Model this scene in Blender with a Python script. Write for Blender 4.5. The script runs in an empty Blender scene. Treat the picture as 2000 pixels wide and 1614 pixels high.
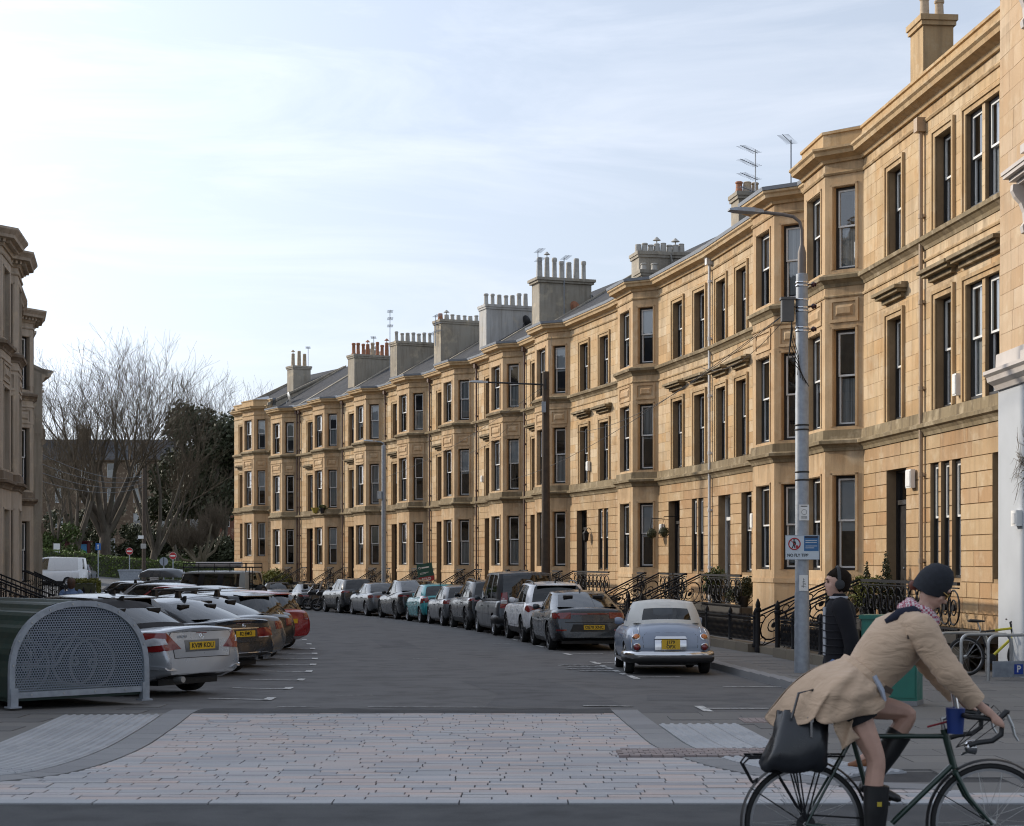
import bpy, bmesh, math, random
from mathutils import Vector, Matrix
from mathutils.bvhtree import BVHTree
R_ = math.radians
rnd = random.Random(7)
scene = bpy.context.scene
COL = scene.collection
# ---------------------------------------------------------------- camera, sky, sun, exposure
cam_d = bpy.data.cameras.new('camera')
cam = bpy.data.objects.new('camera', cam_d)
COL.objects.link(cam)
cam.location = (0, 0, 1.85)
cam.rotation_euler = (R_(90), 0, 0)
cam_d.sensor_width = 36
cam_d.lens = 61.2
cam_d.shift_y = 0.144
cam_d.clip_start = 0.1
cam_d.clip_end = 4000
cam_d.dof.use_dof = True
cam_d.dof.focus_distance = 42
cam_d.dof.aperture_fstop = 7.1
scene.camera = cam
SUN_AZ, SUN_EL = 61.0, 23.0          # degrees left of the view axis, above the horizon
world = bpy.data.worlds.new('World')
scene.world = world
world.use_nodes = True
wn, wl = world.node_tree.nodes, world.node_tree.links
wn.clear()
w_out = wn.new('ShaderNodeOutputWorld')
w_bg = wn.new('ShaderNodeBackground')
w_bg.inputs['Strength'].default_value = 0.10
sky = wn.new('ShaderNodeTexSky')
sky.sky_type = 'NISHITA'
sky.sun_disc = False
sky.sun_elevation = R_(SUN_EL)
sky.sun_rotation = R_(-SUN_AZ)
sky.altitude = 0
sky.air_density = 1.0
sky.dust_density = 1.6
sky.ozone_density = 2.0
# thin cirrus: noise stretched along the wind, thicker towards the horizon
tc = wn.new('ShaderNodeTexCoord')
sep = wn.new('ShaderNodeSeparateXYZ')
wl.new(tc.outputs['Generated'], sep.inputs[0])
mapn = wn.new('ShaderNodeMapping')
mapn.inputs['Scale'].default_value = (1.6, 1.2, 9.0)
mapn.inputs['Rotation'].default_value = (0.0, R_(-9), 0.0)
wl.new(tc.outputs['Generated'], mapn.inputs[0])
n1 = wn.new('ShaderNodeTexNoise')
n1.inputs['Scale'].default_value = 2.6
n1.inputs['Detail'].default_value = 9
n1.inputs['Roughness'].default_value = 0.62
n1.inputs['Distortion'].default_value = 0.7
wl.new(mapn.outputs[0], n1.inputs['Vector'])
cr = wn.new('ShaderNodeMapRange')
cr.inputs[1].default_value = 0.44
cr.inputs[2].default_value = 0.74
cr.inputs[3].default_value = 0.0
cr.inputs[4].default_value = 0.32
wl.new(n1.outputs['Fac'], cr.inputs[0])
hz = wn.new('ShaderNodeMapRange')          # veil of high haze by elevation
hz.inputs[1].default_value = 0.0
hz.inputs[2].default_value = 0.42
hz.inputs[3].default_value = 0.74
hz.inputs[4].default_value = 0.56
wl.new(sep.outputs['Z'], hz.inputs[0])
addc = wn.new('ShaderNodeMath')
addc.operation = 'ADD'
addc.use_clamp = True
wl.new(cr.outputs[0], addc.inputs[0])
wl.new(hz.outputs[0], addc.inputs[1])
mixc = wn.new('ShaderNodeMix')
mixc.data_type = 'RGBA'
wl.new(addc.outputs[0], mixc.inputs['Factor'])
wl.new(sky.outputs[0], mixc.inputs[6])
# the veil scatters forward: brighter towards the sun
dt = wn.new('ShaderNodeVectorMath'); dt.operation = 'DOT_PRODUCT'
wl.new(tc.outputs['Generated'], dt.inputs[0])
dt.inputs[1].default_value = (-math.sin(R_(SUN_AZ)) * math.cos(R_(SUN_EL)), math.cos(R_(SUN_AZ)) * math.cos(R_(SUN_EL)), math.sin(R_(SUN_EL)))
prev = dt.outputs['Value']
for op, val in (('MAXIMUM', 0.0), ('POWER', 4.0), ('MULTIPLY', 1.8), ('ADD', 0.82)):
 mm = wn.new('ShaderNodeMath'); mm.operation = op
 wl.new(prev, mm.inputs[0]); mm.inputs[1].default_value = val
 prev = mm.outputs[0]
sc_ = wn.new('ShaderNodeVectorMath'); sc_.operation = 'SCALE'
sc_.inputs[0].default_value = (6.5, 7.1, 8.2)
wl.new(prev, sc_.inputs['Scale'])
wl.new(sc_.outputs[0], mixc.inputs[7])
wl.new(mixc.outputs[2], w_bg.inputs['Color'])
wl.new(w_bg.outputs[0], w_out.inputs['Surface'])
sun_d = bpy.data.lights.new('sun', 'SUN')
sun = bpy.data.objects.new('sun', sun_d)
COL.objects.link(sun)
sun_d.energy = 2.5
sun_d.angle = R_(4)
sun_d.color = (1.0, 0.89, 0.74)
_to = Vector((-math.sin(R_(SUN_AZ)) * math.cos(R_(SUN_EL)), math.cos(R_(SUN_AZ)) * math.cos(R_(SUN_EL)), math.sin(R_(SUN_EL))))
sun.rotation_euler = _to.to_track_quat('Z', 'Y').to_euler()
sun.location = (-60, 60, 60)
scene.view_settings.view_transform = 'Standard'
scene.view_settings.look = 'None'
scene.view_settings.gamma = 1.0
scene.view_settings.use_curve_mapping = False
scene.view_settings.exposure = 0.52
scene.cycles.filter_width = 1.1
scene.cycles.max_bounces = 6
scene.cycles.diffuse_bounces = 3
scene.cycles.glossy_bounces = 3
scene.cycles.transmission_bounces = 4
scene.cycles.transparent_max_bounces = 10
scene.cycles.caustics_reflective = False
scene.cycles.caustics_refractive = False
# ---------------------------------------------------------------- helpers
def link(o, parent=None):
 COL.objects.link(o)
 if parent is not None:
  o.parent = parent
 return o
def tag(o, label=None, cat=None, group=None, kind=None):
 if label: o['label'] = label
 if cat: o['category'] = cat
 if group: o['group'] = group
 if kind: o['kind'] = kind
 return o
def thing(name, label, cat, loc=(0, 0, 0), rz=0.0, group=None, parent=None):
 o = bpy.data.objects.new(name, None)
 o.empty_display_size = 0.2
 link(o)
 o.location = loc
 o.rotation_euler = (0, 0, rz)
 return tag(o, label, cat, group)
def copy_tree(o, parent=None):
 c = o.copy()
 COL.objects.link(c)
 if parent is not None:
  c.parent = parent
 for ch in list(o.children):
  copy_tree(ch, c)
 return c
def obj(name, mesh, parent=None, loc=None, rz=None, scale=None):
 o = bpy.data.objects.new(name, mesh)
 link(o, parent)
 if loc is not None: o.location = loc
 if rz is not None: o.rotation_euler = (0, 0, rz)
 if scale is not None: o.scale = scale
 return o
class MB:
 """collects faces, then becomes one mesh"""
 def __init__(self):
  self.v, self.f, self.m = [], [], []
  self.T = None
  self.mi = 0
 def add(self, vs, fs):
  b = len(self.v)
  if self.T is not None:
   vs = [self.T @ Vector(p) for p in vs]
  self.v.extend([tuple(p) for p in vs])
  for f in fs:
   self.f.append(tuple(b + i for i in f))
   self.m.append(self.mi)
 def quad(self, a, b, c, d):
  self.add([a, b, c, d], [(0, 1, 2, 3)])
 def box(self, c, s, rz=0.0, rx=0.0, ry=0.0, taper=1.0):
  hx, hy, hz = s[0] / 2, s[1] / 2, s[2] / 2
  vs = []
  for z, k in ((-hz, 1.0), (hz, taper)):
   for x, y in ((-hx, -hy), (hx, -hy), (hx, hy), (-hx, hy)):
    vs.append(Vector((x * k, y * k, z)))
  if rx or ry or rz:
   M = Matrix.Rotation(rz, 3, 'Z') @ Matrix.Rotation(ry, 3, 'Y') @ Matrix.Rotation(rx, 3, 'X')
   vs = [M @ p for p in vs]
  c = Vector(c)
  self.add([p + c for p in vs], [(0, 3, 2, 1), (4, 5, 6, 7), (0, 1, 5, 4), (1, 2, 6, 5), (2, 3, 7, 6), (3, 0, 4, 7)])
 def bx(self, x0, x1, y0, y1, z0, z1):
  self.box(((x0 + x1) / 2, (y0 + y1) / 2, (z0 + z1) / 2), (abs(x1 - x0), abs(y1 - y0), abs(z1 - z0)))
 def tube(self, pts, r, n=8, caps=True, closed=False, squash=None):
  pts = [Vector(p) for p in pts]
  if not hasattr(r, '__len__'): r = [r] * len(pts)
  N = len(pts)
  vs = []
  up = None
  for i, p in enumerate(pts):
   if closed:
    d = pts[(i + 1) % N] - pts[i - 1]
   else:
    d = pts[min(i + 1, N - 1)] - pts[max(i - 1, 0)]
   if d.length < 1e-9: d = Vector((0, 0, 1))
   d.normalize()
   if up is None:
    up = Vector((0, 0, 1)) if abs(d.z) < 0.9 else Vector((1, 0, 0))
   a = d.cross(up)
   if a.length < 1e-6: a = d.cross(Vector((0, 1, 0)))
   a.normalize()
   up = a.cross(d).normalized()
   for k in range(n):
    t = 2 * math.pi * k / n
    q = a * math.cos(t) + up * math.sin(t) * (squash or 1.0)
    vs.append(p + q * r[i])
  fs = []
  M = N if closed else N - 1
  for i in range(M):
   j = (i + 1) % N
   for k in range(n):
    l = (k + 1) % n
    fs.append((i * n + k, i * n + l, j * n + l, j * n + k))
  if caps and not closed:
   fs.append(tuple(range(n - 1, -1, -1)))
   fs.append(tuple((N - 1) * n + k for k in range(n)))
  self.add(vs, fs)
 def ring(self, c, R, r, axis='y', n=16, m=6, flat=1.0):
  c = Vector(c)
  pts = []
  for k in range(n):
   t = 2 * math.pi * k / n
   a, b = math.cos(t) * R, math.sin(t) * R
   pts.append(c + {'x': Vector((0, a, b)), 'y': Vector((a, 0, b)), 'z': Vector((a, b, 0))}[axis])
  self.tube(pts, r, m, closed=True)
 def lathe(self, prof, c=(0, 0, 0), n=16, axis='z', caps=True):
  c = Vector(c)
  vs, fs = [], []
  for (r, h) in prof:
   for k in range(n):
    t = 2 * math.pi * k / n
    a, b = r * math.cos(t), r * math.sin(t)
    vs.append(c + {'z': Vector((a, b, h)), 'y': Vector((b, h, a)), 'x': Vector((h, a, b))}[axis])
  P = len(prof)
  for i in range(P - 1):
   for k in range(n):
    l = (k + 1) % n
    fs.append((i * n + k, i * n + l, (i + 1) * n + l, (i + 1) * n + k))
  if caps:
   fs.append(tuple(range(n - 1, -1, -1)))
   fs.append(tuple((P - 1) * n + k for k in range(n)))
  self.add(vs, fs)
 def prism(self, poly, y0, y1, plane='xz'):
  """polygon extruded along the third axis"""
  n = len(poly)
  if plane == 'xz':
   vs = [(a, y0, b) for a, b in poly] + [(a, y1, b) for a, b in poly]
  elif plane == 'yz':
   vs = [(y0, a, b) for a, b in poly] + [(y1, a, b) for a, b in poly]
  else:
   vs = [(a, b, y0) for a, b in poly] + [(a, b, y1) for a, b in poly]
  fs = [tuple(range(n)), tuple(range(2 * n - 1, n - 1, -1))]
  for i in range(n):
   j = (i + 1) % n
   fs.append((i, i + n, j + n, j))
  self.add(vs, fs)
 def loft(self, rings, closed=True, caps=True):
  n = len(rings[0])
  vs = [p for r in rings for p in r]
  fs = []
  for i in range(len(rings) - 1):
   for k in range(n if closed else n - 1):
    l = (k + 1) % n
    fs.append((i * n + k, i * n + l, (i + 1) * n + l, (i + 1) * n + k))
  if caps:
   fs.append(tuple(range(n - 1, -1, -1)))
   fs.append(tuple((len(rings) - 1) * n + k for k in range(n)))
  self.add(vs, fs)
 def mesh(self, name, mats, smooth=None, fix=False):
  me = bpy.data.meshes.new(name)
  me.from_pydata(self.v, [], self.f)
  if not isinstance(mats, (list, tuple)): mats = [mats]
  for m in mats: me.materials.append(m)
  if len(mats) > 1:
   me.polygons.foreach_set('material_index', self.m)
  if fix:
   bm = bmesh.new(); bm.from_mesh(me)
   bmesh.ops.recalc_face_normals(bm, faces=bm.faces)
   bm.to_mesh(me); bm.free()
  if smooth is not None:
   me.polygons.foreach_set('use_smooth', [True] * len(me.polygons))
   me.set_sharp_from_angle(angle=R_(smooth))
  me.update()
  return me
 def build(self, name, mats, parent=None, smooth=None, fix=False, loc=None, rz=None):
  return obj(name, self.mesh(name, mats, smooth, fix), parent, loc, rz)
def lerp(a, b, t): return a + (b - a) * t
def sstep(a, b, x):
 t = max(0.0, min(1.0, (x - a) / (b - a)))
 return t * t * (3 - 2 * t)
def interp(tab, x):
 if x <= tab[0][0]: return tab[0][1]
 for (x0, y0), (x1, y1) in zip(tab, tab[1:]):
  if x <= x1: return lerp(y0, y1, (x - x0) / (x1 - x0))
 return tab[-1][1]
def smooth_interp(tab, x):
 """Catmull-Rom through the table"""
 n = len(tab)
 if x <= tab[0][0]: return tab[0][1]
 if x >= tab[-1][0]: return tab[-1][1]
 for i in range(n - 1):
  if x <= tab[i + 1][0]:
   x0, y0 = tab[i]; x1, y1 = tab[i + 1]
   h = x1 - x0; t = (x - x0) / h
   m0 = (y1 - tab[i - 1][1]) / (x1 - tab[i - 1][0]) if i > 0 else (y1 - y0) / h
   m1 = (tab[i + 2][1] - y0) / (tab[i + 2][0] - x0) if i + 2 < n else (y1 - y0) / h
   t2, t3 = t * t, t * t * t
   return (2*t3-3*t2+1)*y0 + (t3-2*t2+t)*h*m0 + (-2*t3+3*t2)*y1 + (t3-t2)*h*m1
 return tab[-1][1]
# the crescent: everything along the street is concentric about CX, CY
CX, CY, RF = -172.55, 20.5, 181.66
def pol(R, v):
 a = v / RF
 return Vector((CX + R * math.cos(a), CY + R * math.sin(a), 0))
def polY(R, Y):
 return Vector((CX + math.sqrt(R * R - (Y - CY) ** 2), Y, 0))
GZ = [(-50, 0.0), (15, 0.0), (22, -0.07), (31, -0.25), (43, -0.38), (57, -0.44), (70, -0.52), (85, -0.60), (100, -0.62), (4000, -0.62)]
def zg(Y): return interp(GZ, Y)
def zp(Y): return zg(Y) + 0.12 * sstep(20.5, 26, Y) + 0.004      # top of the footways
def text_mesh(txt, size, mat, depth=0.002, align='CENTER', spacing=1.0):
 cu = bpy.data.curves.new('lettering', 'FONT')
 cu.body = txt; cu.size = size; cu.extrude = depth; cu.align_x = align; cu.align_y = 'CENTER'
 cu.space_character = spacing
 cu.resolution_u = 3; cu.offset = size * .025
 to = bpy.data.objects.new('lettering', cu)
 COL.objects.link(to)
 dg = bpy.context.evaluated_depsgraph_get()
 me = bpy.data.meshes.new_from_object(to.evaluated_get(dg))
 bpy.data.objects.remove(to); bpy.data.curves.remove(cu)
 me.materials.clear(); me.materials.append(mat)
 return me
def text_to(name, txt, size, mat, parent, M, depth=0.002, align='CENTER', spacing=1.0, sx=1.0):
 """lettering: text lies in local x-y, placed by matrix M (parent space)"""
 me = text_mesh(txt, size, mat, depth, align, spacing)
 me.transform(M @ Matrix.Diagonal((sx, 1, 1, 1)))
 return obj(name, me, parent)
# ---------------------------------------------------------------- materials
class NT:
 def __init__(self, name):
  self.m = bpy.data.materials.new(name)
  self.m.use_nodes = True
  self.t = self.m.node_tree
  self.t.nodes.clear()
  self.out = self.n('ShaderNodeOutputMaterial')
  self.b = self.n('ShaderNodeBsdfPrincipled')
  self.l(self.b.outputs[0], self.out.inputs['Surface'])
 def n(self, kind, **kw):
  x = self.t.nodes.new(kind)
  for k, v in kw.items(): setattr(x, k, v)
  return x
 def l(self, a, b): self.t.links.new(a, b)
 def pos(self):
  return self.n('ShaderNodeNewGeometry').outputs['Position']
 def ocoord(self):
  return self.n('ShaderNodeTexCoord').outputs['Object']
 def noise(self, vec, scale, detail=4, rough=0.55, stretch=None, dist=0.0):
  if stretch:
   mp = self.n('ShaderNodeMapping')
   mp.inputs['Scale'].default_value = stretch
   self.l(vec, mp.inputs[0]); vec = mp.outputs[0]
  x = self.n('ShaderNodeTexNoise')
  x.inputs['Scale'].default_value = scale
  x.inputs['Detail'].default_value = detail
  x.inputs['Roughness'].default_value = rough
  x.inputs['Distortion'].default_value = dist
  self.l(vec, x.inputs['Vector'])
  return x.outputs['Fac']
 def rng(self, f, a, b, c, d):
  x = self.n('ShaderNodeMapRange')
  self.l(f, x.inputs[0])
  for i, v in enumerate((a, b, c, d)): x.inputs[i + 1].default_value = v
  return x.outputs[0]
 def ramp(self, f, stops):
  x = self.n('ShaderNodeValToRGB')
  e = x.color_ramp.elements
  while len(e) < len(stops): e.new(0.5)
  for s, (p, c) in zip(e, stops):
   s.position = p; s.color = (*c, 1)
  self.l(f, x.inputs[0])
  return x.outputs[0]
 def mix(self, f, a, b, blend='MIX'):
  x = self.n('ShaderNodeMix', data_type='RGBA', blend_type=blend)
  if hasattr(f, 'links') or hasattr(f, 'is_linked'): self.l(f, x.inputs['Factor'])
  else: x.inputs['Factor'].default_value = f
  for s, v in ((6, a), (7, b)):
   if isinstance(v, (tuple, list)): x.inputs[s].default_value = (*v[:3], 1)
   else: self.l(v, x.inputs[s])
  return x.outputs[2]
 def mul(self, a, b, op='MULTIPLY'):
  x = self.n('ShaderNodeMath', operation=op)
  for i, v in enumerate((a, b)):
   if isinstance(v, (int, float)): x.inputs[i].default_value = v
   else: self.l(v, x.inputs[i])
  return x.outputs[0]
 def rand(self):
  return self.n('ShaderNodeObjectInfo').outputs['Random']
 def bump(self, h, strength=0.3, dist=0.01):
  x = self.n('ShaderNodeBump')
  x.inputs['Strength'].default_value = strength
  x.inputs['Distance'].default_value = dist
  self.l(h, x.inputs['Height'])
  self.l(x.outputs[0], self.b.inputs['Normal'])
 def color(self, c):
  if isinstance(c, (tuple, list)): self.b.inputs['Base Color'].default_value = (*c[:3], 1)
  else: self.l(c, self.b.inputs['Base Color'])
 def set(self, **kw):
  for k, v in kw.items():
   k = {'rough': 'Roughness', 'metal': 'Metallic', 'coat': 'Coat Weight', 'coatr': 'Coat Roughness', 'spec': 'Specular IOR Level', 'sheen': 'Sheen Weight', 'ior': 'IOR'}[k]
   if isinstance(v, (int, float)): self.b.inputs[k].default_value = v
   else: self.l(v, self.b.inputs[k])
def plain(name, c, rough=0.6, metal=0.0, vary=0.12, scale=6.0, spec=0.5, bump=0.0, coat=0.0):
 t = NT(name)
 f = t.noise(t.ocoord(), scale, 5, 0.6)
 d = t.rng(f, 0.3, 0.7, 1 - vary, 1 + vary)
 g = t.n('ShaderNodeVectorMath', operation='SCALE')
 g.inputs[0].default_value = c[:3]
 t.l(d, g.inputs['Scale'])
 t.l(g.outputs[0], t.b.inputs['Base Color'])
 t.set(rough=t.rng(f, 0.3, 0.7, max(0, rough - 0.08), min(1, rough + 0.08)), metal=metal, spec=spec, coat=coat)
 if bump: t.bump(t.noise(t.ocoord(), scale * 12, 3), bump, 0.004)
 return t.m
def stone(name, tones, grime=0.35, rust=0.25, vary=True):
 t = NT(name)
 P = t.pos()
 base = t.ramp(t.rand() if vary else t.noise(P, 0.9, 3), [(i / (len(tones) - 1), c) for i, c in enumerate(tones)])
 big = t.noise(P, 0.55, 6, 0.6)
 c = t.mix(t.rng(big, 0.35, 0.7, 0.0, 0.55), base, (tones[0][0] * 0.74, tones[0][1] * 0.67, tones[0][2] * 0.58))
 orange = t.noise(P, 1.3, 5, 0.65, (1, 1, 0.8))
 c = t.mix(t.rng(orange, 0.53, 0.70, 0.0, rust), c, (0.44, 0.23, 0.085))
 streak = t.noise(P, 1.0, 6, 0.65, (5.0, 5.0, 0.45))
 c = t.mix(t.rng(streak, 0.47, 0.74, 0.0, grime), c, (0.10, 0.075, 0.05))
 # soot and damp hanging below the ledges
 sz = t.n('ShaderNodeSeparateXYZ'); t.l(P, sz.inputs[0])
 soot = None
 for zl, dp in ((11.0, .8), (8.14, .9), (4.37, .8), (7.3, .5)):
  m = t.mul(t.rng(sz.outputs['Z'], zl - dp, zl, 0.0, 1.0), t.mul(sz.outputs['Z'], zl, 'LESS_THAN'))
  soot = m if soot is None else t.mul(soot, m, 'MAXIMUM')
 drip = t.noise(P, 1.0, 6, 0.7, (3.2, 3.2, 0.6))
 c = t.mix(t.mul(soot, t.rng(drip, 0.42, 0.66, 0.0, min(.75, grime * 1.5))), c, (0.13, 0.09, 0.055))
 pale = t.noise(P, 2.1, 4, 0.6)
 c = t.mix(t.rng(pale, 0.54, 0.70, 0.0, 0.42), c, (0.66, 0.55, 0.39))
 fine = t.noise(P, 38, 4, 0.7)
 c = t.mix(t.rng(fine, 0.3, 0.7, 0.12, 0.0), c, (0.12, 0.09, 0.06))
 t.color(c)
 t.set(rough=0.92, spec=0.2)
 t.bump(t.noise(P, 22, 5, 0.7), 0.35, 0.012)
 return t.m
TONES = [(0.58, 0.42, 0.245), (0.68, 0.53, 0.345), (0.50, 0.335, 0.18), (0.64, 0.48, 0.29), (0.63, 0.42, 0.22), (0.72, 0.58, 0.40), (0.57, 0.44, 0.29), (0.66, 0.50, 0.31)]
M = {}
M['ashlar'] = stone('sandstone_ashlar', TONES, 0.36, 0.5)
M['rustic'] = stone('sandstone_rusticated', [(0.50, 0.345, 0.195), (0.56, 0.41, 0.245), (0.47, 0.29, 0.155), (0.53, 0.385, 0.24)], 0.25, 0.25)
M['trim'] = stone('sandstone_trim', [(0.52, 0.365, 0.20), (0.57, 0.42, 0.25)], 0.45, 0.3)
M['bay'] = stone('sandstone_bay', [(0.561, 0.386, 0.226), (0.647, 0.479, 0.297), (0.610, 0.436, 0.259)], 0.35, 0.3)
M['joint'] = plain('stone_joint', (0.30, 0.21, 0.125), 0.95, spec=0.1)
M['sooty'] = stone('weathered_course', [(0.235, 0.185, 0.115), (0.31, 0.25, 0.155)], 0.8, 0.05)
M['chimney'] = stone('chimney_stone', [(0.36, 0.33, 0.275), (0.44, 0.405, 0.345)], 0.5, 0.05)
M['chimney_pale'] = stone('chimney_render', [(0.56, 0.56, 0.55), (0.50, 0.50, 0.49)], 0.5, 0.0)
M['left_stone'] = stone('grey_sandstone', [(0.48, 0.42, 0.345), (0.54, 0.475, 0.395), (0.44, 0.385, 0.315)], 0.4, 0.03)
M['far_stone'] = stone('dark_sandstone', [(0.15, 0.105, 0.075), (0.18, 0.13, 0.095)], 0.5, 0.0)
M['pink_stone'] = stone('pink_sandstone', [(0.60, 0.45, 0.30), (0.52, 0.36, 0.22), (0.63, 0.50, 0.36), (0.56, 0.40, 0.25), (0.62, 0.49, 0.36)], 0.2, 0.2)
M['white_wall'] = plain('white_painted_wall', (0.43, 0.455, 0.485), 0.7, vary=0.05, scale=1.5, bump=0.1)
M['grey_trim'] = plain('grey_painted_trim', (0.50, 0.46, 0.43), 0.75, vary=0.1, scale=2)
M['lead'] = plain('lead_sheet', (0.22, 0.24, 0.27), 0.55, 0.2)
def slates():
 t = NT('roof_slate')
 br = t.n('ShaderNodeTexBrick')
 br.inputs['Scale'].default_value = 3.2
 br.inputs['Mortar Size'].default_value = 0.02
 br.inputs['Color1'].default_value = (0.06, 0.063, 0.072, 1)
 br.inputs['Color2'].default_value = (0.038, 0.040, 0.046, 1)
 br.inputs['Mortar'].default_value = (0.02, 0.02, 0.022, 1)
 t.l(t.n('ShaderNodeTexCoord').outputs['UV'], br.inputs['Vector'])
 c = t.mix(t.rng(t.noise(t.pos(), 1.2, 5), 0.4, 0.7, 0, 0.4), br.outputs[0], (0.10, 0.095, 0.085))
 t.color(c); t.set(rough=0.8, spec=0.15)
 t.bump(br.outputs['Fac'], 0.5, 0.01)
 return t.m
M['slate'] = slates()
M['pot'] = plain('clay_pot', (0.46, 0.36, 0.25), 0.85, vary=0.25)
M['pot_red'] = plain('red_clay_pot', (0.36, 0.16, 0.09), 0.85, vary=0.25)
M['pot_grey'] = plain('pale_clay_pot', (0.42, 0.40, 0.36), 0.85, vary=0.2)
M['iron'] = plain('black_cast_iron', (0.010, 0.010, 0.012), 0.6, vary=0.25, spec=.22)
M['pipe_red'] = plain('brown_downpipe', (0.11, 0.065, 0.05), 0.6)
M['pipe_white'] = plain('pale_downpipe', (0.62, 0.62, 0.62), 0.5)
M['pipe_buff'] = plain('buff_downpipe', (0.40, 0.29, 0.19), 0.6)
M['white_paint'] = plain('white_joinery', (0.76, 0.76, 0.74), 0.45, vary=0.05)
M['black_paint'] = plain('black_joinery', (0.016, 0.015, 0.015), 0.45)
M['door_dark'] = plain('dark_door', (0.014, 0.012, 0.012), 0.4)
M['door_red'] = plain('brown_door', (0.11, 0.04, 0.025), 0.45)
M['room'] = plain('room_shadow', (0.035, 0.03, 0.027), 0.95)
M['blind'] = plain('roller_blind', (0.80, 0.80, 0.79), 0.85, vary=0.03)
M['blind_buff'] = plain('buff_blind', (0.50, 0.47, 0.38), 0.85, vary=0.03)
def curtain():
 t = NT('net_curtain')
 f = t.noise(t.ocoord(), 9.0, 2, 0.5, (3.0, 3.0, 0.04))
 t.color(t.ramp(f, [(0.3, (0.20, 0.20, 0.19)), (0.7, (0.62, 0.62, 0.60))]))
 t.set(rough=0.9)
 return t.m
M['curtain'] = curtain()
def glass(name, tint, refl=1.0, rough=0.02, wobble=.06, add=.04):
 t = NT(name)
 t.t.nodes.remove(t.b)
 tr = t.n('ShaderNodeBsdfTransparent'); tr.inputs[0].default_value = (*tint, 1)
 gl = t.n('ShaderNodeBsdfGlossy'); gl.inputs['Roughness'].default_value = rough
 gl.inputs['Color'].default_value = (refl, refl, refl, 1)
 fr = t.n('ShaderNodeFresnel'); fr.inputs['IOR'].default_value = 1.52
 wob = t.n('ShaderNodeBump'); wob.inputs['Strength'].default_value = wobble; wob.inputs['Distance'].default_value = 0.02
 t.l(t.noise(t.pos(), 2.2, 2), wob.inputs['Height'])
 t.l(wob.outputs[0], gl.inputs['Normal'])
 k = t.mul(fr.outputs[0], 1.0, 'MULTIPLY')
 k2 = t.mul(k, add, 'ADD')
 mx = t.n('ShaderNodeMixShader')
 t.l(k2, mx.inputs[0]); t.l(tr.outputs[0], mx.inputs[1]); t.l(gl.outputs[0], mx.inputs[2])
 t.l(mx.outputs[0], t.out.inputs['Surface'])
 return t.m
M['pane'] = glass('window_glass', (0.84, 0.87, 0.88), 1.0, .02, .06, .09)
M['car_glass'] = glass('car_glass', (0.30, 0.33, 0.34), .85, .03, 0)
M['car_glass_dark'] = glass('privacy_glass', (0.07, 0.075, 0.08), .8, .03, 0)
# ground
def asphalt(name, c, agg=0.5, patch=0.3):
 t = NT(name)
 P = t.pos()
 f = t.noise(P, 90, 3, 0.8)
 big = t.noise(P, 0.22, 6, 0.62, (1.0, 0.5, 1.0))
 mid = t.noise(P, 1.7, 5, 0.6)
 a = t.mix(t.rng(f, 0.35, 0.7, 0.0, agg), c, tuple(min(1, x * 2.1 + 0.01) for x in c))
 a = t.mix(t.rng(big, 0.4, 0.65, 0.0, patch), a, tuple(x * 1.45 for x in c))
 a = t.mix(t.rng(mid, 0.5, 0.72, 0.0, 0.5), a, tuple(x * 0.6 for x in c))
 v = t.n('ShaderNodeTexVoronoi'); v.inputs['Scale'].default_value = 3.2
 t.l(P, v.inputs['Vector'])
 a = t.mix(t.rng(v.outputs['Distance'], 0.0, 0.035, 0.75, 0.0), a, (0.012, 0.011, 0.01))
 t.color(a); t.set(rough=t.rng(mid, 0.3, 0.7, 0.72, 0.9), spec=0.35)
 t.bump(f, 0.5, 0.006)
 return t.m
M['asphalt'] = asphalt('asphalt_main_road', (0.042, 0.044, 0.047), 0.35, 0.2)
M['street'] = asphalt('asphalt_street', (0.084, 0.083, 0.083), 0.4, 0.6)
M['dark_asphalt'] = asphalt('asphalt_new_strip', (0.034, 0.034, 0.036), 0.45, 0.1)
def pavers(name, tones, rough=0.75):
 t = NT(name)
 P = t.pos()
 c = t.ramp(t.rand(), [(i / (len(tones) - 1), k) for i, k in enumerate(tones)])
 c = t.mix(t.rng(t.noise(P, 0.6, 6), 0.4, 0.7, 0, 0.28), c, tuple(x * 0.62 for x in tones[0]))
 c = t.mix(t.rng(t.noise(P, 60, 3, 0.8), 0.4, 0.7, 0, 0.25), c, tuple(x * 0.5 for x in tones[0]))
 v = t.n('ShaderNodeTexVoronoi'); v.inputs['Scale'].default_value = 2.6
 t.l(P, v.inputs['Vector'])
 c = t.mix(t.rng(v.outputs['Distance'], 0.0, 0.03, 0.8, 0.0), c, (0.02, 0.018, 0.016))
 t.color(c); t.set(rough=rough, spec=0.35)
 t.bump(t.noise(P, 70, 3), 0.25, 0.004)
 return t.m
M['paver'] = pavers('crossing_paver', [(0.337, 0.339, 0.350), (0.412, 0.405, 0.410), (0.462, 0.381, 0.350), (0.293, 0.303, 0.326), (0.437, 0.417, 0.410), (0.500, 0.399, 0.356), (0.363, 0.368, 0.386)])
M['slab'] = pavers('footway_slab', [(0.145, 0.14, 0.135), (0.165, 0.16, 0.152), (0.13, 0.127, 0.124), (0.18, 0.172, 0.16)])
M['tactile'] = pavers('tactile_slab', [(0.36, 0.37, 0.385), (0.40, 0.405, 0.415), (0.33, 0.34, 0.355)])
M['kerb'] = pavers('kerb_stone', [(0.230, 0.230, 0.236), (0.265, 0.265, 0.265), (0.207, 0.207, 0.213)])
M['sett'] = pavers('brown_sett', [(0.255, 0.204, 0.196), (0.306, 0.255, 0.238), (0.221, 0.187, 0.187)])
M['wall_base'] = pavers('garden_wall_stone', [(0.16, 0.135, 0.10), (0.20, 0.17, 0.125), (0.13, 0.115, 0.085)])
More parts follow.
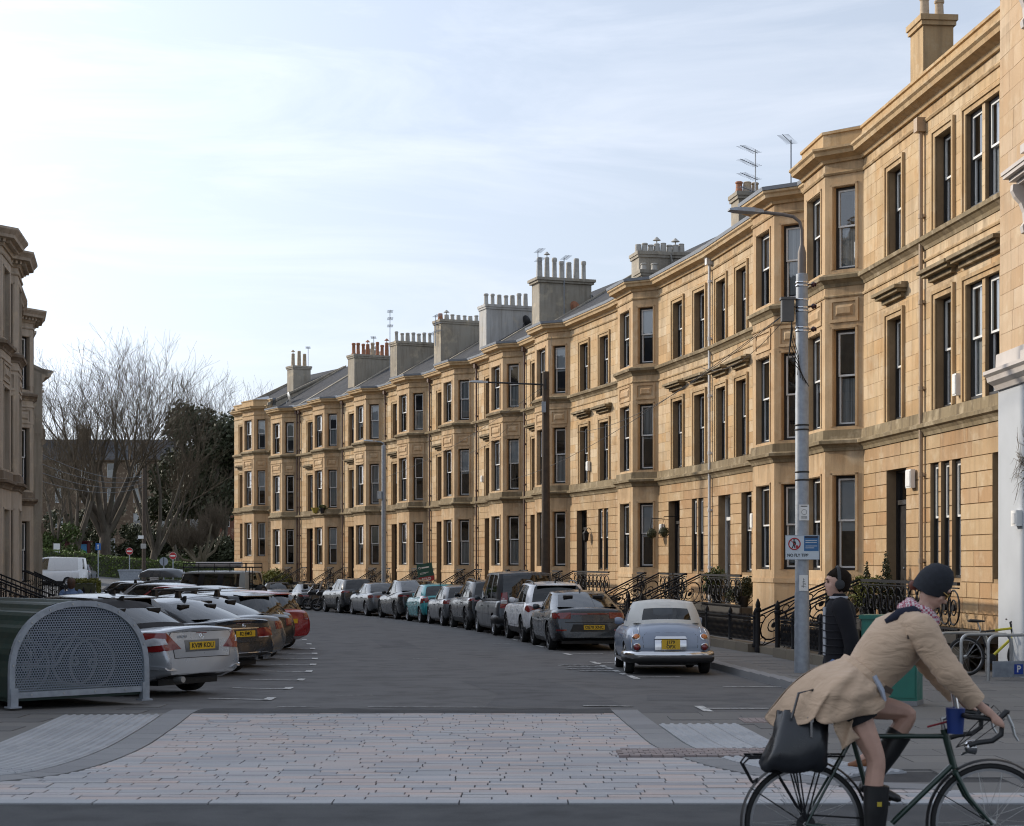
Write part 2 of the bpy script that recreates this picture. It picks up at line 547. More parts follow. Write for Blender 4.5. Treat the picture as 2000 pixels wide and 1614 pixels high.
def worn_paint():
 t = NT('worn_road_paint')
 f = t.noise(t.pos(), 14, 5, 0.75)
 t.color(t.mix(t.rng(f, 0.44, 0.58, 0.0, 0.75), (0.62, 0.62, 0.60), (0.10, 0.10, 0.10)))
 t.set(rough=0.7)
 return t.m
M['paint'] = worn_paint()
def worn_paint2():
 t = NT('faded_road_paint')
 f = t.noise(t.pos(), 10, 5, 0.75)
 t.color(t.mix(t.rng(f, 0.36, 0.55, 0.0, 0.9), (0.5, 0.5, 0.49), (0.075, 0.075, 0.075)))
 t.set(rough=0.7)
 return t.m
M['paint_faded'] = worn_paint2()
M['soil'] = plain('earth', (0.05, 0.042, 0.03), 0.95, vary=0.3)
def grassm(name, a, b):
 t = NT(name)
 f = t.noise(t.pos(), 3.0, 6, 0.7)
 t.color(t.ramp(f, [(0.3, a), (0.7, b)])); t.set(rough=0.9, spec=0.2)
 return t.m
M['grass'] = grassm('grass', (0.045, 0.075, 0.018), (0.085, 0.13, 0.03))
M['terrain'] = grassm('terrain', (0.05, 0.055, 0.03), (0.07, 0.08, 0.04))
def leafm(name, a, b, rough=0.6):
 t = NT(name)
 f = t.noise(t.pos(), 4.5, 4, 0.7)
 t.color(t.ramp(f, [(0.3, a), (0.72, b)])); t.set(rough=rough, spec=0.3)
 return t.m
M['leaf_dark'] = leafm('dark_foliage', (0.035, 0.042, 0.022), (0.095, 0.10, 0.052))
M['leaf_hedge'] = leafm('hedge_foliage', (0.07, 0.10, 0.022), (0.15, 0.20, 0.045))
M['leaf_gold'] = leafm('golden_foliage', (0.12, 0.13, 0.025), (0.22, 0.22, 0.05))
M['leaf_mid'] = leafm('shrub_foliage', (0.045, 0.07, 0.018), (0.11, 0.14, 0.04))
def bark(name, a, b):
 t = NT(name)
 f = t.noise(t.pos(), 2.0, 6, 0.7, (1, 1, 0.35))
 t.color(t.ramp(f, [(0.3, a), (0.7, b)])); t.set(rough=0.9, spec=0.2)
 return t.m
M['bark'] = bark('grey_bark', (0.07, 0.058, 0.047), (0.165, 0.138, 0.108))
M['bark_pale'] = bark('pale_bark', (0.14, 0.115, 0.08), (0.24, 0.20, 0.14))
M['twig'] = bark('twig_bark', (0.085, 0.065, 0.047), (0.16, 0.127, 0.09))
# vehicles
def paint(name, c, metal=0.35, rough=0.22, dirt=0.15):
 t = NT(name)
 f = t.noise(t.ocoord(), 2.5, 6, 0.7)
 t.color(t.mix(t.rng(f, 0.45, 0.75, 0.0, dirt), c, tuple(x * .6 + .015 for x in c)))
 t.set(rough=t.rng(f, 0.35, 0.7, rough, rough + 0.13), metal=metal * .6, coat=0.6, coatr=0.06)
 return t.m
M['tyre'] = plain('tyre_rubber', (0.014, 0.014, 0.014), 0.8, vary=0.3, bump=0.2)
M['rim'] = plain('alloy_rim', (0.30, 0.30, 0.31), 0.35, 0.85)
M['rim_dark'] = plain('dark_alloy_rim', (0.035, 0.035, 0.037), 0.35, 0.6)
M['chrome'] = plain('chrome_trim', (0.62, 0.62, 0.63), 0.12, 1.0, vary=0.04)
M['plastic'] = plain('black_plastic_trim', (0.014, 0.014, 0.015), 0.5)
M['lamp_red'] = plain('red_lamp_lens', (0.17, 0.006, 0.008), 0.12, vary=0.2, coat=1.0)
M['lamp_amber'] = plain('amber_lamp_lens', (0.55, 0.15, 0.012), 0.12, vary=0.15, coat=1.0)
M['lamp_clear'] = plain('clear_lamp_lens', (0.50, 0.50, 0.52), 0.1, vary=0.3, coat=1.0)
M['plate_yellow'] = plain('yellow_plate', (0.66, 0.42, 0.02), 0.4, vary=0.04)
M['plate_ink'] = plain('plate_lettering', (0.008, 0.008, 0.008), 0.5)
M['steel'] = plain('galvanised_steel', (0.29, 0.32, 0.36), 0.5, 0.35, vary=0.18, scale=9)
M['steel_pale'] = plain('stainless_steel', (0.42, 0.42, 0.41), 0.35, 0.7)
M['wood_pole'] = plain('weathered_wood_pole', (0.075, 0.055, 0.04), 0.9, vary=0.3)
M['skin'] = plain('skin', (0.50, 0.30, 0.225), 0.55, vary=0.14, scale=9)
M['hair'] = plain('dark_hair', (0.014, 0.009, 0.006), 0.9, vary=0.4, scale=20, spec=.15, bump=.8)
# ---------------------------------------------------------------- ground
def terrain_z(x, y):
 h = zg(y) - 0.06
 park = 3.4 * sstep(172, 205, y + 0.10 * (x + 20)) * sstep(12, -20, x)
 left_hill = 2.6 * sstep(-27, -58, x) * sstep(105, 150, y)
 return h + max(park, left_hill) + 6 * sstep(260, 700, y)
def sheet(name, xs, ys, fz, mat, kind='structure'):
 mb = MB()
 vs = [(x, y, fz(x, y)) for y in ys for x in xs]
 n = len(xs)
 fs = [(j * n + i, j * n + i + 1, (j + 1) * n + i + 1, (j + 1) * n + i) for j in range(len(ys) - 1) for i in range(n - 1)]
 mb.add(vs, fs)
 o = mb.build(name, mat, smooth=60)
 return tag(o, kind=kind)
sheet('terrain', [-2000, -600, -250, -150, -110, -90, -75, -64, -58, -52, -46, -40, -34, -28, -22, -16, -10, -4, 2, 8, 14, 30, 80, 200, 700, 2000],
  [-60, -20, 4, 13, 22, 31, 43, 57, 70, 85, 100, 118, 130, 140, 150, 158, 165, 172, 180, 188, 196, 205, 220, 260, 320, 420, 700, 1500, 3500], terrain_z, M['terrain'])
def polar_sheet(name, R0, R1, v0, v1, fz, mat, dv=1.5, zoff=0.0, nR=2):
 mb = MB()
 n = max(2, int((v1 - v0) / dv) + 1)
 vs = []
 for i in range(n):
  v = lerp(v0, v1, i / (n - 1))
  for k in range(nR):
   p = pol(lerp(R0, R1, k / (nR - 1)), v)
   vs.append((p.x, p.y, fz(p.y) + zoff))
 fs = [(i * nR + k, i * nR + k + 1, (i + 1) * nR + k + 1, (i + 1) * nR + k) for i in range(n - 1) for k in range(nR - 1)]
 mb.add(vs, fs)
 return tag(mb.build(name, mat, smooth=60), kind='structure')
# main road the cyclist rides on, and the wide junction beyond the crescent's far end
mb = MB(); mb.bx(-70, 70, -30, 13.22, -0.3, -0.004)
tag(mb.build('main_road', M['asphalt']), kind='structure')
street = polar_sheet('street', 163.9, 177.05, 1.5, 96, zg, M['street'], zoff=0.0, nR=6)
sheet('far_street', [-62, -50, -40, -30, -22, -14, -6, 4], [112, 120, 130, 140, 150, 160, 168, 174],
  lambda x, y: zg(y) + 0.006 + 2.6 * sstep(-27, -58, x) * sstep(105, 150, y), M['street'])
def xl(Y): return smooth_interp([(13.0, -14.0), (13.9, -6.6), (14.3, -4.75), (14.7, -4.1), (15.3, -3.8), (17.0, -3.68), (19.3, -3.8), (22, -4.02)], Y)
def xr(Y): return smooth_interp([(13.0, 14.0), (13.8, 4.6), (14.2, 2.75), (14.8, 2.2), (15.5, 1.83), (17.2, 1.47), (19.3, 1.36), (22, 1.27)], Y)
def cut(Y, f, lim): return max(-12.5, min(12.5, f(Y)))
# the dark strip of new tarmac behind the raised crossing
mb = MB()
pts = 24
vs = []
for i in range(pts):
 x = lerp(-4.02, 1.28, i / (pts - 1))
 w = 0.9 + 0.06 * math.sin(i * 1.7) + 0.04 * math.sin(i * 4.1)
 vs += [(x, 21.8, zg(21.8) + 0.008), (x, 21.8 + w, zg(21.8 + w) + 0.006)]
mb.add(vs, [(2 * i, 2 * i + 2, 2 * i + 3, 2 * i + 1) for i in range(pts - 1)])
tag(mb.build('tarmac_strip', M['dark_asphalt']), kind='structure')
# raised crossing: bed + pavers
crossing = sheet('raised_crossing', [-13, -8, -4, 0, 4, 8, 13], [13.22, 15, 18, 21.85], lambda x, y: zg(y) - 0.006, M['joint'] if False else M['dark_asphalt'])
mp_mass = pavers('crossing_paver_mass', [(0.337, 0.339, 0.350), (0.412, 0.405, 0.410), (0.462, 0.381, 0.350), (0.293, 0.303, 0.326), (0.437, 0.417, 0.410), (0.500, 0.399, 0.356), (0.363, 0.368, 0.386)])
for nd in mp_mass.node_tree.nodes:
 if nd.type == 'OBJECT_INFO':
  g = mp_mass.node_tree.nodes.new('ShaderNodeNewGeometry')
  for lk in list(nd.outputs['Random'].links):
   mp_mass.node_tree.links.new(g.outputs['Random Per Island'], lk.to_socket)
unit = MB()
unit.add([(-.5, -.5, 0), (.5, -.5, 0), (.5, .5, 0), (-.5, .5, 0), (-.5, -.5, -1), (.5, -.5, -1), (.5, .5, -1), (-.5, .5, -1)],
   [(0, 1, 2, 3), (0, 4, 5, 1), (1, 5, 6, 2), (2, 6, 7, 3), (3, 7, 4, 0)])
def unit_mesh(nm, mat): return unit.mesh(nm, mat)
paver_me = unit_mesh('paver', M['paver'])
mass = MB()
nind = 0
Y = 13.44
row = 0
while Y < 21.75:
 pitch = rnd.choice([0.13, 0.15, 0.15, 0.17])
 yc = Y + pitch / 2
 a, b = max(-9.5, xl(yc)), min(9.5, xr(yc))
 x = a
 first = True
 while x < b - 0.03:
  ln = rnd.uniform(0.28, 0.62) if not first else rnd.uniform(0.12, 0.5)
  first = False
  e = min(b, x + ln)
  if b - e < 0.12: e = b
  z = zg(yc) + 0.004 + rnd.uniform(-0.0025, 0.0025)
  c = ((x + e) / 2, yc, z)
  s = (e - x - 0.013, pitch - rnd.choice([0.006, 0.007, 0.012]), 0.03)
  inview = abs(c[0]) < 0.30 * yc + 0.4
  if nind < 296 and inview:
   o = obj('paver', paver_me, crossing, c, scale=s)
   o.rotation_euler = (rnd.uniform(-0.004, 0.004), rnd.uniform(-0.004, 0.004), 0)
   nind += 1
  else:
   mass.T = Matrix.Translation(c) @ Matrix.Diagonal((*s, 1))
   mass.add(unit.v, unit.f)
  x = e
 Y += pitch
mass.T = None
o = mass.build('paver_field', mp_mass, crossing); o['kind'] = 'stuff'
# pale border stones along the front of the crossing
kb = unit_mesh('border_stone', M['tactile'])
border = thing('crossing_border', None, None); border['kind'] = 'structure'
x = -9.5
while x < 9.5:
 l = rnd.uniform(0.8, 1.0)
 obj('border_stone', kb, border, (x + l / 2, 13.34, 0.006), scale=(l - 0.012, 0.19, 0.15))
 x += l
# flush kerb bands either side of the crossing
def band(name, f, side, w=0.34):
 root = thing(name, None, None); root['kind'] = 'structure'
 Y = 13.95
 while Y < 22.3:
  step = 0.55 if Y > 15 else 0.28
  e = min(22.4, Y + step)
  mb = MB()
  def P(y, o):
   d = (f(y + 0.05) - f(y - 0.05)) / 0.1
   n = Vector((1, -d)).normalized() * side
   return (f(y) + n.x * o, y + n.y * o)
  g = 0.006
  a, b2, c2, d2 = P(Y + g, 0.006), P(Y + g, w), P(e - g, w), P(e - g, 0.006)
  zz = lambda p: zg(p[1]) + 0.009
  vs = [(*p, zz(p)) for p in (a, b2, c2, d2)] + [(*p, zz(p) - 0.1) for p in (a, b2, c2, d2)]
  mb.add(vs, [(0, 1, 2, 3) if side > 0 else (3, 2, 1, 0), (0, 4, 5, 1), (1, 5, 6, 2), (2, 6, 7, 3), (3, 7, 4, 0)])
  mb.build('kerb_stone', M['kerb'], root)
  Y = e
 return root
band('kerb_band', xl, -1)
band('kerb_band', xr, 1)
# corduroy tactile slabs that follow the two bends
def tactile(name, f, side, rows, cols, off, w, dep):
 root = thing(name, None, None); root['kind'] = 'structure'
 for Y in rows:
  for k in range(cols):
   mb = MB()
   def P(y, o):
    d = (f(y + 0.05) - f(y - 0.05)) / 0.1
    n = Vector((1, -d)).normalized() * side
    return Vector((f(y) + n.x * o, y + n.y * o, zg(y) + 0.0095))
   o0, o1 = off + k * w + 0.004, off + (k + 1) * w - 0.004
   y0, y1 = Y + 0.003, Y + dep - 0.003
   a, b2, c2, d2 = P(y0, o0), P(y0, o1), P(y1, o1), P(y1, o0)
   dn = Vector((0, 0, 0.04)); up = Vector((0, 0, 0.013))
   mb.add([a, b2, c2, d2, a - dn, b2 - dn, c2 - dn, d2 - dn], [(0, 1, 2, 3), (0, 4, 5, 1), (1, 5, 6, 2), (2, 6, 7, 3), (3, 7, 4, 0)])
   for i in range(3):       # ribs
    u0, u1 = (i + 0.2) / 3, (i + 0.78) / 3
    p, q, r, s = a.lerp(b2, u0), a.lerp(b2, u1), d2.lerp(c2, u1), d2.lerp(c2, u0)
    e = 0.25
    mb.add([p, q, r, s, p.lerp(q, e) + up, q.lerp(p, e) + up, r.lerp(s, e) + up, s.lerp(r, e) + up], [(4, 5, 6, 7), (0, 1, 5, 4), (1, 2, 6, 5), (2, 3, 7, 6), (3, 0, 4, 7)])
   mb.build('tactile_slab', M['tactile'], root, fix=True)
 return root
tactile('tactile_paving', xl, -1, [14.25 + 0.3 * i for i in range(3)] + [15.15 + 0.4 * i for i in range(16)], 4, 0.36, 0.30, 0.4)
tactile('tactile_paving', xr, 1, [14.35 + 0.33 * i for i in range(6)], 3, 0.36, 0.31, 0.33)
tactile('tactile_paving', xr, 1, [17.12 + 0.37 * i for i in range(8)], 3, 0.36, 0.31, 0.37)
# strip of brown setts let into the crossing
st_me = unit_mesh('sett', M['sett'])
strip = thing('sett_strip', None, None); strip['kind'] = 'structure'
for j in range(6):
 for i in range(15):
  obj('sett', st_me, strip, (1.06 + 0.105 * i + (0.05 if j % 2 else 0), 16.48 + 0.108 * j, 0.011 + rnd.uniform(-0.002, 0.003)), scale=(0.095, 0.098, 0.05))
# footways
fw_r = sheet('footway', [1.2, 3, 6, 9, 14], [13.6, 16, 19, 21.95, 22.6, 23.2], lambda x, y: zg(y) - 0.002, M['slab'])
sheet('footway_bed', [-14, -10, -7, -4.0], [13.6, 16, 19, 22, 26], lambda x, y: zg(y) - 0.001, M['slab'])
polar_sheet('footway_by_terrace', 177.28, 182.4, 0.4, 101, zp, M['slab'], zoff=-0.004, nR=3)
polar_sheet('footway_by_left_row', 158.6, 163.9, 0.3, 74, zp, M['slab'], zoff=0.0, nR=3)
slab_me = unit_mesh('slab', M['slab'])
def slabs(root, x0, x1, y0, y1, keep, fz, a=0.9, b=0.6, lim=290):
 n = 0
 y = y0; r = 0
 while y < y1:
  x = x0 - (a / 2 if r % 2 else 0)
  while x < x1:
   if keep(x + a / 2, y + b / 2) and n < lim:
    z = fz(y + b / 2)
    o = obj('slab', slab_me, root, (x + a / 2, y + b / 2, z + rnd.uniform(-0.002, 0.002)), scale=(a - 0.008, b - 0.008, 0.05))
    o.rotation_euler = (math.atan2(fz(y + b) - fz(y), b), 0, 0)
    n += 1
   x += a
  y += b; r += 1
 return n
slabs(fw_r, 1.0, 9.6, 13.6, 21.9, lambda x, y: x - 0.45 > xr(y) + (1.32 if (y < 16.3 or 17.0 < y < 20.1) else 0.4) and x < 0.32 * y + 1.2, lambda y: zg(y) + 0.006)
left_pl = thing('footway_slabs', None, None); left_pl['kind'] = 'structure'
slabs(left_pl, -9.6, -4.0, 13.9, 24, lambda x, y: x + 0.45 < xl(min(y, 21.9)) - (1.6 if y < 21.6 else 0.3) and x > -0.32 * y - 1.2, lambda y: zg(y) + 0.006)
far_r = thing('footway_slabs', None, None); far_r['kind'] = 'structure'
def in_fw(x, y):
 r = math.hypot(x - CX, y - CY)
 return 177.75 < r < 181.3 and x < 0.32 * y + 1
slabs(far_r, 2.0, 10.0, 21.95, 44, in_fw, zp)
# kerbs as single stones (granite), right side of the street
kroot = thing('street_kerb', None, None); kroot['kind'] = 'structure'
kst = unit_mesh('kerb_stone', M['kerb'])
v = 4.2
while v < 70:
 p = pol(177.16, v + 0.45)
 obj('kerb_stone', kst, kroot, (p.x, p.y, zp(p.y) + 0.002), rz=(v + 0.45) / RF, scale=(0.24, 0.888, 0.2))
 v += 0.9
# ramp of kerb beside the build-out
# road markings
def mark(pts, w, mat='paint', name='road_marking', dz=0.010):
 mb = MB()
 for (x0, y0), (x1, y1) in zip(pts, pts[1:]):
  d = Vector((x1 - x0, y1 - y0)); L = d.length; d.normalize()
  n = Vector((-d.y, d.x)) * w / 2
  k = max(1, int(L / 0.6))
  for i in range(k):
   a, b = Vector((x0, y0)) + d * L * i / k, Vector((x0, y0)) + d * L * (i + 1) / k
   mb.quad(*[(p.x, p.y, zg(p.y) + dz) for p in (a - n, b - n, b + n, a + n)])
 return tag(mb.build(name, M[mat], fix=False), kind='structure')
for i, Yb in enumerate([24.5, 27.3, 30.1, 33.0, 35.6, 38.3, 41.0, 43.7, 46.4, 49.1, 51.8]):
 p = polY(169.15, Yb)
 a = math.asin((Yb - CY) / 169.15)
 t = Vector((-math.sin(a), math.cos(a))); n = Vector((-math.cos(a), -math.sin(a)))
 d = (n * 0.93 + t * 0.36)
 mark([(p.x - t.x * 0.05, p.y - t.y * 0.05), (p.x + t.x * 0.62, p.y + t.y * 0.62)], 0.13)
 e = p.xy + d * (0.95 if i < 9 else 0.7)
 q = p.xy - n * 0.0
 mark([(q.x, q.y), (e.x, e.y)], 0.08, dz=0.014)
for Yb in (22.6, 31.2, 36.6, 40.9, 45.2, 49.4, 60.0):
 p = polY(175.05, Yb)
 a = math.asin((Yb - CY) / 175.05)
 t = Vector((-math.sin(a), math.cos(a))); n = Vector((math.cos(a), math.sin(a)))
 mark([(p.x - t.x * 0.55, p.y - t.y * 0.55), (p.x + t.x * 0.55, p.y + t.y * 0.55)], 0.12)
 mark([(p.x, p.y), (p.x + n.x * 0.85, p.y + n.y * 0.85)], 0.09, dz=0.014)
for Yb in (32.6, 33.6, 34.6, 35.5):
 p = polY(175.02, Yb); t = (p - polY(175.02, Yb + 0.5)).xy.normalized()
 mark([(p.x, p.y), (p.x + t.x * 0.5, p.y + t.y * 0.5)], 0.11)
p = polY(176.2, 28.0); mark([(p.x - 0.1, 28.0), (p.x + 0.9, 28.02)], 0.09)
# an older reinstated patch of tarmac
pm = asphalt('asphalt_patch', (0.070, 0.070, 0.072), 0.5, 0.2)
for nm, pts in (('road_patch', [(-.35, 23.2), (1.5, 23.3), (1.15, 27.2), (.55, 30.5), (-.9, 30.0), (-.2, 26.0)]), ('road_patch', [(-3.2, 44), (-2.3, 44), (-5.0, 62), (-5.9, 62)]), ('road_patch', [(1.9, 24.5), (3.6, 24.6), (3.5, 26.0), (2.0, 25.9)])):
 mb = MB(); mb.add([(x, y, zg(y) + .003) for x, y in pts], [tuple(range(len(pts)))]); tag(mb.build(nm, pm), kind='structure')
# worn lettering on the road by the bays
for k, (x0, x1, yy) in enumerate([(1.2, 2.0, 35.6), (1.35, 2.1, 34.9), (1.3, 2.15, 34.1), (1.55, 2.2, 33.4)]):
 pp = [(lerp(x0, x1, i / 6) - 0.25, yy + (0.16 if i % 2 else -0.16)) for i in range(7)]
 mark(pp, 0.09, 'paint_faded')
mark([(-1.9, 22.95), (-0.2, 22.9)], 0.08, 'paint_faded')
mark([(0.95, 23.2), (1.6, 23.1)], 0.16, 'paint_faded')
for px, py in ((-3.1, 23.0), (-2.6, 25.6), (-2.2, 38.6), (-0.5, 47.0), (-5.6, 57.0)):
 mark([(px, py), (px + 0.55, py + 0.05)], 0.07, 'paint_faded')
mb = MB(); mb.bx(2.72, 3.14, 20.35, 20.95, -0.06, 0.0135 + zg(20.6))
for i in range(5):
 mb.bx(2.75 + 0.08 * i, 2.79 + 0.08 * i, 20.4, 20.9, 0.0135 + zg(20.6), 0.019 + zg(20.6))
tag(mb.build('drain_cover', M['sett']), kind='structure')
# ---------------------------------------------------------------- the crescent terrace
unit_stone = MB()
unit_stone.add([(-.5, 0, -.5), (.5, 0, -.5), (.5, 0, .5), (-.5, 0, .5), (-.5, -1, -.5), (.5, -1, -.5), (.5, -1, .5), (-.5, -1, .5)],
    [(3, 2, 1, 0), (0, 1, 5, 4), (1, 2, 6, 5), (2, 3, 7, 6), (3, 0, 4, 7)])
ST = {k: unit_stone.mesh('stone_block_' + k, M[k]) for k in ('ashlar', 'rustic', 'left_stone', 'pink_stone')}
class Frame:
 """a straight stretch of wall: local x along p0->p1, local y outwards"""
 def __init__(s, p0, p1):
  s.p0 = Vector((*p0, 0)); d = Vector((p1[0] - p0[0], p1[1] - p0[1], 0))
  s.L = d.length; s.t = d.normalized(); s.n = Vector((-s.t.y, s.t.x, 0))
  s.a = math.atan2(s.t.y, s.t.x)
  s.M = Matrix.Translation(s.p0) @ Matrix.Rotation(s.a, 4, 'Z')
 def P(s, x, y, z): return s.p0 + s.t * x + s.n * y + Vector((0, 0, z))
def free_spans(L, ops, z0, z1):
 sp = [(0.0, L)]
 for (a, b, c, d) in ops:
  if c < z1 - 0.01 and d > z0 + 0.01:
   ns = []
   for (s, e) in sp:
    if b <= s or a >= e: ns.append((s, e)); continue
    if a > s: ns.append((s, a))
    if b < e: ns.append((b, e))
   sp = ns
 return sp
def wall_backing(mb, fr, ops, z0, z1, depth=0.32, back=-0.02):
 mb.T = fr.M
 xs = sorted({0.0, fr.L} | {o[0] for o in ops} | {o[1] for o in ops})
 zs = sorted({z0, z1} | {max(z0, o[2]) for o in ops} | {min(z1, o[3]) for o in ops})
 for i in range(len(xs) - 1):
  for j in range(len(zs) - 1):
   cx, cz = (xs[i] + xs[i + 1]) / 2, (zs[j] + zs[j + 1]) / 2
   if any(o[0] < cx < o[1] and o[2] < cz < o[3] for o in ops): continue
   a, b, c, d = xs[i], xs[i + 1], zs[j], zs[j + 1]
   mb.quad((b, back, c), (a, back, c), (a, back, d), (b, back, d))
 for (a, b, c, d) in ops:
  f = 0.0 if back < -0.001 else 0.0
  mb.quad((a, f, c), (a, f, d), (a, -depth, d), (a, -depth, c))
  mb.quad((b, f, d), (b, f, c), (b, -depth, c), (b, -depth, d))
  mb.quad((a, f, d), (b, f, d), (b, -depth, d), (a, -depth, d))
  mb.quad((b, f, c), (a, f, c), (a, -depth, c), (b, -depth, c))
 mb.T = None
def lay_stones(root, fr, ops, courses, kind, lens, gap, depth, rr, counter):
 """one object per stone, in courses, round the openings"""
 for ci in range(len(courses) - 1):
  z0, z1 = courses[ci], courses[ci + 1]
  for (s, e) in free_spans(fr.L, ops, z0, z1):
   if e - s < 0.05: continue
   n = max(1, round((e - s) / rr.uniform(*lens)))
   cuts = [s] + [s + (e - s) * (k + rr.uniform(-0.22, 0.22)) / n for k in range(1, n)] + [e]
   for a, b in zip(cuts, cuts[1:]):
    if counter[0] >= 298: return
    counter[0] += 1
    p = fr.P((a + b) / 2, rr.uniform(-0.0015, 0.0015), (z0 + z1) / 2)
    obj('stone', ST[kind], root, p, fr.a, (b - a - gap, depth, z1 - z0 - gap))
# windows: cached meshes, copied
WC = {}
def win_meshes(w, h, frame, sash):
 k = (round(w, 2), round(h, 2), frame, sash)
 if k in WC: return WC[k]
 c = MB(); t = 0.05
 c.bx(-w/2, -w/2 + t, -0.10, 0.02, 0, h); c.bx(w/2 - t, w/2, -0.10, 0.02, 0, h)
 c.bx(-w/2 + t, w/2 - t, -0.10, 0.02, h - t, h); c.bx(-w/2 + t, w/2 - t, -0.10, 0.035, 0, t)
 def sash_m(z0, z1, y):
  m = MB(); s = 0.042; a, b = -w/2 + t, w/2 - t
  m.bx(a, a + s, y - 0.035, y, z0, z1); m.bx(b - s, b, y - 0.035, y, z0, z1)
  m.bx(a + s, b - s, y - 0.035, y, z0, z0 + s); m.bx(a + s, b - s, y - 0.035, y, z1 - s, z1)
  return m
 mid = h * 0.52
 g1 = MB(); g1.quad((w/2 - t - .04, -0.02, mid + .04), (-w/2 + t + .04, -0.02, mid + .04), (-w/2 + t + .04, -0.02, h - t - .04), (w/2 - t - .04, -0.02, h - t - .04))
 g2 = MB(); g2.quad((w/2 - t - .04, -0.065, t + .04), (-w/2 + t + .04, -0.065, t + .04), (-w/2 + t + .04, -0.065, mid - .005), (w/2 - t - .04, -0.065, mid - .005))
 r = dict(case=c.mesh('window_case', M[frame]), up=sash_m(mid, h - t, 0.0).mesh('sash', M[sash]), lo=sash_m(t, mid + 0.04, -0.045).mesh('sash', M[sash]),
    g1=g1.mesh('pane', M['pane']), g2=g2.mesh('pane', M['pane']))
 WC[k] = r
 return r
BC = {}
def blind_mesh(w, d, mat):
 k = (round(w, 2), round(d, 2), mat)
 if k not in BC:
  m = MB(); m.bx(-w/2 + .06, w/2 - .06, -0.105, -0.097, -d, 0)
  BC[k] = m.mesh('blind', M[mat])
 return BC[k]
def window(root, fr, x, z, w, h, rr, frame='black_paint', sash='white_paint', y=-0.17, dress=None):
 ms = win_meshes(w, h, frame, sash)
 o = obj('window', ms['case'], root, fr.P(x, y, z), fr.a)
 obj('sash', ms['up'], o); obj('sash', ms['lo'], o)
 obj('pane', ms['g1'], o); obj('pane', ms['g2'], o)
 d = dress if dress is not None else rr.random()
 if d < 0.42:
  obj('blind', blind_mesh(w, rr.choice([0.42, 0.5, 0.56]) * h, 'blind' if rr.random() < 0.8 else 'blind_buff'), o, (0, 0, h - 0.05))
 elif d < 0.5:
  obj('blind', blind_mesh(w, h * 0.93, 'blind'), o, (0, 0, h - 0.05))
 elif d < 0.8:
  c = obj('curtain', blind_mesh(w, rr.choice([0.5, 0.9]) * h, 'curtain'), o, (0, -0.02, 0))
  c.location.z = (0.5 * h) if rr.random() < 0.5 else h - 0.05
 return o
def profile_path(path, prof, mats, name, root, miter=True):
 """moulding: profile [(offset, z)] swept along a plan path, mitred"""
 n = len(path)
 off = []
 for i in range(n):
  p = Vector(path[i])
  def nrm(a, b):
   d = (Vector(b) - Vector(a)).normalized(); return Vector((-d.y, d.x))
  if i == 0: m = nrm(path[0], path[1])
  elif i == n - 1: m = nrm(path[-2], path[-1])
  else:
   a, b = nrm(path[i - 1], path[i]), nrm(path[i], path[i + 1])
   m = (a + b); m = m / max(0.3, m.dot(a))
  off.append((p, m))
 mb = MB()
 rings = [[(*(p + m * o), z) for (o, z) in prof] for p, m in off]
 mb.loft([list(reversed(r)) for r in rings], closed=True, caps=True)
 return mb.build(name, mats, root)
SC2 = [(-.05, 4.37), (0.03, 4.37), (0.05, 4.44), (0.10, 4.50), (0.16, 4.53), (0.17, 4.60), (0.06, 4.64), (0.05, 4.85), (-.05, 4.86)]
SC1 = [(-.05, 8.14), (0.02, 8.14), (0.04, 8.21), (0.11, 8.28), (0.15, 8.30), (0.16, 8.38), (0.05, 8.44), (-.05, 8.45)]
GRV = [(-.05, 7.90), (0.025, 7.90), (0.035, 7.93), (0.025, 7.96), (-.05, 7.96)]
FRZ = [(-.05, 10.72), (0.03, 10.72), (0.05, 10.76), (0.03, 10.80), (-.05, 10.80)]
CORN = [(-.1, 11.0), (0.06, 11.0), (0.09, 11.07), (0.20, 11.12), (0.27, 11.14), (0.29, 11.22), (0.34, 11.26), (0.34, 11.31), (-.1, 11.33)]
PARA = [(-.12, 11.31), (0.05, 11.31), (0.05, 11.66), (0.09, 11.67), (0.09, 11.73), (-.12, 11.75)]
F1 = [4.86 + 0.313 * i for i in range(8)] + [7.36, 7.64, 7.90]
F1b = [7.96, 8.14]
F2 = [8.45 + 0.3033 * i for i in range(7)] + [10.51, 10.72]
GF = [3.80 - 0.295 * i for i in range(13)][::-1]
def architrave(root, fr, x, z0, z1, w, hood=True, mat='trim', hmat='sooty'):
 mb = MB(); mb.T = fr.M; a, b = x - w/2, x + w/2
 for (t0, t1, y) in ((0.0, 0.10, 0.035), (0.10, 0.17, 0.065)):
  mb.bx(a - t1, a - t0, -0.02, y, z0, z1 + t0); mb.bx(b + t0, b + t1, -0.02, y, z0, z1 + t0)
  mb.bx(a - t1, b + t1, -0.02, y, z1 + t0, z1 + t1)
 mb.build('window_surround', M[mat], root)
 if hood:
  mb = MB(); mb.T = fr.M
  zb = z1 + 0.45
  mb.bx(a - 0.20, b + 0.20, -0.02, 0.10, zb - 0.10, zb)
  mb.bx(a - 0.30, b + 0.30, -0.02, 0.22, zb, zb + 0.07)
  mb.bx(a - 0.36, b + 0.36, -0.02, 0.29, zb + 0.07, zb + 0.14)
  mb.bx(a - 0.36, b + 0.36, -0.02, 0.14, zb + 0.14, zb + 0.20)
  mb.build('hood_mould', M[hmat], root)
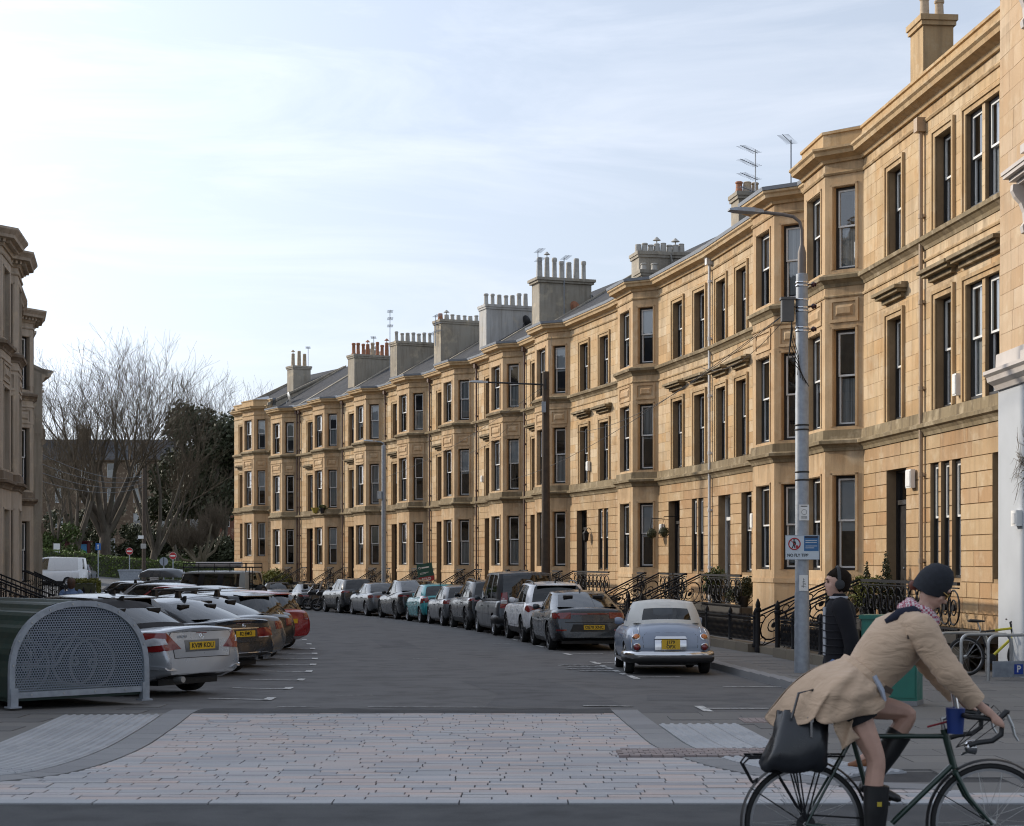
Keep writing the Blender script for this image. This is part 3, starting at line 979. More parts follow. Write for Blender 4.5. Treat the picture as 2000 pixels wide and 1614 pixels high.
def bay_panel(mb, fr, x, w, z0, z1, y=0.0):
 mb.T = fr.M
 a, b = x - w/2, x + w/2
 t = 0.07
 mb.bx(a, a + t, y - .01, y + .03, z0, z1); mb.bx(b - t, b, y - .01, y + .03, z0, z1)
 mb.bx(a + t, b - t, y - .01, y + .03, z0, z0 + t); mb.bx(a + t, b - t, y - .01, y + .03, z1 - t, z1)
 i = 0.14
 vs = [(a + i, y, z0 + i), (b - i, y, z0 + i), (b - i, y, z1 - i), (a + i, y, z1 - i)]
 j = i + 0.06
 vs += [(a + j, y + .045, z0 + j), (b - j, y + .045, z0 + j), (b - j, y + .045, z1 - j), (a + j, y + .045, z1 - j)]
 mb.add(vs, [(7, 6, 5, 4), (1, 0, 4, 5), (2, 1, 5, 6), (3, 2, 6, 7), (0, 3, 7, 4)])
 mb.T = None
def chimney(root, x, y, w, d, z0, z1, pots, pot='pot', mat='chimney', cap=0.08, pot_h=0.62, stones=False, rr=rnd):
 """stack across the party wall: d runs back from the street"""
 mb = MB()
 mb.bx(x - w/2, x + w/2, y - d, y, z0, z1 - 0.22)
 mb.bx(x - w/2 - cap * .6, x + w/2 + cap * .6, y - d - cap * .6, y + cap * .6, z1 - 0.22, z1 - 0.12)
 mb.bx(x - w/2 - cap, x + w/2 + cap, y - d - cap, y + cap, z1 - 0.12, z1)
 st = mb.build('chimney_stack', M[mat], root)
 n = pots
 for i in range(n):
  m = MB(); r = rr.uniform(0.105, 0.125); h = pot_h * rr.uniform(0.85, 1.1)
  style = rr.random()
  if style < 0.6:
   m.lathe([(r * 1.12, 0), (r * 1.12, .08), (r * .92, .12), (r * .82, h * .8), (r, h * .84), (r * 1.02, h * .95), (r * .8, h)], n=10)
  else:
   m.lathe([(r * 1.15, 0), (r * .95, h * .9), (r * 1.05, h * .93), (r * .85, h)], n=10)
  if style > 0.82:
   m.lathe([(0.02, h), (0.02, h + .1), (r * 1.35, h + .12), (0.02, h + .25)], n=10)
  yy = y - d * (i + 0.5) / n
  pm = pot if isinstance(pot, str) else rr.choice(pot)
  m.build('chimney_pot', M[pm], st, smooth=40, loc=(x + rr.uniform(-.03, .03), yy, z1 - 0.01))
 return st
def dish(root, loc, rz, r=0.32, mat='steel_pale', tilt=0.35):
 mb = MB()
 mb.lathe([(0.02, -.07), (r * .5, -.05), (r * .85, 0.0), (r, 0.05), (r * .97, 0.055), (r * .8, 0.02), (r * .45, -.03), (0.02, -.05)], n=18, axis='y')
 mb.tube([(0, 0, -r), (0, .28, -r * .35)], 0.012, 5); mb.box((0, .3, -r * .33), (.05, .08, .05))
 mb.tube([(0, -.05, 0), (0, -.18, -.05), (0, -.3, -.25)], .02, 6)
 o = mb.build('satellite_dish', M[mat], root, smooth=50, loc=loc)
 o.rotation_euler = (tilt, 0, rz)
 return o
def aerial(root, loc, h, rz, arms=1):
 mb = MB()
 mb.tube([(0, 0, 0), (0, 0, h)], .02, 5)
 for k in range(arms):
  z = h - 0.08 - 0.4 * k
  mb.tube([(-.15, 0, z), (1.0, 0, z)], .012, 4)
  for i in range(9):
   x = -.1 + i * .13
   mb.tube([(x, -.16, z), (x, .16, z)], .006, 3)
 return mb.build('roof_aerial', M['steel'], root, loc=loc, rz=rz)
def downpipe(root, x, z0, z1, mat, y=0.075):
 mb = MB()
 mb.tube([(x, y, z0), (x, y, z1)], .045, 8)
 z = z0 + 1.2
 while z < z1 - .3:
  mb.tube([(x, y, z), (x, y, z + .09)], .058, 8); mb.bx(x - .09, x + .09, 0, .05, z + .02, z + .07); z += 1.75
 mb.bx(x - .11, x + .11, -.02, .19, z1, z1 + .28)
 return mb.build('downpipe', M[mat], root, smooth=40)
def door(root, fr, x, z0, w, h, style, y=-0.27):
 mb = MB(); mb.T = fr.M @ Matrix.Translation((x, y, z0))
 dh = h * 0.77
 col = {'dark': 'door_dark', 'brown': 'door_red', 'white': 'door_dark'}[style]
 fcol = 'white_paint' if style == 'white' else 'black_paint'
 o = None
 f = MB(); f.T = mb.T
 f.bx(-w/2, -w/2 + .09, -.05, .06, 0, h); f.bx(w/2 - .09, w/2, -.05, .06, 0, h); f.bx(-w/2 + .09, w/2 - .09, -.05, .06, dh, dh + .1); f.bx(-w/2 + .09, w/2 - .09, -.05, .06, h - .06, h)
 o = f.build('door', M[fcol], root)
 mb.bx(-w/2 + .09, w/2 - .09, -.03, .01, 0, dh)
 for sx in (-1, 1):
  cx = sx * (w/2 - .09) / 2
  pw = (w/2 - .09) * .62
  for (a, b) in ((.25, dh * .42), (dh * .48, dh * .9)):
   mb.bx(cx - pw/2, cx + pw/2, .01, .022, a, b)
 mb.build('door_leaf', M[col], o)
 g = MB(); g.T = mb.T; g.quad((w/2 - .09, 0, dh + .1), (-w/2 + .09, 0, dh + .1), (-w/2 + .09, 0, h - .06), (w/2 - .09, 0, h - .06))
 g.build('fanlight', M['pane'], o)
 k = MB(); k.T = mb.T; k.lathe([(.012, .01), (.012, .04), (.03, .05), (.03, .075), (.01, .08)], c=(w * .08, 0, dh * .45), n=10, axis='y')
 k.build('door_knob', M['chrome'], o, smooth=40)
 return o
BAYW = 3.3
MATS0 = dict(bay='bay', rustic='rustic', ashlar='ashlar', joint='joint', trim='trim', sooty='sooty')
def house(v0, v1, label, spec, seed, dz=0.0, R=RF, mats=None, group='sandstone terraced houses of the crescent'):
 rr = random.Random(seed)
 MT = mats or MATS0
 p0 = pol(R, v0); p1 = pol(R, v1)
 L = (p1 - p0).length
 rz = math.atan2(p1.y - p0.y, p1.x - p0.x)
 root = thing('terraced_house', label, 'house', (p0.x, p0.y, dz), rz, group)
 cnt = [0]
 zb = -1.7
 bays = spec.get('bays', [])
 # plan path and wall stretches
 path = [(0, 0)]; flats = []; x = 0
 for b in bays:
  if b > x + .02: flats.append(Frame((x, 0), (b, 0))); path.append((b, 0))
  elif path[-1] != (b, 0): path.append((b, 0))
  path += [(b + .7, .7), (b + BAYW - .7, .7), (b + BAYW, 0)]
  x = b + BAYW
 if L > x + .02: flats.append(Frame((x, 0), (L, 0))); path.append((L, 0))
 path = [p for i, p in enumerate(path) if i == 0 or p != path[i - 1]]
 back = MB();
 for fr in flats:
  fx = fr.p0.x
  ops = []
  items = [(k, a) for k, a in spec.get('flat', []) if fx - .01 <= a[0] < fx + fr.L]
  for kind, a in items:
   u = a[0] - fx; w = a[1]
   if kind in ('f1', 'f2', 'gw'):
    z0, z1 = {'f1': (4.86, 7.05), 'f2': (8.45, 10.27), 'gw': (1.52, 3.80)}[kind]
    n = a[2] if len(a) > 2 else 1          # lights with stone mullions
    m = 0.16
    lw = (w - m * (n - 1)) / n
    for k in range(n):
     s = u - w/2 + k * (lw + m)
     ops.append((s, s + lw, z0, z1))
     window(root, fr, s + lw/2, z0 + (.02 if kind != 'gw' else 0), lw, z1 - z0 - .02, rr, y=(-.17 if n == 1 else -.09))
    if kind != 'gw':
     architrave(root, fr, u, z0, z1, w, hood=(kind == 'f1'), mat=MT['trim'], hmat=MT['sooty'])
   elif kind == 'door':
    z0 = 0.55
    ops.append((u - w/2, u + w/2, z0, 3.80))
    door(root, fr, u, z0, w, 3.25, a[2])
  wall_backing(back, fr, ops, zb, 11.0)
  lay_stones(root, fr, ops, GF, MT['rustic'], (0.75, 1.25), 0.022, 0.05, rr, cnt)
  lay_stones(root, fr, ops, [3.80, 4.09, 4.37], MT['rustic'], (1.2, 1.9), 0.014, 0.045, rr, cnt)
  lay_stones(root, fr, ops, F1, MT['ashlar'], spec.get('len', (0.7, 1.1)), 0.006, 0.03, rr, cnt)
  lay_stones(root, fr, ops, F1b, MT['ashlar'], (0.9, 1.5), 0.006, 0.03, rr, cnt)
  lay_stones(root, fr, ops, F2, MT['ashlar'], spec.get('len', (0.7, 1.1)), 0.006, 0.03, rr, cnt)
  lay_stones(root, fr, ops, [10.80, 11.0], MT['ashlar'], (0.9, 1.6), 0.006, 0.03, rr, cnt)
  lay_stones(root, fr, [], [-1.7, -1.1, -0.5, 0.05], MT['rustic'], (0.9, 1.4), 0.012, 0.04, rr, cnt)
 back.build('wall', M[MT['joint']], root)
 # bays
 for b in bays:
  bm_ = MB()
  frs = [Frame((b, 0), (b + .7, .7)), Frame((b + .7, .7), (b + BAYW - .7, .7)), Frame((b + BAYW - .7, .7), (b + BAYW, 0))]
  pan = MB()
  for i, fr in enumerate(frs):
   w = 0.56 if i != 1 else 1.16
   cx = fr.L / 2
   ops = [(cx - w/2, cx + w/2, z0, z1) for z0, z1 in ((1.62, 3.80), (4.93, 7.16), (8.53, 10.44))]
   wall_backing(bm_, fr, ops, zb, 11.0, back=0.0)
   for (a, b2, c, d) in ops:
    window(root, fr, cx, c + .01, w, d - c - .02, rr, y=-0.15)
    # moulded margin round each light
    bm_.T = fr.M
    for (t0, t1, yy) in ((.0, .055, .022),):
     bm_.bx(a - .07, a - .015, 0.0, yy, c, d + .06); bm_.bx(b2 + .015, b2 + .07, 0.0, yy, c, d + .06); bm_.bx(a - .07, b2 + .07, 0.0, yy, d + .015, d + .07)
    bm_.T = None
   bay_panel(pan, fr, cx, w + .18, 7.32, 7.86)
   # base courses, slightly proud
   bm_.T = fr.M
   bm_.bx(-.02, fr.L + .02, -.05, .045, zb, 0.35); bm_.bx(-.01, fr.L + .01, -.05, .03, 1.28, 1.40)
   bm_.T = None
  bm_.build('bay', M[MT['bay']], root)
  pan.build('bay_panel', M[MT['bay']], root)
  # roof of the bay
  mb = MB()
  zt = 11.75 if spec.get('parapet') else 11.36
  mb.add([(b, -.1, zt), (b + .7, .72, zt), (b + BAYW - .7, .72, zt), (b + BAYW, -.1, zt), (b + .9, -.4, zt + .28), (b + BAYW - .9, -.4, zt + .28)],
    [(0, 1, 4), (1, 2, 5, 4), (2, 3, 5)])
  mb.build('bay_roof', M['lead'], root, fix=True)
 profile_path(path, SC2, M[MT['sooty']], 'string_course', root)
 profile_path(path, SC1, M[MT['sooty']], 'string_course', root)
 profile_path(path, GRV, M[MT['trim']], 'string_course', root)
 profile_path(path, FRZ, M[MT['trim']], 'frieze', root)
 profile_path(path, spec.get('cornice', CORN), M[MT['trim']], 'cornice', root)
 if spec.get('parapet'):
  profile_path(path, PARA, M[MT['trim']], 'parapet', root)
  mb = MB(); mb.bx(0, L, -.35, -.1, 11.33, 11.8); mb.build('parapet_flashing', M['lead'], root)
  ev = 11.45
 else:
  profile_path(path, [(0.20, 11.31), (0.36, 11.32), (0.38, 11.41), (0.33, 11.41), (0.31, 11.36), (0.2, 11.35)], M['lead'], 'gutter', root)
  ev = 11.36
 # roof and gable ends
 mb = MB()
 rh = spec.get('ridge', 3.2)
 mb.quad((L, .2 if not spec.get('parapet') else -.4, ev), (0, .2 if not spec.get('parapet') else -.4, ev), (0, -5.2, ev + rh), (L, -5.2, ev + rh))
 mb.quad((0, -5.2, ev + rh), (0, -10.4, ev), (L, -10.4, ev), (L, -5.2, ev + rh))
 me = mb.mesh('roof', M['slate'])
 uv = me.uv_layers.new()
 for lp in me.loops:
  co = me.vertices[lp.vertex_index].co
  uv.data[lp.index].uv = (co.x * 0.9, (co.z + co.y * .2) * 1.4)
 obj('roof', me, root)
 for xx in (0.0, L):
  s = MB();
  s.prism([(.22, ev + .02), (-5.2, ev + rh + .1), (-5.2, ev + rh - .2), (.22, ev - .2)], xx - .14 if xx else .0, xx + .14 if xx == 0 else xx, 'yz')
  s.build('skew', M['chimney'], root)
 g = MB(); g.add([(0, -.03, zb), (0, -10.4, zb), (0, -10.4, ev), (0, -5.2, ev + rh), (0, -.03, ev)], [(0, 1, 2, 3, 4)])
 g.add([(L, -.03, zb), (L, -10.4, zb), (L, -10.4, ev), (L, -5.2, ev + rh), (L, -.03, ev)], [(4, 3, 2, 1, 0)])
 g.quad((0, -10.4, zb), (L, -10.4, zb), (L, -10.4, ev), (0, -10.4, ev))
 g.build('gable', M['chimney'], root)
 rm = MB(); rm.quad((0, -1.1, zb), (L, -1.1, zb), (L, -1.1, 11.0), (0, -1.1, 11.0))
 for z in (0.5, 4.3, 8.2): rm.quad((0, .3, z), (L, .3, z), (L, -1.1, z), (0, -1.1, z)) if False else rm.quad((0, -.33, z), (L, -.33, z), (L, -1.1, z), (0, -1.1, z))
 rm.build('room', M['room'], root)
 for a in spec.get('pipes', []): downpipe(root, *a)
 for a in spec.get('chimneys', []): chimney(root, rr=rr, **a)
 for a in spec.get('dishes', []): dish(root, *a)
 for a in spec.get('aerials', []): aerial(root, *a)
 for (xx, yy, z, w, h) in spec.get('boxes', []):
  m = MB(); m.bx(xx - w/2, xx + w/2, yy, yy + .1, z, z + h); m.bx(xx - w/2 + .02, xx + w/2 - .02, yy + .1, yy + .115, z + .03, z + h - .03)
  m.build('alarm_box', M['white_paint'], root)
 return root, L
def u_of(v, v0): return (v - v0)
# nearest houses
V = [9.6, 23.1, 33.1, 44.0, 55.9]
h1, _ = house(9.6, 23.1, 'tall sandstone terraced house with plain parapet and downpipe, next to the white painted wall', dict(
 bays=[19.15 - 9.6], parapet=True, len=(0.75, 1.2), ridge=2.2,
 flat=[('f1', (11.55 - 9.6, 1.75, 2)), ('f2', (11.55 - 9.6, 1.75, 2)), ('f1', (13.7 - 9.6, 0.95)), ('f2', (13.7 - 9.6, 0.95)), ('f1', (16.8 - 9.6, 0.95)), ('f2', (16.8 - 9.6, 0.95)),
   ('gw', (13.65 - 9.6, 1.75, 3)), ('gw', (10.6 - 9.6, 1.0)), ('door', (16.75 - 9.6, 1.35, 'dark'))],
 pipes=[(14.9 - 9.6, 0.6, 10.55, 'pipe_buff')],
 chimneys=[dict(x=7.3, y=-.5, w=0.85, d=.66, z0=11, z1=13.45, pots=2, pot='pot', pot_h=0.55, mat='trim')],
 aerials=[((1.0, -2.2, 11.5), 2.6, 2.2, 3), ((2.6, -2.0, 11.5), 1.7, 2.6, 1)],
 boxes=[(9.6 + .15, .02, 8.75, .2, .42), (11.75 - 9.6 + 1.05, .02, 5.0, .2, .42), (16.0 - 9.6 - .45, .03, 3.35, .32, .38)]), 1)
h2, _ = house(23.1, 33.1, 'sandstone terraced house with bay beside the parapeted house and a white doorway', dict(
 bays=[23.75 - 23.1], len=(0.75, 1.15),
 flat=[('f1', (29.75 - 23.1, 1.0)), ('f2', (29.75 - 23.1, 1.0)), ('f1', (31.9 - 23.1, 1.0)), ('f2', (31.9 - 23.1, 1.0)), ('gw', (29.3 - 23.1, 1.0)), ('door', (31.6 - 23.1, 1.3, 'white'))],
 pipes=[(33.0 - 23.1, 0.4, 10.9, 'pipe_white')],
 chimneys=[dict(x=8.75, y=-.4, w=0.8, d=.75, z0=11, z1=12.85, pots=3, pot=['pot_red', 'pot'], pot_h=.35), dict(x=1.2, y=-1.2, w=.6, d=.9, z0=11, z1=12.5, pots=1, pot_h=.3)],
 aerials=[((8.3, -.9, 12.6), 1.5, 2.4, 4), ((4.6, -.8, 11.6), 1.9, 2.6, 1)],
 boxes=[(5.3, .03, 2.75, .22, .42)]), 2)
h3, _ = house(33.1, 44.0, 'sandstone terraced house with two hanging plant balls by its dark door', dict(
 bays=[38.6 - 33.1], len=(0.75, 1.15),
 flat=[('f1', (34.15 - 33.1, 1.0)), ('f2', (34.15 - 33.1, 1.0)), ('f1', (36.4 - 33.1, 1.0)), ('f2', (36.4 - 33.1, 1.0)), ('gw', (34.4 - 33.1, 1.15, 2)), ('door', (36.85 - 33.1, 1.2, 'dark'))],
 chimneys=[dict(x=10.7, y=-.7, w=1.0, d=1.9, z0=11, z1=13.15, pots=8, pot='pot_grey', pot_h=.4), dict(x=9.6, y=-.5, w=.8, d=.8, z0=11, z1=12.3, pots=2, pot='pot_grey', pot_h=.3)],
 dishes=[((10.1, -2.0, 12.7), math.pi - .5, .42), ((10.0, -1.7, 12.0), math.pi - .4, .36)],
 pipes=[],
 boxes=[(38.0 - 33.1, .02, 2.75, .24, .32)]), 3)
h4, _ = house(44.0, 55.9, 'sandstone terraced house with a small wall lantern between door and paired windows', dict(
 bays=[49.5 - 44.0],
 flat=[('f1', (45.25 - 44, 1.0)), ('f2', (45.25 - 44, 1.0)), ('f1', (47.65 - 44, 1.0)), ('f2', (47.65 - 44, 1.0)), ('f1', (54.35 - 44, .95)), ('f2', (54.35 - 44, .95)),
   ('gw', (45.4 - 44, 1.15, 2)), ('door', (48.0 - 44, 1.25, 'dark')), ('door', (54.5 - 44, 1.2, 'dark'))],
 chimneys=[],
 pipes=[(55.8 - 44, .4, 10.9, 'pipe_red')], boxes=[(47.0 - 44, .02, 5.3, .24, .36)]), 4)
pat = [(55.9, 62.95, 56.2, 'pipe_red'), (62.95, 70.0, 63.4, 'pipe_red'), (70.0, 76.95, 70.4, 'pipe_red'), (76.95, 83.8, 77.35, 'pipe_red'), (83.8, 90.9, 84.15, 'pipe_red')]
lab = ['sandstone terraced house under the tall chimney with cowled pots and a rusty dish', 'sandstone terraced house under the pale bluish rendered chimney', 'sandstone terraced house under the dark stone chimney with stubby pots',
  'sandstone terraced house behind the grey lamp post', 'sandstone terraced house with flower pots on its first floor bay ledge',
  'sandstone terraced house with pale ground floor bay by the leafy front garden shrub']
lab = lab[:5]
chs = [dict(x=1.2, y=-0.9, w=1.0, d=2.45, z0=11, z1=14.3, pots=7, pot='pot_grey', cap=.16, pot_h=.95),
  dict(x=1.85, y=-1.0, w=1.0, d=2.4, z0=11, z1=14.2, pots=7, pot='pot_grey', mat='chimney_pale', pot_h=.65),
  dict(x=1.5, y=-1.0, w=1.0, d=2.35, z0=11, z1=14.35, pots=7, pot=['pot_grey', 'pot_red'], pot_h=.35),
  dict(x=1.25, y=-1.0, w=1.0, d=2.35, z0=11, z1=14.0, pots=7, pot='pot_grey', pot_h=.6),
  dict(x=1.1, y=-1.0, w=1.0, d=2.45, z0=11, z1=14.0, pots=8, pot=['pot', 'pot_red', 'pot_red'], pot_h=.8)]
extra = [dict(dishes=[((.55, -2.5, 12.9), math.pi + .3, .40, 'pot_red'), ((.6, -3.4, 13.3), math.pi - .6, .36)], aerials=[((.55, -2.0, 12.3), 2.9, 3.0, 1), ((.9, -.9, 14.2), 1.3, 3.0, 2)]), dict(dishes=[((1.2, -3.0, 13.4), math.pi + .2, .34, 'plastic')]), dict(aerials=[((1.5, -.9, 13.0), 1.6, 3.0, 3)]),
   dict(aerials=[((1.3, -.8, 12.3), 3.4, 2.8, 3), ((1.3, -3.4, 12.4), 2.2, 2.8, 1)]), dict(chimneys=[chs[4], dict(x=4.2, y=-3.0, w=1.0, d=1.4, z0=11, z1=14.0, pots=4, pot='pot_grey', pot_h=.8)], aerials=[((2.4, -3.0, 13.4), 1.9, 2.7, 1)])]
for i, (a, b, vb, pm) in enumerate(pat):
 w = vb + 4.75
 sp = dict(bays=[vb - a], flat=[('f1', (w - a, .95)), ('f2', (w - a, .95)), ('door', (w - a + .1, 1.2, 'brown' if i == 4 else 'dark'))], chimneys=[chs[i]], pipes=[(b - a - .25, .4, 10.9, pm)])
 sp.update(extra[i])
 if i == 0: sp['boxes'] = [(5.9, .02, 5.5, .2, .3)]
 hh, _ = house(a, b, lab[i], sp, 20 + i)
house(90.9, 95.6, 'narrow sandstone terraced house with only a bay, beside the raised end house', dict(bays=[.37], flat=[], pipes=[(.18, .4, 10.9, 'pipe_red')], chimneys=[], ridge=3.2,
  dishes=[((2.8, -.5, 12.1), math.pi - .3, .45)]), 41)
he, _ = house(95.6, 101.8, 'end sandstone house of the terrace with solid parapet, standing higher than its neighbour', dict(bays=[.45], parapet=True, ridge=2.6,
  flat=[('f1', (4.75, .9)), ('f2', (4.75, .9)), ('gw', (4.75, .9))], chimneys=[dict(x=2.4, y=-2.4, w=1.0, d=1.25, z0=11, z1=14.2, pots=3, pot='pot', pot_h=.95)],
  dishes=[((1.8, -3.6, 12.9), math.pi - .4, .36)], aerials=[((2.2, -3.6, 13.6), 1.9, 2.7, 1)]), 42, dz=0.5)
# ---------------------------------------------------------------- the row on the left (inner side of the street)
M['sooty_left'] = stone('grey_weathered_course', [(0.20, 0.165, 0.13), (0.26, 0.22, 0.175)], 0.7, 0.0)
LM = dict(bay='left_stone', rustic='left_stone', ashlar='left_stone', joint='left_stone', trim='left_stone', sooty='sooty_left')
CORL = [(-.1, 10.95), (0.05, 10.95), (0.08, 11.03), (0.10, 11.10), (0.34, 11.14), (0.36, 11.22), (0.46, 11.34), (0.46, 11.40), (-.1, 11.50)]
LR = 160.3
def left_house(va, vb, bay_far, label, seed, R=LR, dz=0.0, **kw):
 """va > vb: local x runs from the far end towards the camera"""
 L = (pol(R, va) - pol(R, vb)).length
 b = (va - bay_far) * R / RF
 fl = []
 x = b + 4.6
 k = 0
 while x < L - 0.8 and k < 3:
  fl += [('f1', (x, .95)), ('f2', (x, .95))]
  fl.append(('door', (x, 1.2, 'dark')) if k == 1 else ('gw', (x, .95)))
  x += 2.3; k += 1
 sp = dict(bays=[b], flat=fl, cornice=CORL, chimneys=[dict(x=.6, y=-2.0, w=.9, d=2.6, z0=11, z1=14, pots=5)], ridge=2.4)
 sp.update(kw)
 r, _ = house(va, vb, label, sp, seed, R=R, mats=LM, dz=dz, group='grey sandstone houses on the left side of the street')
 # dentils under the bay cornice
 mb = MB()
 for fr in (Frame((b, 0), (b + .7, .7)), Frame((b + .7, .7), (b + BAYW - .7, .7)), Frame((b + BAYW - .7, .7), (b + BAYW, 0))):
  mb.T = fr.M
  n = int(fr.L / .16)
  for i in range(n):
   mb.bx((i + .25) * fr.L / n, (i + .75) * fr.L / n, .10, .22, 11.03, 11.13)
 o = mb.build('dentil_course', M['left_stone'], r); o['kind'] = 'stuff'
 return r
left_house(33.75, 23.0, 33.3, 'grey sandstone house with heavy bay cornice at the left edge', 51, dz=-.55)
left_house(46.0, 33.75, 37.9, 'second grey sandstone house from the left edge, its bay set against the first', 52, dz=-.48)
left_house(58.5, 46.0, 51.3, 'third grey sandstone house on the left, net curtain in its top bay window', 53, dz=-.55)
left_house(77.0, 62.0, 75.2, 'farthest grey sandstone house on the left, partly hidden behind the nearer bays', 54, R=161.75, dz=-1.4)
left_house(62.0, 58.5, 60.0, 'narrow blank grey sandstone filler added between the left houses to block the sun', 57, bays=[], flat=[])  # windowless filler, added to close a gap that let sun onto the cars
for _v, _l in ((92.0, 'near'), (107.0, 'middle'), (122.0, 'far')):  # out of sight, added to keep the low sun off the far cars
 left_house(_v, _v - 15.0, _v - 1.5, 'unseen grey sandstone house added to shade the far parked cars, the %s one of three' % _l, int(_v), R=161.75, dz=-1.4)
left_house(23.0, 12.0, 18.0, 'grey sandstone house just beyond the left edge of the view', 55)
left_house(12.0, -2.0, 8.0, 'grey sandstone corner house beyond the left edge of the view', 56)
# ---------------------------------------------------------------- neighbour on the right with the white ground floor
def right_tenement():
 R = RF - 0.42
 p0, p1 = pol(R, -4.0), pol(R, 9.62)
 rz = math.atan2(p1.y - p0.y, p1.x - p0.x)
 L = (p1 - p0).length
 root = thing('tenement_building', 'pink sandstone tenement with white painted ground floor and scrolled hood brackets', 'building', p0, rz)
 fr = Frame((0, 0), (L, 0))
 xs = [L - 2.55, L - 6.2, L - 9.6]
 ops = [(x - .6, x + .6, z0, z1) for x in xs for z0, z1 in ((5.4, 7.6), (8.75, 10.95), (12.1, 14.2))]
 b = MB(); wall_backing(b, fr, ops, 4.9, 15.6)
 b.build('wall', M['joint'], root)
 cnt = [0]
 rr = random.Random(61)
 fr2 = Frame((L - 5.5, 0), (L, 0))
 ops2 = [(a - L + 5.5, c - L + 5.5, z0, z1) for a, c, z0, z1 in ops]
 lay_stones(root, fr2, ops2, [5.4 + .34 * i for i in range(31)], 'pink_stone', (.5, .85), 0.006, .03, rr, cnt)
 for (a, c, z0, z1) in ops:
  if a < L - 7.5: continue
  window(root, fr, (a + c) / 2, z0, c - a, z1 - z0, rr)
  m = MB(); m.T = fr.M
  m.bx(a - .2, a, -.02, .08, z0 - .12, z1 + .14); m.bx(c, c + .2, -.02, .08, z0 - .12, z1 + .14); m.bx(a, c, -.02, .08, z1, z1 + .14)
  m.bx(a - .3, c + .3, -.02, .16, z0 - .26, z0 - .12)
  m.build('window_surround', M['grey_trim'], root)
  m = MB(); m.T = fr.M
  zb = z1 + .38
  for i, (e, y) in enumerate(((.30, .22), (.38, .32), (.46, .40), (.50, .42))):
   m.bx(a - e, c + e, -.02, y, zb + .06 * i, zb + .06 * (i + 1))
  m.build('hood_mould', M['grey_trim'], root)
  for xx in (a - .28, c + .28):
   q = MB(); q.T = fr.M
   prof = [(.0, zb), (.30, zb), (.31, zb - .1), (.26, zb - .2), (.17, zb - .3), (.11, zb - .45), (.10, zb - .6), (.15, zb - .68), (.13, zb - .78), (.05, zb - .8), (.0, zb - .8)]
   q.prism(prof, xx - .07, xx + .07, 'yz')
   q.build('scroll_bracket', M['grey_trim'], root, fix=True)
 # painted ground floor, band course above it
 m = MB(); m.bx(0, L, -.4, .03, -1.0, 4.82)
 m.build('ground_floor_wall', M['white_wall'], root)
 profile_path([(0, 0), (L, 0)], [(-.1, 4.78), (.08, 4.78), (.12, 4.86), (.22, 4.92), (.24, 5.0), (.30, 5.04), (.30, 5.1), (.08, 5.14), (.07, 5.40), (-.1, 5.40)], M['grey_trim'], 'string_course', root)
 m = MB(); m.bx(L - 1.35, L - 1.05, .03, .13, 2.42, 2.68); m.bx(L - 1.30, L - 1.10, .13, .145, 2.46, 2.64)
 m.build('alarm_box', M['white_paint'], root)
 m = MB(); m.quad((0, -.1, 15.6), (0, -9, 15.6), (L, -9, 15.6), (L, -.1, 15.6)); m.quad((L, -.35, -1), (L, -9, -1), (L, -9, 15.6), (L, -.35, 15.6)); m.quad((0, -9, -1), (0, -.35, -1), (0, -.35, 15.6), (0, -9, 15.6))
 m.build('gable', M['pink_stone'], root, fix=False)
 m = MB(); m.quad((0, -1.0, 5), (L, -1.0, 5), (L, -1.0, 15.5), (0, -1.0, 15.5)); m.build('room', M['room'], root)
 profile_path([(0, 0), (L, 0)], [(-.1, 15.2), (.1, 15.2), (.3, 15.4), (.34, 15.6), (-.1, 15.6)], M['grey_trim'], 'cornice', root)
 # bare creeper on the white wall
 mb = MB()
 r2 = random.Random(4)
 def twig(p, d, l, r, dep):
  q = p + d * l
  mb.tube([p, p.lerp(q, .5) + Vector((0, 0, r2.uniform(-.03, .03))), q], [r, r * .8, r * .5], 4, caps=False)
  if dep > 0:
   for _ in range(r2.choice([2, 2, 3])):
    e = (d + Vector((r2.uniform(-.7, .7), 0, r2.uniform(-.6, .7)))).normalized()
    twig(p.lerp(q, r2.uniform(.4, 1)), e, l * r2.uniform(.5, .8), r * .6, dep - 1)
 for s in range(4):
  twig(Vector((L - 2.2, .06, 3.35 + .1 * s)), Vector((1, 0, r2.uniform(-.3, .1))).normalized(), .75, .012, 3)
 cr = mb.build('bare_creeper', M['twig'], None)
 cr.location = p0; cr.rotation_euler = (0, 0, rz)
 tag(cr, 'bare brown creeper stems spread on the white painted wall', 'climbing plant')
right_tenement()
# ---------------------------------------------------------------- basement areas, entrance stairs and iron railings
polar_sheet('area_floor', 179.15, 181.9, 10.3, 100, lambda y: zp(y) - 0.5, M['soil'], dv=2)
def scroll_fill(mb, x0, x1, z0, z1, y=0.0, r=None):
 """cast-iron pattern: overlapping rings with a boss in each, and small rings in the gaps"""
 h = z1 - z0
 r = r or h * 0.46
 n = max(1, round((x1 - x0) / (1.55 * r)))
 for i in range(n):
  cx = x0 + (i + .5) * (x1 - x0) / n; cz = (z0 + z1) / 2
  mb.ring((cx, y, cz), r, .017, 'y', 14, 4)
  mb.ring((cx, y, cz), r * .45, .014, 'y', 10, 4)
  mb.lathe([(r * .2, -.02), (r * .2, .02)], (cx, y, cz), 8, 'y')
  for s in (-1, 1):
   mb.ring((cx + (x1 - x0) / n / 2, y, cz + s * r * .82), r * .26, .012, 'y', 8, 4)
M['dark_stone'] = plain('shade_dark_stone', (.045, .04, .034), .9, vary=.3)  # dark colour paints in the shade of the void around the landings
_slope = {}
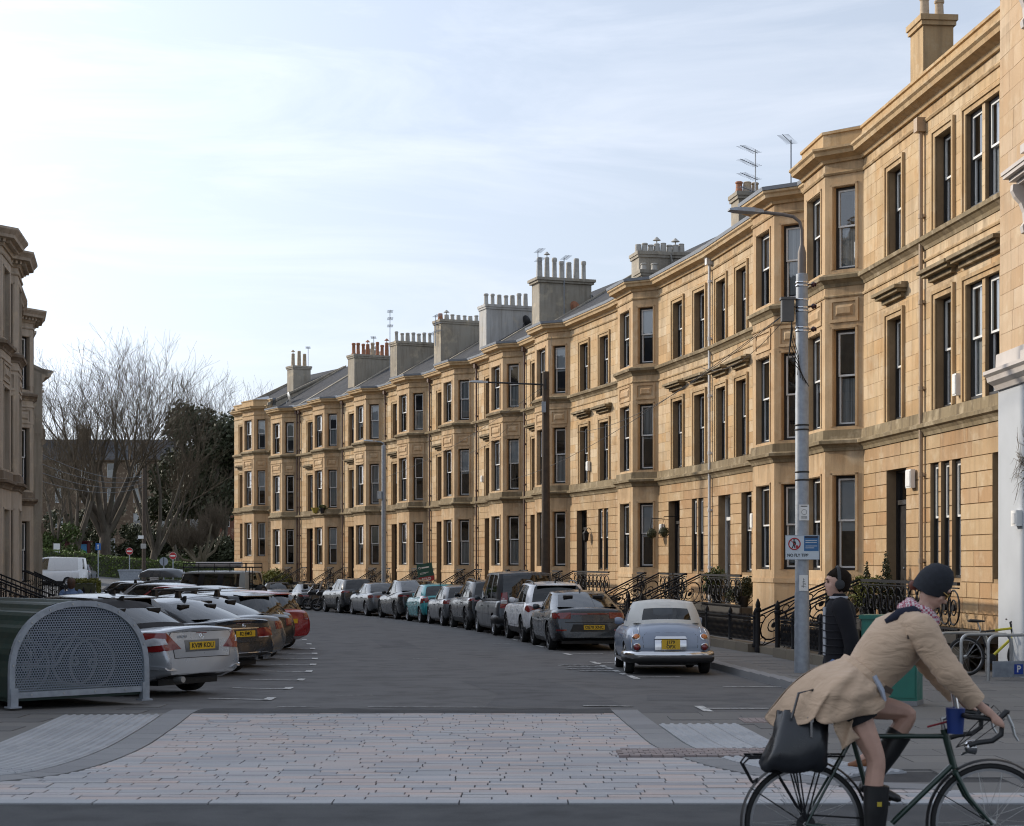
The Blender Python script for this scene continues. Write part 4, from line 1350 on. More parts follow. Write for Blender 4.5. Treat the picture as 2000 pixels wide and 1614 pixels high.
def stair_panel(run, rise, top):
 k = (round(run, 2), round(rise, 2))
 if k not in _slope:
  mb = MB()
  scroll_fill(mb, 0.05, run - .05, .14, .80)
  mb.box((run / 2, 0, .82), (run, .035, .03)); mb.box((run / 2, 0, .12), (run, .035, .03))
  sh = Matrix(((1, 0, 0, 0), (0, 1, 0, 0), (-rise / run, 0, 1, 0), (0, 0, 0, 1)))
  me = mb.mesh('railing_panel', M['iron']); me.transform(sh)
  hr = MB(); L = math.hypot(run, rise)
  hr.tube([(-.02, 0, .9), (run + .02, 0, .9 - rise)], .026, 6)
  _slope[k] = (me, hr.mesh('handrail', M['iron']))
 return _slope[k]
post_mb = MB()
post_mb.lathe([(.075, 0), (.075, .1), (.055, .14), (.055, .9), (.075, .93), (.075, .98), (.05, 1.0), (.06, 1.06), (.045, 1.12), (.012, 1.2)], n=8)
post_me = post_mb.mesh('railing_post', M['iron'], smooth=30)
step_me = {}
def entrance(va, vb, vs, label, width=1.9, land=0.9):
 p0, p1 = pol(RF, va), pol(RF, vb)
 rz = math.atan2(p1.y - p0.y, p1.x - p0.x); L = (p1 - p0).length
 root = thing('entrance_stairs', label, 'stairs', p0, rz, 'entrance stairs with iron railings along the terrace')
 pm = pol(179.1, vs); g = zp(pm.y)
 xs = (vs - va)
 m = MB(); m.bx(.02, L - .02, .02, land, .36, .55); m.build('landing', M['dark_stone'], root)
 mm = MB(); mm.bx(.05, L - .05, land - .25, land - .12, g - .6, .36); mm.build('landing_wall', M['dark_stone'], root)
 rise = .55 - g; n = max(5, round(rise / .17)); run = 2.62 - land
 for k in range(n - 1):
  h = .55 - rise * (k + 1) / n
  st = MB(); st.bx(xs - width/2, xs + width/2, land + run * k / (n - 1), land + run * (k + 1) / (n - 1) + .02, g - .3, h)
  st.build('step', M['wall_base'], root)
 for s in (-1, 1):
  pn, hr = stair_panel(run, rise, .55)
  o = obj('railing_panel', pn, root, (xs + s * (width/2 - .06), land, .55), math.pi / 2)
  obj('handrail', hr, root, (xs + s * (width/2 - .06), land, .55), math.pi / 2)
  obj('railing_post', post_me, root, (xs + s * (width/2 - .06), 2.66, g + .0))
 for (a, b) in ((.03, xs - width/2 + .04), (xs + width/2 - .04, L - .03)):
  if b - a < .25: continue
  f = MB()
  scroll_fill(f, a + .03, b - .03, .66, 1.34, land - .05)
  f.bx(a, b, land - .08, land - .02, 1.40, 1.46); f.bx(a, b, land - .07, land - .03, 1.34, 1.365); f.bx(a, b, land - .07, land - .03, .60, .635)
  k = int((b - a) / .09)
  for i in range(k + 1):
   x = a + i * (b - a) / k
   f.bx(x - .012, x + .012, land - .06, land - .035, .36, .60)
  f.build('railing_panel', M['iron'], root)
 return root
entrance(10.55, 19.05, 17.7, 'stairs and long ringed iron balcony rail before the parapeted house', 2.0)
entrance(27.15, 34.2, 31.9, 'ringed iron stair railings rising to the white doorway', 1.8)
entrance(34.3, 38.5, 36.6, 'ringed iron stair railings under the two hanging plant balls', 1.8)
entrance(42.0, 49.4, 47.2, 'iron stair railings below the wall lantern, behind the white car', 1.8)
ents = [(52.9, 56.1, 54.6, 'iron stair railings behind the wooden lamp pole'), (59.6, 63.3, 61.2, 'iron stair railings just beyond the estate agent board'), (66.8, 70.3, 68.2, 'iron stair railings nearest the leaning green board'),
  (73.75, 77.25, 75.1, 'iron stair railings at the foot of the grey lamp post'), (80.7, 84.05, 82.1, 'iron stair railings behind the two motorbikes'), (87.5, 91.15, 89.0, 'iron stair railings beside the leafy front garden shrub')]
for a, b, c, l in ents: entrance(a, b, c, l, 1.8)
# cast-iron fence on a low stone kerb
pw = 1.16
pmb = MB()
pmb.bx(0, pw, -.02, .02, .10, .13); pmb.bx(0, pw, -.022, .022, .80, .84); pmb.bx(0, pw, -.018, .018, .68, .70)
nb = 10
for i in range(nb):
 x = (i + .5) * pw / nb
 s = pw / nb * .42
 for sg in (-1, 1):
  pmb.tube([(x, 0, .12), (x + sg * s, 0, .22), (x + sg * s * .3, 0, .34), (x + sg * s, 0, .48), (x + sg * s * .7, 0, .58), (x, 0, .68)], .010, 4, caps=False)
 pmb.ring((x, 0, .75), .034, .009, 'y', 8, 4)
 pmb.lathe([(.012, .84), (.014, .87), (.001, .92)], (x, 0, 0), 5, caps=False)
panel_me = pmb.mesh('railing_panel', M['iron'])
def fence(va, vb, label):
 p0 = pol(178.98, va); p1 = pol(178.98, vb)
 root = thing('iron_fence', label, 'fence', (p0.x, p0.y, 0), 0, 'cast iron fences along the pavement')
 Lm = (vb - va) * 178.98 / RF
 n = max(1, round(Lm / pw)); dv = (vb - va) / n
 for i in range(n):
  v = va + i * dv
  a, b = pol(178.98, v), pol(178.98, v + dv)
  rz = math.atan2(b.y - a.y, b.x - a.x)
  za, zb_ = zp(a.y) + .17, zp(b.y) + .17
  o = obj('railing_panel', panel_me, root, (a.x - p0.x, a.y - p0.y, za), rz, ((b - a).length / pw, 1, .76))
  o.rotation_euler = (0, -math.atan2(zb_ - za, (b - a).length), rz)
  # kerb stones under it
  m = MB(); m.bx(.006, (b - a).length - .006, -.17, .17, -.30, .19 + rnd.uniform(-.01, .01))
  s = m.build('kerb_stone', M['wall_base'], root, loc=(a.x - p0.x, a.y - p0.y, zp(a.y)), rz=rz)
  if i % 2 == 0 or i == n - 1:
   q = a if i % 2 == 0 else b
   obj('railing_post', post_me, root, (q.x - p0.x, q.y - p0.y, zp(q.y) + .12), scale=(.9, .9, .72))
 return root
fence(11.0, 16.6, 'cast iron fence in front of the parapeted house, right of its stairs')
fence(18.9, 30.9, 'long cast iron fence beside the pale blue car')
fence(32.95, 35.6, 'short cast iron fence between two stairs behind the dark fastback')
fence(37.65, 46.2, 'cast iron fence behind the white car')
for a, b, l in ((48.3, 53.6, 'cast iron fence behind the grey van'), (55.6, 60.2, 'cast iron fence behind the turquoise car'), (62.2, 67.2, 'cast iron fence behind the leaning green board'), (69.2, 74.1, 'cast iron fence right of the grey lamp post'), (76.1, 81.1, 'cast iron fence behind the motorbikes'), (83.1, 88.0, 'cast iron fence at the far end behind the sports cars')):
 fence(a, b, l)
# stairs and railings of the left row
def left_stairs(v, label, n=6):
 p0 = pol(LR + .05, v); a = v / RF
 root = thing('entrance_stairs', label, 'stairs', p0, a, 'entrance stairs of the left row')
 g = zp(p0.y)
 for k in range(n):
  h = .62 - (.62 - g) * (k + 1) / (n + 1)
  m = MB(); m.bx(.5 + .33 * k, .85 + .33 * k, -1.0, 1.0, g - .3, h); m.build('step', M['wall_base'], root)
 m = MB(); m.bx(0, .5, -1.05, 1.05, g - .3, .62); m.build('landing', M['wall_base'], root)
 for s in (-1, 1):
  hr = MB(); hr.tube([(0, s, 1.5), (.5, s, 1.5), (2.5, s, g + .95)], .025, 6); hr.build('handrail', M['iron'], root)
  b = MB()
  for i in range(20):
   x = .1 + i * .125
   zt = 1.5 if x < .5 else lerp(1.5, g + .95, (x - .5) / 2.0)
   zb_ = .62 if x < .5 else lerp(.62, g + .1, (x - .5) / 2.0)
   b.tube([(x, s, zb_), (x, s, zt)], .011, 5, caps=False)
   if i % 3 == 1: b.ring((x, s, (zt + zb_) / 2 + .1), .09, .01, 'y', 8, 4)
  b.build('railing_panel', M['iron'], root)
  obj('railing_post', post_me, root, (2.55, s, g))
 return root
left_stairs(25.5, 'iron railed stairs at the left edge behind the bike hangar')
left_stairs(29.0, 'iron railed stairs in front of the first left bay')
left_stairs(41.5, 'black iron railed stairs descending beside the trimmed hedge block')
left_stairs(55.0, 'farthest iron railed stairs of the left row')
root = thing('iron_fence', 'plain black spear railings along the left houses', 'fence', (0, 0, 0))
mb = MB(); rl = MB()
for i in range(70):
 p = pol(162.0, 42.8 + i * .16); g = zp(p.y)
 mb.tube([(p.x, p.y, g), (p.x, p.y, g + 1.1)], .012, 5, caps=False); mb.lathe([(.012, g + 1.1), (.022, g + 1.14), (.002, g + 1.24)], (p.x, p.y, 0), 5, caps=False)
for h in (.12, 1.05):
 rl.tube([(*pol(162.0, 42.8 + i * 1.12).xy, zp(pol(162.0, 42.8 + i * 1.12).y) + h) for i in range(11)], .018, 5)
rl.build('rail', M['iron'], root); mb.build('spear_bars', M['iron'], root)['kind'] = 'stuff'
# ---------------------------------------------------------------- poles, lamps, signs
def lamp_head(mb, p, d, l=.62):
 p = Vector(p); d = Vector(d).normalized()
 s = Vector((-d.y, d.x, 0))
 rings = []
 for t, w, h in ((0, .05, .05), (.12, .07, .06), (.3, .13, .07), (.8, .14, .06), (1.0, .09, .03)):
  c = p + d * l * t
  rings.append([c + s * w + Vector((0, 0, -h * .5)), c + s * w * .8 + Vector((0, 0, h * .6)), c - s * w * .8 + Vector((0, 0, h * .6)), c - s * w + Vector((0, 0, -h * .5))])
 mb.loft(rings)
def main_post():
 x, y = 5.08, 30.5; g = zp(y)
 root = thing('lamp_post', 'thick grey steel lamp post with banded straps and a no fly tipping sign', 'lamp post', (x, y, g))
 m = MB(); m.lathe([(.135, 0), (.128, 1.4), (.122, 1.42), (.118, 4.9), (.112, 4.95), (.105, 6.98), (.06, 7.0)], n=20); m.build('post', M['steel'], root, smooth=40)
 m = MB(); m.lathe([(.075, 6.95), (.075, 7.35), (.05, 7.45), (.032, 7.5), (.032, 7.6)], n=14)
 m.tube([(0, 0, 7.55), (0, 0, 7.75), (-.04, 0, 7.9), (-.15, 0, 7.99), (-.35, 0, 8.03), (-.72, 0, 8.07)], .03, 8)
 m.build('lamp_arm', M['wood_pole'] if False else plain('rusty_grey_arm', (.17, .15, .14), .6, .3), root, smooth=40)
 m = MB(); lamp_head(m, (-.68, 0, 8.08), (-1, -.15, 0.02), .62); m.build('lamp_head', M['steel'], root)
 m = MB()
 for z in (6.82, 6.76, 6.52, 6.38, 6.32, 6.03, 5.97): m.lathe([(.118, z), (.12, z + .005), (.12, z + .022), (.118, z + .027)], n=18, caps=False)
 m.build('strap', M['chrome'], root, smooth=40)
 m = MB()
 for z in (4.32, 4.24, 3.5, 3.36): m.lathe([(.126, z), (.129, z + .005), (.129, z + .025), (.126, z + .03)], n=18, caps=False)
 m.build('strap', M['plastic'], root, smooth=40)
 m = MB(); m.bx(-.36, -.15, -.09, .09, 6.15, 6.55); m.bx(-.38, -.13, -.11, .11, 6.53, 6.57); m.build('junction_box', plain('grey_junction_box', (.10, .10, .10), .6), root)
 for z in (6.80, 6.42, 6.02):
  m = MB(); m.tube([(.1, 0, z), (.17, 0, z)], .012, 5); m.lathe([(.018, .16), (.045, .18), (.05, .21), (.03, .23), (.045, .245), (.01, .26)], (0, 0, z), 10, 'x')
  m.build('insulator', plain('brown_insulator', (.07, .025, .02), .25), root, smooth=40)
 m = MB()
 for k in range(5):
  a = .1 * k
  m.tube([(-.2, -.13, 6.15), (-.18 - .02 * k, -.15, 5.9 - a), (-.08, -.16, 5.6 - a * .5 - .1), (-.1 + .05 * k, -.14, 5.2 - .05 * k)], .007, 4, caps=False)
 m.build('cable', M['plastic'], root)
 # the sign, facing the camera
 sg = MB(); sg.bx(-.29, .30, -.165, -.155, 1.98, 2.41)
 s = sg.build('sign', plain('sign_white', (.55, .62, .68), .35, vary=.03), root); s.rotation_euler = (0, 0, R_(-9))
 F = Matrix.Translation((0, -.167, 0)) @ Matrix.Rotation(R_(90), 4, 'X')
 bl = MB(); bl.bx(.035, .285, -.1675, -.1655, 2.13, 2.395); bl.build('blue_panel', plain('sign_blue', (.03, .13, .30), .35, vary=.03), s)
 bk = MB(); bk.bx(.05, .27, -.1695, -.168, 2.355, 2.39)
 bk.build('header', plain('sign_navy', (.01, .015, .04), .4), s)
 ed = MB(); ed.bx(-.29, .30, -.1685, -.1665, 1.98, 1.987); ed.bx(-.29, .30, -.1685, -.1665, 2.403, 2.41); ed.bx(-.29, -.283, -.1685, -.1665, 1.987, 2.403); ed.bx(.293, .30, -.1685, -.1665, 1.987, 2.403)
 ed.build('border', M['steel'], s)
 rg = MB(); rg.ring((-.13, -.168, 2.255), .098, .010, 'y', 24, 4); rg.box((-.13, -.170, 2.255), (.012, .003, .19), ry=R_(-45))
 rg.build('prohibition_ring', plain('sign_red', (.42, .015, .02), .4), s)
 pc = MB()
 pc.lathe([(.001, -.002), (.016, -.001), (.016, .001)], (-.135, -.168, 2.325), 10, 'y')
 pc.prism([(-.155, 2.30), (-.115, 2.305), (-.10, 2.25), (-.11, 2.24), (-.122, 2.27), (-.125, 2.24), (-.115, 2.18), (-.13, 2.18), (-.142, 2.225), (-.16, 2.18), (-.173, 2.185), (-.152, 2.245), (-.16, 2.28)], -.1685, -.167)
 pc.build('figure_symbol', M['plate_ink'], s)
 bg = MB(); bg.lathe([(.001, -.002), (.028, -.001), (.028, .001)], (-.085, -.168, 2.205), 10, 'y'); bg.build('bag_symbol', plain('sign_red_bag', (.40, .02, .03), .4), s)
 text_to('lettering', 'NO FLY TIPP', .072, M['plate_ink'], s, Matrix.Translation((-.255, -.167, 2.055)) @ Matrix.Rotation(R_(90), 4, 'X'), .001, 'LEFT', sx=.9)
 for i, w in enumerate((.2, .19, .2, .15)):
  ln = MB(); ln.bx(.06, .06 + w, -.169, -.168, 2.31 - i * .033 - (.03 if i > 1 else 0), 2.318 - i * .033 - (.03 if i > 1 else 0)); ln.build('text_line', M['white_paint'], s)
 # pasted papers
 for (z, w, h, dx, ly) in ((2.67, .17, .27, .03, 1), (1.44, .15, .27, .02, 0)):
  pp = MB(); pp.bx(dx - w/2, dx + w/2, -.138, -.128, z - .005, z + h)
  o = pp.build('pasted_notice', M['white_paint'], root); o.rotation_euler = (0, 0, R_(-6))
  q = MB()
  if ly:
   q.ring((dx, -.139, z + .14), .045, .003, 'y', 14, 3)
   for i in range(3): q.bx(dx - .05, dx + .05, -.1395, -.138, z + .03 + i * .016, z + .036 + i * .016)
   q.bx(dx - .06, dx + .055, -.1395, -.138, z + .235, z + .25)
  else:
   for i in range(5): q.box((dx + .005, -.139, z + .07 + i * .03), (.09 - .015 * i, .002, .006), ry=.15 * (-1) ** i)
   q.bx(dx - .002, dx + .003, -.1395, -.138, z + .05, z + .22)
  q.build('print', M['plate_ink'], o)
 return root
main_post()
def wood_post():
 p = polY(177.45, 57.0); g = zp(p.y)
 root = thing('lamp_post', 'dark weathered wooden lamp pole with a long thin arm', 'lamp post', (p.x, p.y, g))
 m = MB(); m.lathe([(.15, 0), (.14, 3), (.115, 8.3), (.11, 8.35)], n=12); m.build('post', M['wood_pole'], root, smooth=40)
 m = MB(); m.tube([(-.1, -.05, 7.92), (-2.0, -.05, 8.0)], .03, 6); m.tube([(0, -.1, 7.75), (0, -.1, 8.1)], .05, 6); m.build('lamp_arm', M['plastic'], root)
 m = MB(); lamp_head(m, (-1.9, -.05, 8.0), (-1, -.1, .02), .6); m.build('lamp_head', M['steel_pale'], root)
 m = MB(); m.bx(-.14, .0, -.22, -.12, 7.0, 7.35); m.build('junction_box', M['steel'], root)
 return root
wood_post()
def grey_post():
 p = polY(177.4, 81.6); g = zp(p.y)
 root = thing('lamp_post', 'slim grey steel lamp post with short bent arm before the middle houses', 'lamp post', (p.x, p.y, g))
 m = MB(); m.lathe([(.12, 0), (.11, 1.6), (.105, 7.7), (.06, 7.72)], n=12); m.build('post', M['steel'], root, smooth=40)
 m = MB(); m.tube([(0, 0, 7.6), (-.02, 0, 7.8), (-.14, 0, 7.86), (-.4, 0, 7.9)], .035, 6); m.build('lamp_arm', M['steel'], root)
 m = MB(); lamp_head(m, (-.35, 0, 7.9), (-1, -.1, .05), .6); m.build('lamp_head', M['steel_pale'], root)
 m = MB(); m.bx(-.30, -.1, -.1, .1, 5.2, 5.55); m.build('junction_box', M['steel_pale'], root)
 return root
grey_post()
def board():
 p = pol(178.85, 68.2)
 p = polY(178.85, 79.4); g = zp(p.y)
 root = thing('estate_agent_board', 'leaning dark green estate agent board with red strip on white post', 'sign', (p.x, p.y, g))
 root.rotation_euler = (0, R_(-9), R_(12))
 m = MB(); m.bx(-.035, .035, .0, .05, .0, 1.7); m.build('post', M['white_paint'], root)
 m = MB(); m.bx(-.36, .36, -.03, 0, 1.42, 2.18); o = m.build('board', plain('board_green', (.012, .075, .058), .45, vary=.05), root)
 m = MB(); m.bx(-.36, .36, -.034, -.031, 1.36, 1.58); r = m.build('red_strip', plain('board_red', (.33, .03, .035), .45, vary=.05), root)
 text_to('lettering', 'SOLD', .17, M['white_paint'], r, Matrix.Translation((0, -.036, 1.47)) @ Matrix.Rotation(R_(90), 4, 'X'), .001)
 m = MB(); m.ring((-.24, -.033, 2.0), .045, .012, 'y', 12, 4); m.build('logo', M['white_paint'], o)
 for (a, b, z, h) in ((-.15, .2, 1.97, .06), (-.26, .14, 1.76, .02), (-.26, .02, 1.71, .02)):
  m = MB(); m.bx(a, b, -.033, -.031, z, z + h); m.build('text_line', M['white_paint'], o)
board()
def wire(a, b, sag, label, r=.008):
 pts = []
 for i in range(13):
  t = i / 12; p = Vector(a).lerp(Vector(b), t); p.z -= sag * 4 * t * (1 - t); pts.append(p)
 m = MB(); m.tube(pts, r, 4)
 tag(m.build('overhead_wire', M['plastic']), label, 'wire', 'overhead wires')
A = (4.95, 30.4, 6.3)
for (v, z, l) in ((34.0, 7.9, 'thin overhead wire from the grey lamp post to the house by the pale downpipe'), (48.6, 6.9, 'thin overhead wire from the grey lamp post sagging towards the tall chimney house'), (58.4, 5.4, 'longest thin overhead wire from the grey lamp post along the facades')):
 p = pol(RF - .1, v); wire(A, (p.x, p.y, z), .5, l)
pw_ = polY(177.45, 57.0)
for v, z, l in ((62.3, 6.8, 'overhead wire from the wooden pole to the house under the pale chimney'), (76.5, 6.2, 'lower overhead wire from the wooden pole to the farther houses'), (49.9, 10.8, 'overhead wire rising from the wooden pole to a bay top')):
 p = pol(RF - .75, v); wire((pw_.x, pw_.y, 7.6), (p.x, p.y, z), .4, l)
# junction signs far off
def road_sign(name, x, y, h, label, style):
 g = terrain_z(x, y) + .06
 root = thing(name, label, 'road sign', (x, y, g))
 m = MB(); m.lathe([(.045, 0), (.045, h + .3)], n=8); m.build('post', M['steel'], root)
 red = plain('sign_red_face', (.42, .03, .03), .4, vary=.05)
 if style == 'noentry':
  m = MB(); m.lathe([(.33, -.07), (.33, -.05)], (0, 0, h), 20, 'y'); d = m.build('disc', M['white_paint'], root)
  m = MB(); m.lathe([(.31, -.08), (.31, -.071)], (0, 0, h), 20, 'y'); m.build('red_face', red, d)
  m = MB(); m.bx(-.22, .22, -.09, -.081, h - .06, h + .06); m.build('white_bar', M['white_paint'], d)
 elif style == 'blue':
  m = MB(); m.bx(-.22, .22, -.07, -.05, h - .3, h + .3); d = m.build('plate', plain('sign_blue_face', (.02, .12, .38), .4), root)
  m = MB(); m.bx(-.03, .03, -.08, -.071, h - .2, h + .1); m.prism([(-.1, h + .05), (.1, h + .05), (0, h + .22)], -.08, -.071); m.build('arrow', M['white_paint'], d)
 else:
  m = MB(); m.lathe([(.38, -.03), (.38, -.01)], (0, 0, h), 20, 'y'); m.build('disc', M['steel'], root)
  m = MB(); m.bx(-.03, .03, -.05, -.031, h - .35, h + .35); m.build('bracket', M['iron'], root)
def at(x, y, Yd): return (x - 1000) * Yd / 3400, 1.85 + (1095 - y) * Yd / 3400
for nm, px, py, Yd, lb, st in (('no_entry_sign', 253, 1077, 158, 'red and white no entry sign by the grey wheelie container', 'noentry'), ('no_entry_sign', 338, 1086, 158, 'red and white no entry sign nearer the terrace end', 'noentry'),
        ('one_way_sign', 192, 1068, 150, 'small blue arrow sign on a tall thin post before the hedge', 'blue'), ('road_sign', 320, 1097, 154, 'grey back of a round road sign between the two no entry signs', 'back')):
 X, Z = at(px, py, Yd)
 road_sign(nm, X, Yd, Z - terrain_z(X, Yd) - .06, lb, st)
X, Z = at(281, 915, 160)
root = thing('utility_pole', 'tall weathered wooden utility pole among the bare trees', 'utility pole', (X, 160, terrain_z(X, 160)))
m = MB(); m.lathe([(.19, 0), (.15, Z - terrain_z(X, 160))], n=10); m.build('post', M['wood_pole'], root, smooth=40)
m = MB(); m.bx(-.25, .25, -.2, -.17, 3.3, 3.75); m.build('street_plate', M['steel_pale'], root);
m = MB(); m.bx(-.5, .02, -.22, -.2, 4.2, 4.5); m.build('name_plate', M['white_paint'], root)
for k in range(4):
 q = pol(161.3, 62 + 2 * k)
 wire((X, 160, Z - .6 - .35 * k), (q.x - 1.5, q.y + 6, 6.9 - .3 * k), .7, ['topmost', 'second', 'third', 'lowest'][k] + ' of the four wires from the utility pole to the left houses', .018)
# ---------------------------------------------------------------- hangar, cabinet, racks
M['hangar_green'] = plain('dark_green_steel', (.012, .032, .026), .45, .1, vary=.2)
def perforated():
 t = NT('perforated_steel')
 mp = t.n('ShaderNodeMapping')
 t.l(t.ocoord(), mp.inputs[0])
 mp.inputs['Scale'].default_value = (1, 1, 1)
 sp = t.n('ShaderNodeSeparateXYZ'); t.l(mp.outputs[0], sp.inputs[0])
 # staggered round holes, 38 mm apart
 P_ = 0.036
 u = t.mul(sp.outputs['X'], 1 / P_); v = t.mul(sp.outputs['Z'], 1 / (P_ * .866))
 row = t.mul(v, 0, 'FLOOR'); par = t.mul(t.mul(row, 2, 'MODULO'), .5)
 uu = t.mul(t.mul(u, par, 'ADD'), 1, 'FRACT'); vv = t.mul(v, 1, 'FRACT')
 du = t.mul(uu, .5, 'SUBTRACT'); dv = t.mul(t.mul(vv, .5, 'SUBTRACT'), .866)
 r = t.mul(t.mul(t.mul(du, du), t.mul(dv, dv), 'ADD'), .5, 'POWER')
 hole = t.mul(r, .33, 'LESS_THAN')
 f = t.noise(t.ocoord(), 2.5, 5, .6)
 t.color(t.mix(t.rng(f, .35, .7, 0, .5), (.19, .225, .27), (.26, .30, .345)))
 t.set(rough=.5, metal=.3)
 tr = t.n('ShaderNodeBsdfTransparent')
 mx = t.n('ShaderNodeMixShader'); t.l(hole, mx.inputs[0]); t.l(t.b.outputs[0], mx.inputs[1]); t.l(tr.outputs[0], mx.inputs[2])
 t.l(mx.outputs[0], t.out.inputs['Surface'])
 return t.m
M['perf'] = perforated()
def hangar():
 # end face from the near foot A to the far foot B
 A_, B_ = Vector((-6.42, 22.2)), Vector((-4.92, 23.55))
 d = (B_ - A_); W = d.length; rz = math.atan2(d.y, d.x)
 g = zp(22.8)
 root = thing('bike_hangar', 'domed grey perforated bike hangar with a dark green ribbed lid', 'bike hangar', (A_.x, A_.y, g), rz)
 H = 1.36; Lb = 3.4
 def dome(n=28, e=0.0, h0=.12):
  pts = []
  for i in range(n + 1):
   t = math.pi * i / n
   c, s = math.cos(t), math.sin(t)
   x = W/2 - (W/2 - e) * (abs(c) ** .92) * (1 if c > 0 else -1)
   z = h0 + .28 + (H - h0 - .28 - e) * (s ** .85)
   pts.append((x, z))
  return [(e, h0 + e)] + pts + [(W - e, h0 + e)]
 out, inn = dome(), dome(e=.075)
 m = MB(); n = len(out)
 for y0, y1 in ((-.03, .03),):
  vs = [(x, y0, z) for x, z in out] + [(x, y0, z) for x, z in inn] + [(x, y1, z) for x, z in out] + [(x, y1, z) for x, z in inn]
  fs = []
  for i in range(n):
   j = (i + 1) % n
   fs += [(i, j, n + j, n + i), (2 * n + i, 3 * n + i, 3 * n + j, 2 * n + j), (i, 2 * n + i, 2 * n + j, j), (n + i, n + j, 3 * n + j, 3 * n + i)]
  m.add(vs, fs)
 m.build('end_frame', M['steel'], root, fix=True)
 m = MB(); m.add([(x, 0, z) for x, z in inn], [tuple(range(len(inn)))]); m.build('perforated_panel', M['perf'], root)
 bl = MB()
 for i in range(2, n - 2, 3):
  bl.lathe([(.012, -.045), (.012, -.03)], ((out[i][0] + inn[i][0]) / 2, 0, (out[i][1] + inn[i][1]) / 2), 6, 'y')
 for x in (.3, .75, 1.2, 1.65): bl.lathe([(.012, -.045), (.012, -.03)], (x, 0, .16), 6, 'y')
 bl.build('bolts', M['steel_pale'], root)['kind'] = 'stuff'
 for x in (.06, W - .06):
  f = MB(); f.bx(x - .05, x + .05, -.05, .05, 0, .25); f.bx(x - .08, x + .08, -.08, .08, 0, .02); f.build('foot', M['steel'], root)
 # ribbed lid: profile with ridges, swept back
 arc = dome(40, .02)
 rib = []
 for i, (x, z) in enumerate(arc):
  k = .028 if (i % 4) in (0, 1) else 0
  c = Vector((x - W/2, z - .35)); c = c.normalized() * k if c.length else c
  rib.append((x + c.x, z + c.y))
 m = MB()
 m.loft([[(x, .03, z) for x, z in rib], [(x, Lb, z) for x, z in rib]], closed=False, caps=False)
 m.build('lid', M['hangar_green'], root)
 m = MB(); m.bx(.02, W - .02, .03, Lb, .08, .13); m.bx(.02, .05, .05, Lb, .1, .42); m.bx(W - .05, W - .02, .05, Lb, .1, .42); m.build('base_frame', M['hangar_green'], root)
 m = MB(); m.add([(x, Lb, z) for x, z in dome(28, .02)], [tuple(range(31))]); m.build('back_panel', M['hangar_green'], root)
 # bicycles kept inside, dimly seen through the holes
 m = MB()
 for k in range(2):
  for xx in (.48, 1.45):
   m.ring((xx, .5 + .5 * k, .5), .33, .02, 'y', 24, 5); m.ring((xx, .5 + .5 * k, .5), .05, .02, 'y', 8, 4)
  m.tube([(.48, .5 + .5 * k, .5), (.9, .5 + .5 * k, .48), (1.25, .5 + .5 * k, .95), (.8, .5 + .5 * k, .92), (.9, .5 + .5 * k, .48)], .02, 5)
 b = m.build('bicycle', plain('dim_bicycle', (.17, .18, .19), .5), None); b.location = (A_.x, A_.y, g); b.rotation_euler = (0, 0, rz)
 tag(b, 'bicycles dimly seen inside the perforated bike hangar', 'bicycle')
hangar()
def cabinet():
 root = thing('utility_cabinet', 'green steel utility cabinet standing behind the cyclist', 'cabinet', (5.0, 22.9, zp(22.9)), R_(-24))
 gm = plain('cabinet_green', (.012, .13, .095), .4, vary=.08)
 m = MB(); m.bx(-.36, .36, -.2, .2, .06, 1.12); m.build('body', gm, root)
 m = MB(); m.bx(-.39, .39, -.23, .23, 1.12, 1.17); m.build('lid', gm, root)
 m = MB(); m.bx(-.37, .37, -.21, .21, 0, .06); m.build('plinth', M['kerb'], root)
 for s in (-1, 1):
  m = MB(); m.bx(s * .175 - .165, s * .175 + .165, -.215, -.2, .1, 1.08); d = m.build('door', gm, root)
  m = MB(); m.bx(s * .05 - .015, s * .05 + .015, -.235, -.215, .55, .68); m.build('handle', M['plastic'], d)
cabinet()
def hoop(x, y, rz, label):
 root = thing('bike_stand', label, 'bike stand', (x, y, zp(y)), rz, 'steel hoop bike stands by the white wall')
 m = MB()
 pts = [(0, 0, 0), (0, 0, .58)] + [(.14 - .14 * math.cos(t), 0, .58 + .14 * math.sin(t)) for t in (.4, .8, 1.2, 1.57)] + [(.7, 0, .72)] + [(.76 + .14 * math.sin(t), 0, .58 + .14 * math.cos(t)) for t in (.3, .8, 1.2, 1.57)] + [(.9, 0, 0)]
 m.tube(pts, .026, 10); m.build('hoop', M['steel_pale'], root, smooth=50)
 return root
hoop(7.55, 27.6, R_(14), 'steel hoop bike stand nearest the camera by the white wall')
hoop(7.30, 28.3, R_(14), 'steel hoop bike stand between the nearest hoop and the parked bike')
hoop(7.2, 29.4, R_(14), 'steel hoop bike stand behind the parked black and yellow bike')
root = thing('parking_plate', 'grey plate with a blue letter P badge low on the bike stands', 'sign', (7.62, 27.75, zp(27.7)), R_(14))
m = MB(); m.bx(.05, .95, -.015, .015, .05, .30); m.build('plate', M['steel'], root)
m = MB(); m.bx(.42, .57, -.024, -.016, .09, .25); b = m.build('blue_badge', plain('badge_blue', (.02, .06, .33), .4), root)
text_to('lettering', 'P', .15, M['white_paint'], b, Matrix.Translation((.495, -.026, .17)) @ Matrix.Rotation(R_(90), 4, 'X'), .001)
m = MB(); m.bx(.62, .80, -.024, -.016, .09, .25); m.build('white_badge', M['white_paint'], root)
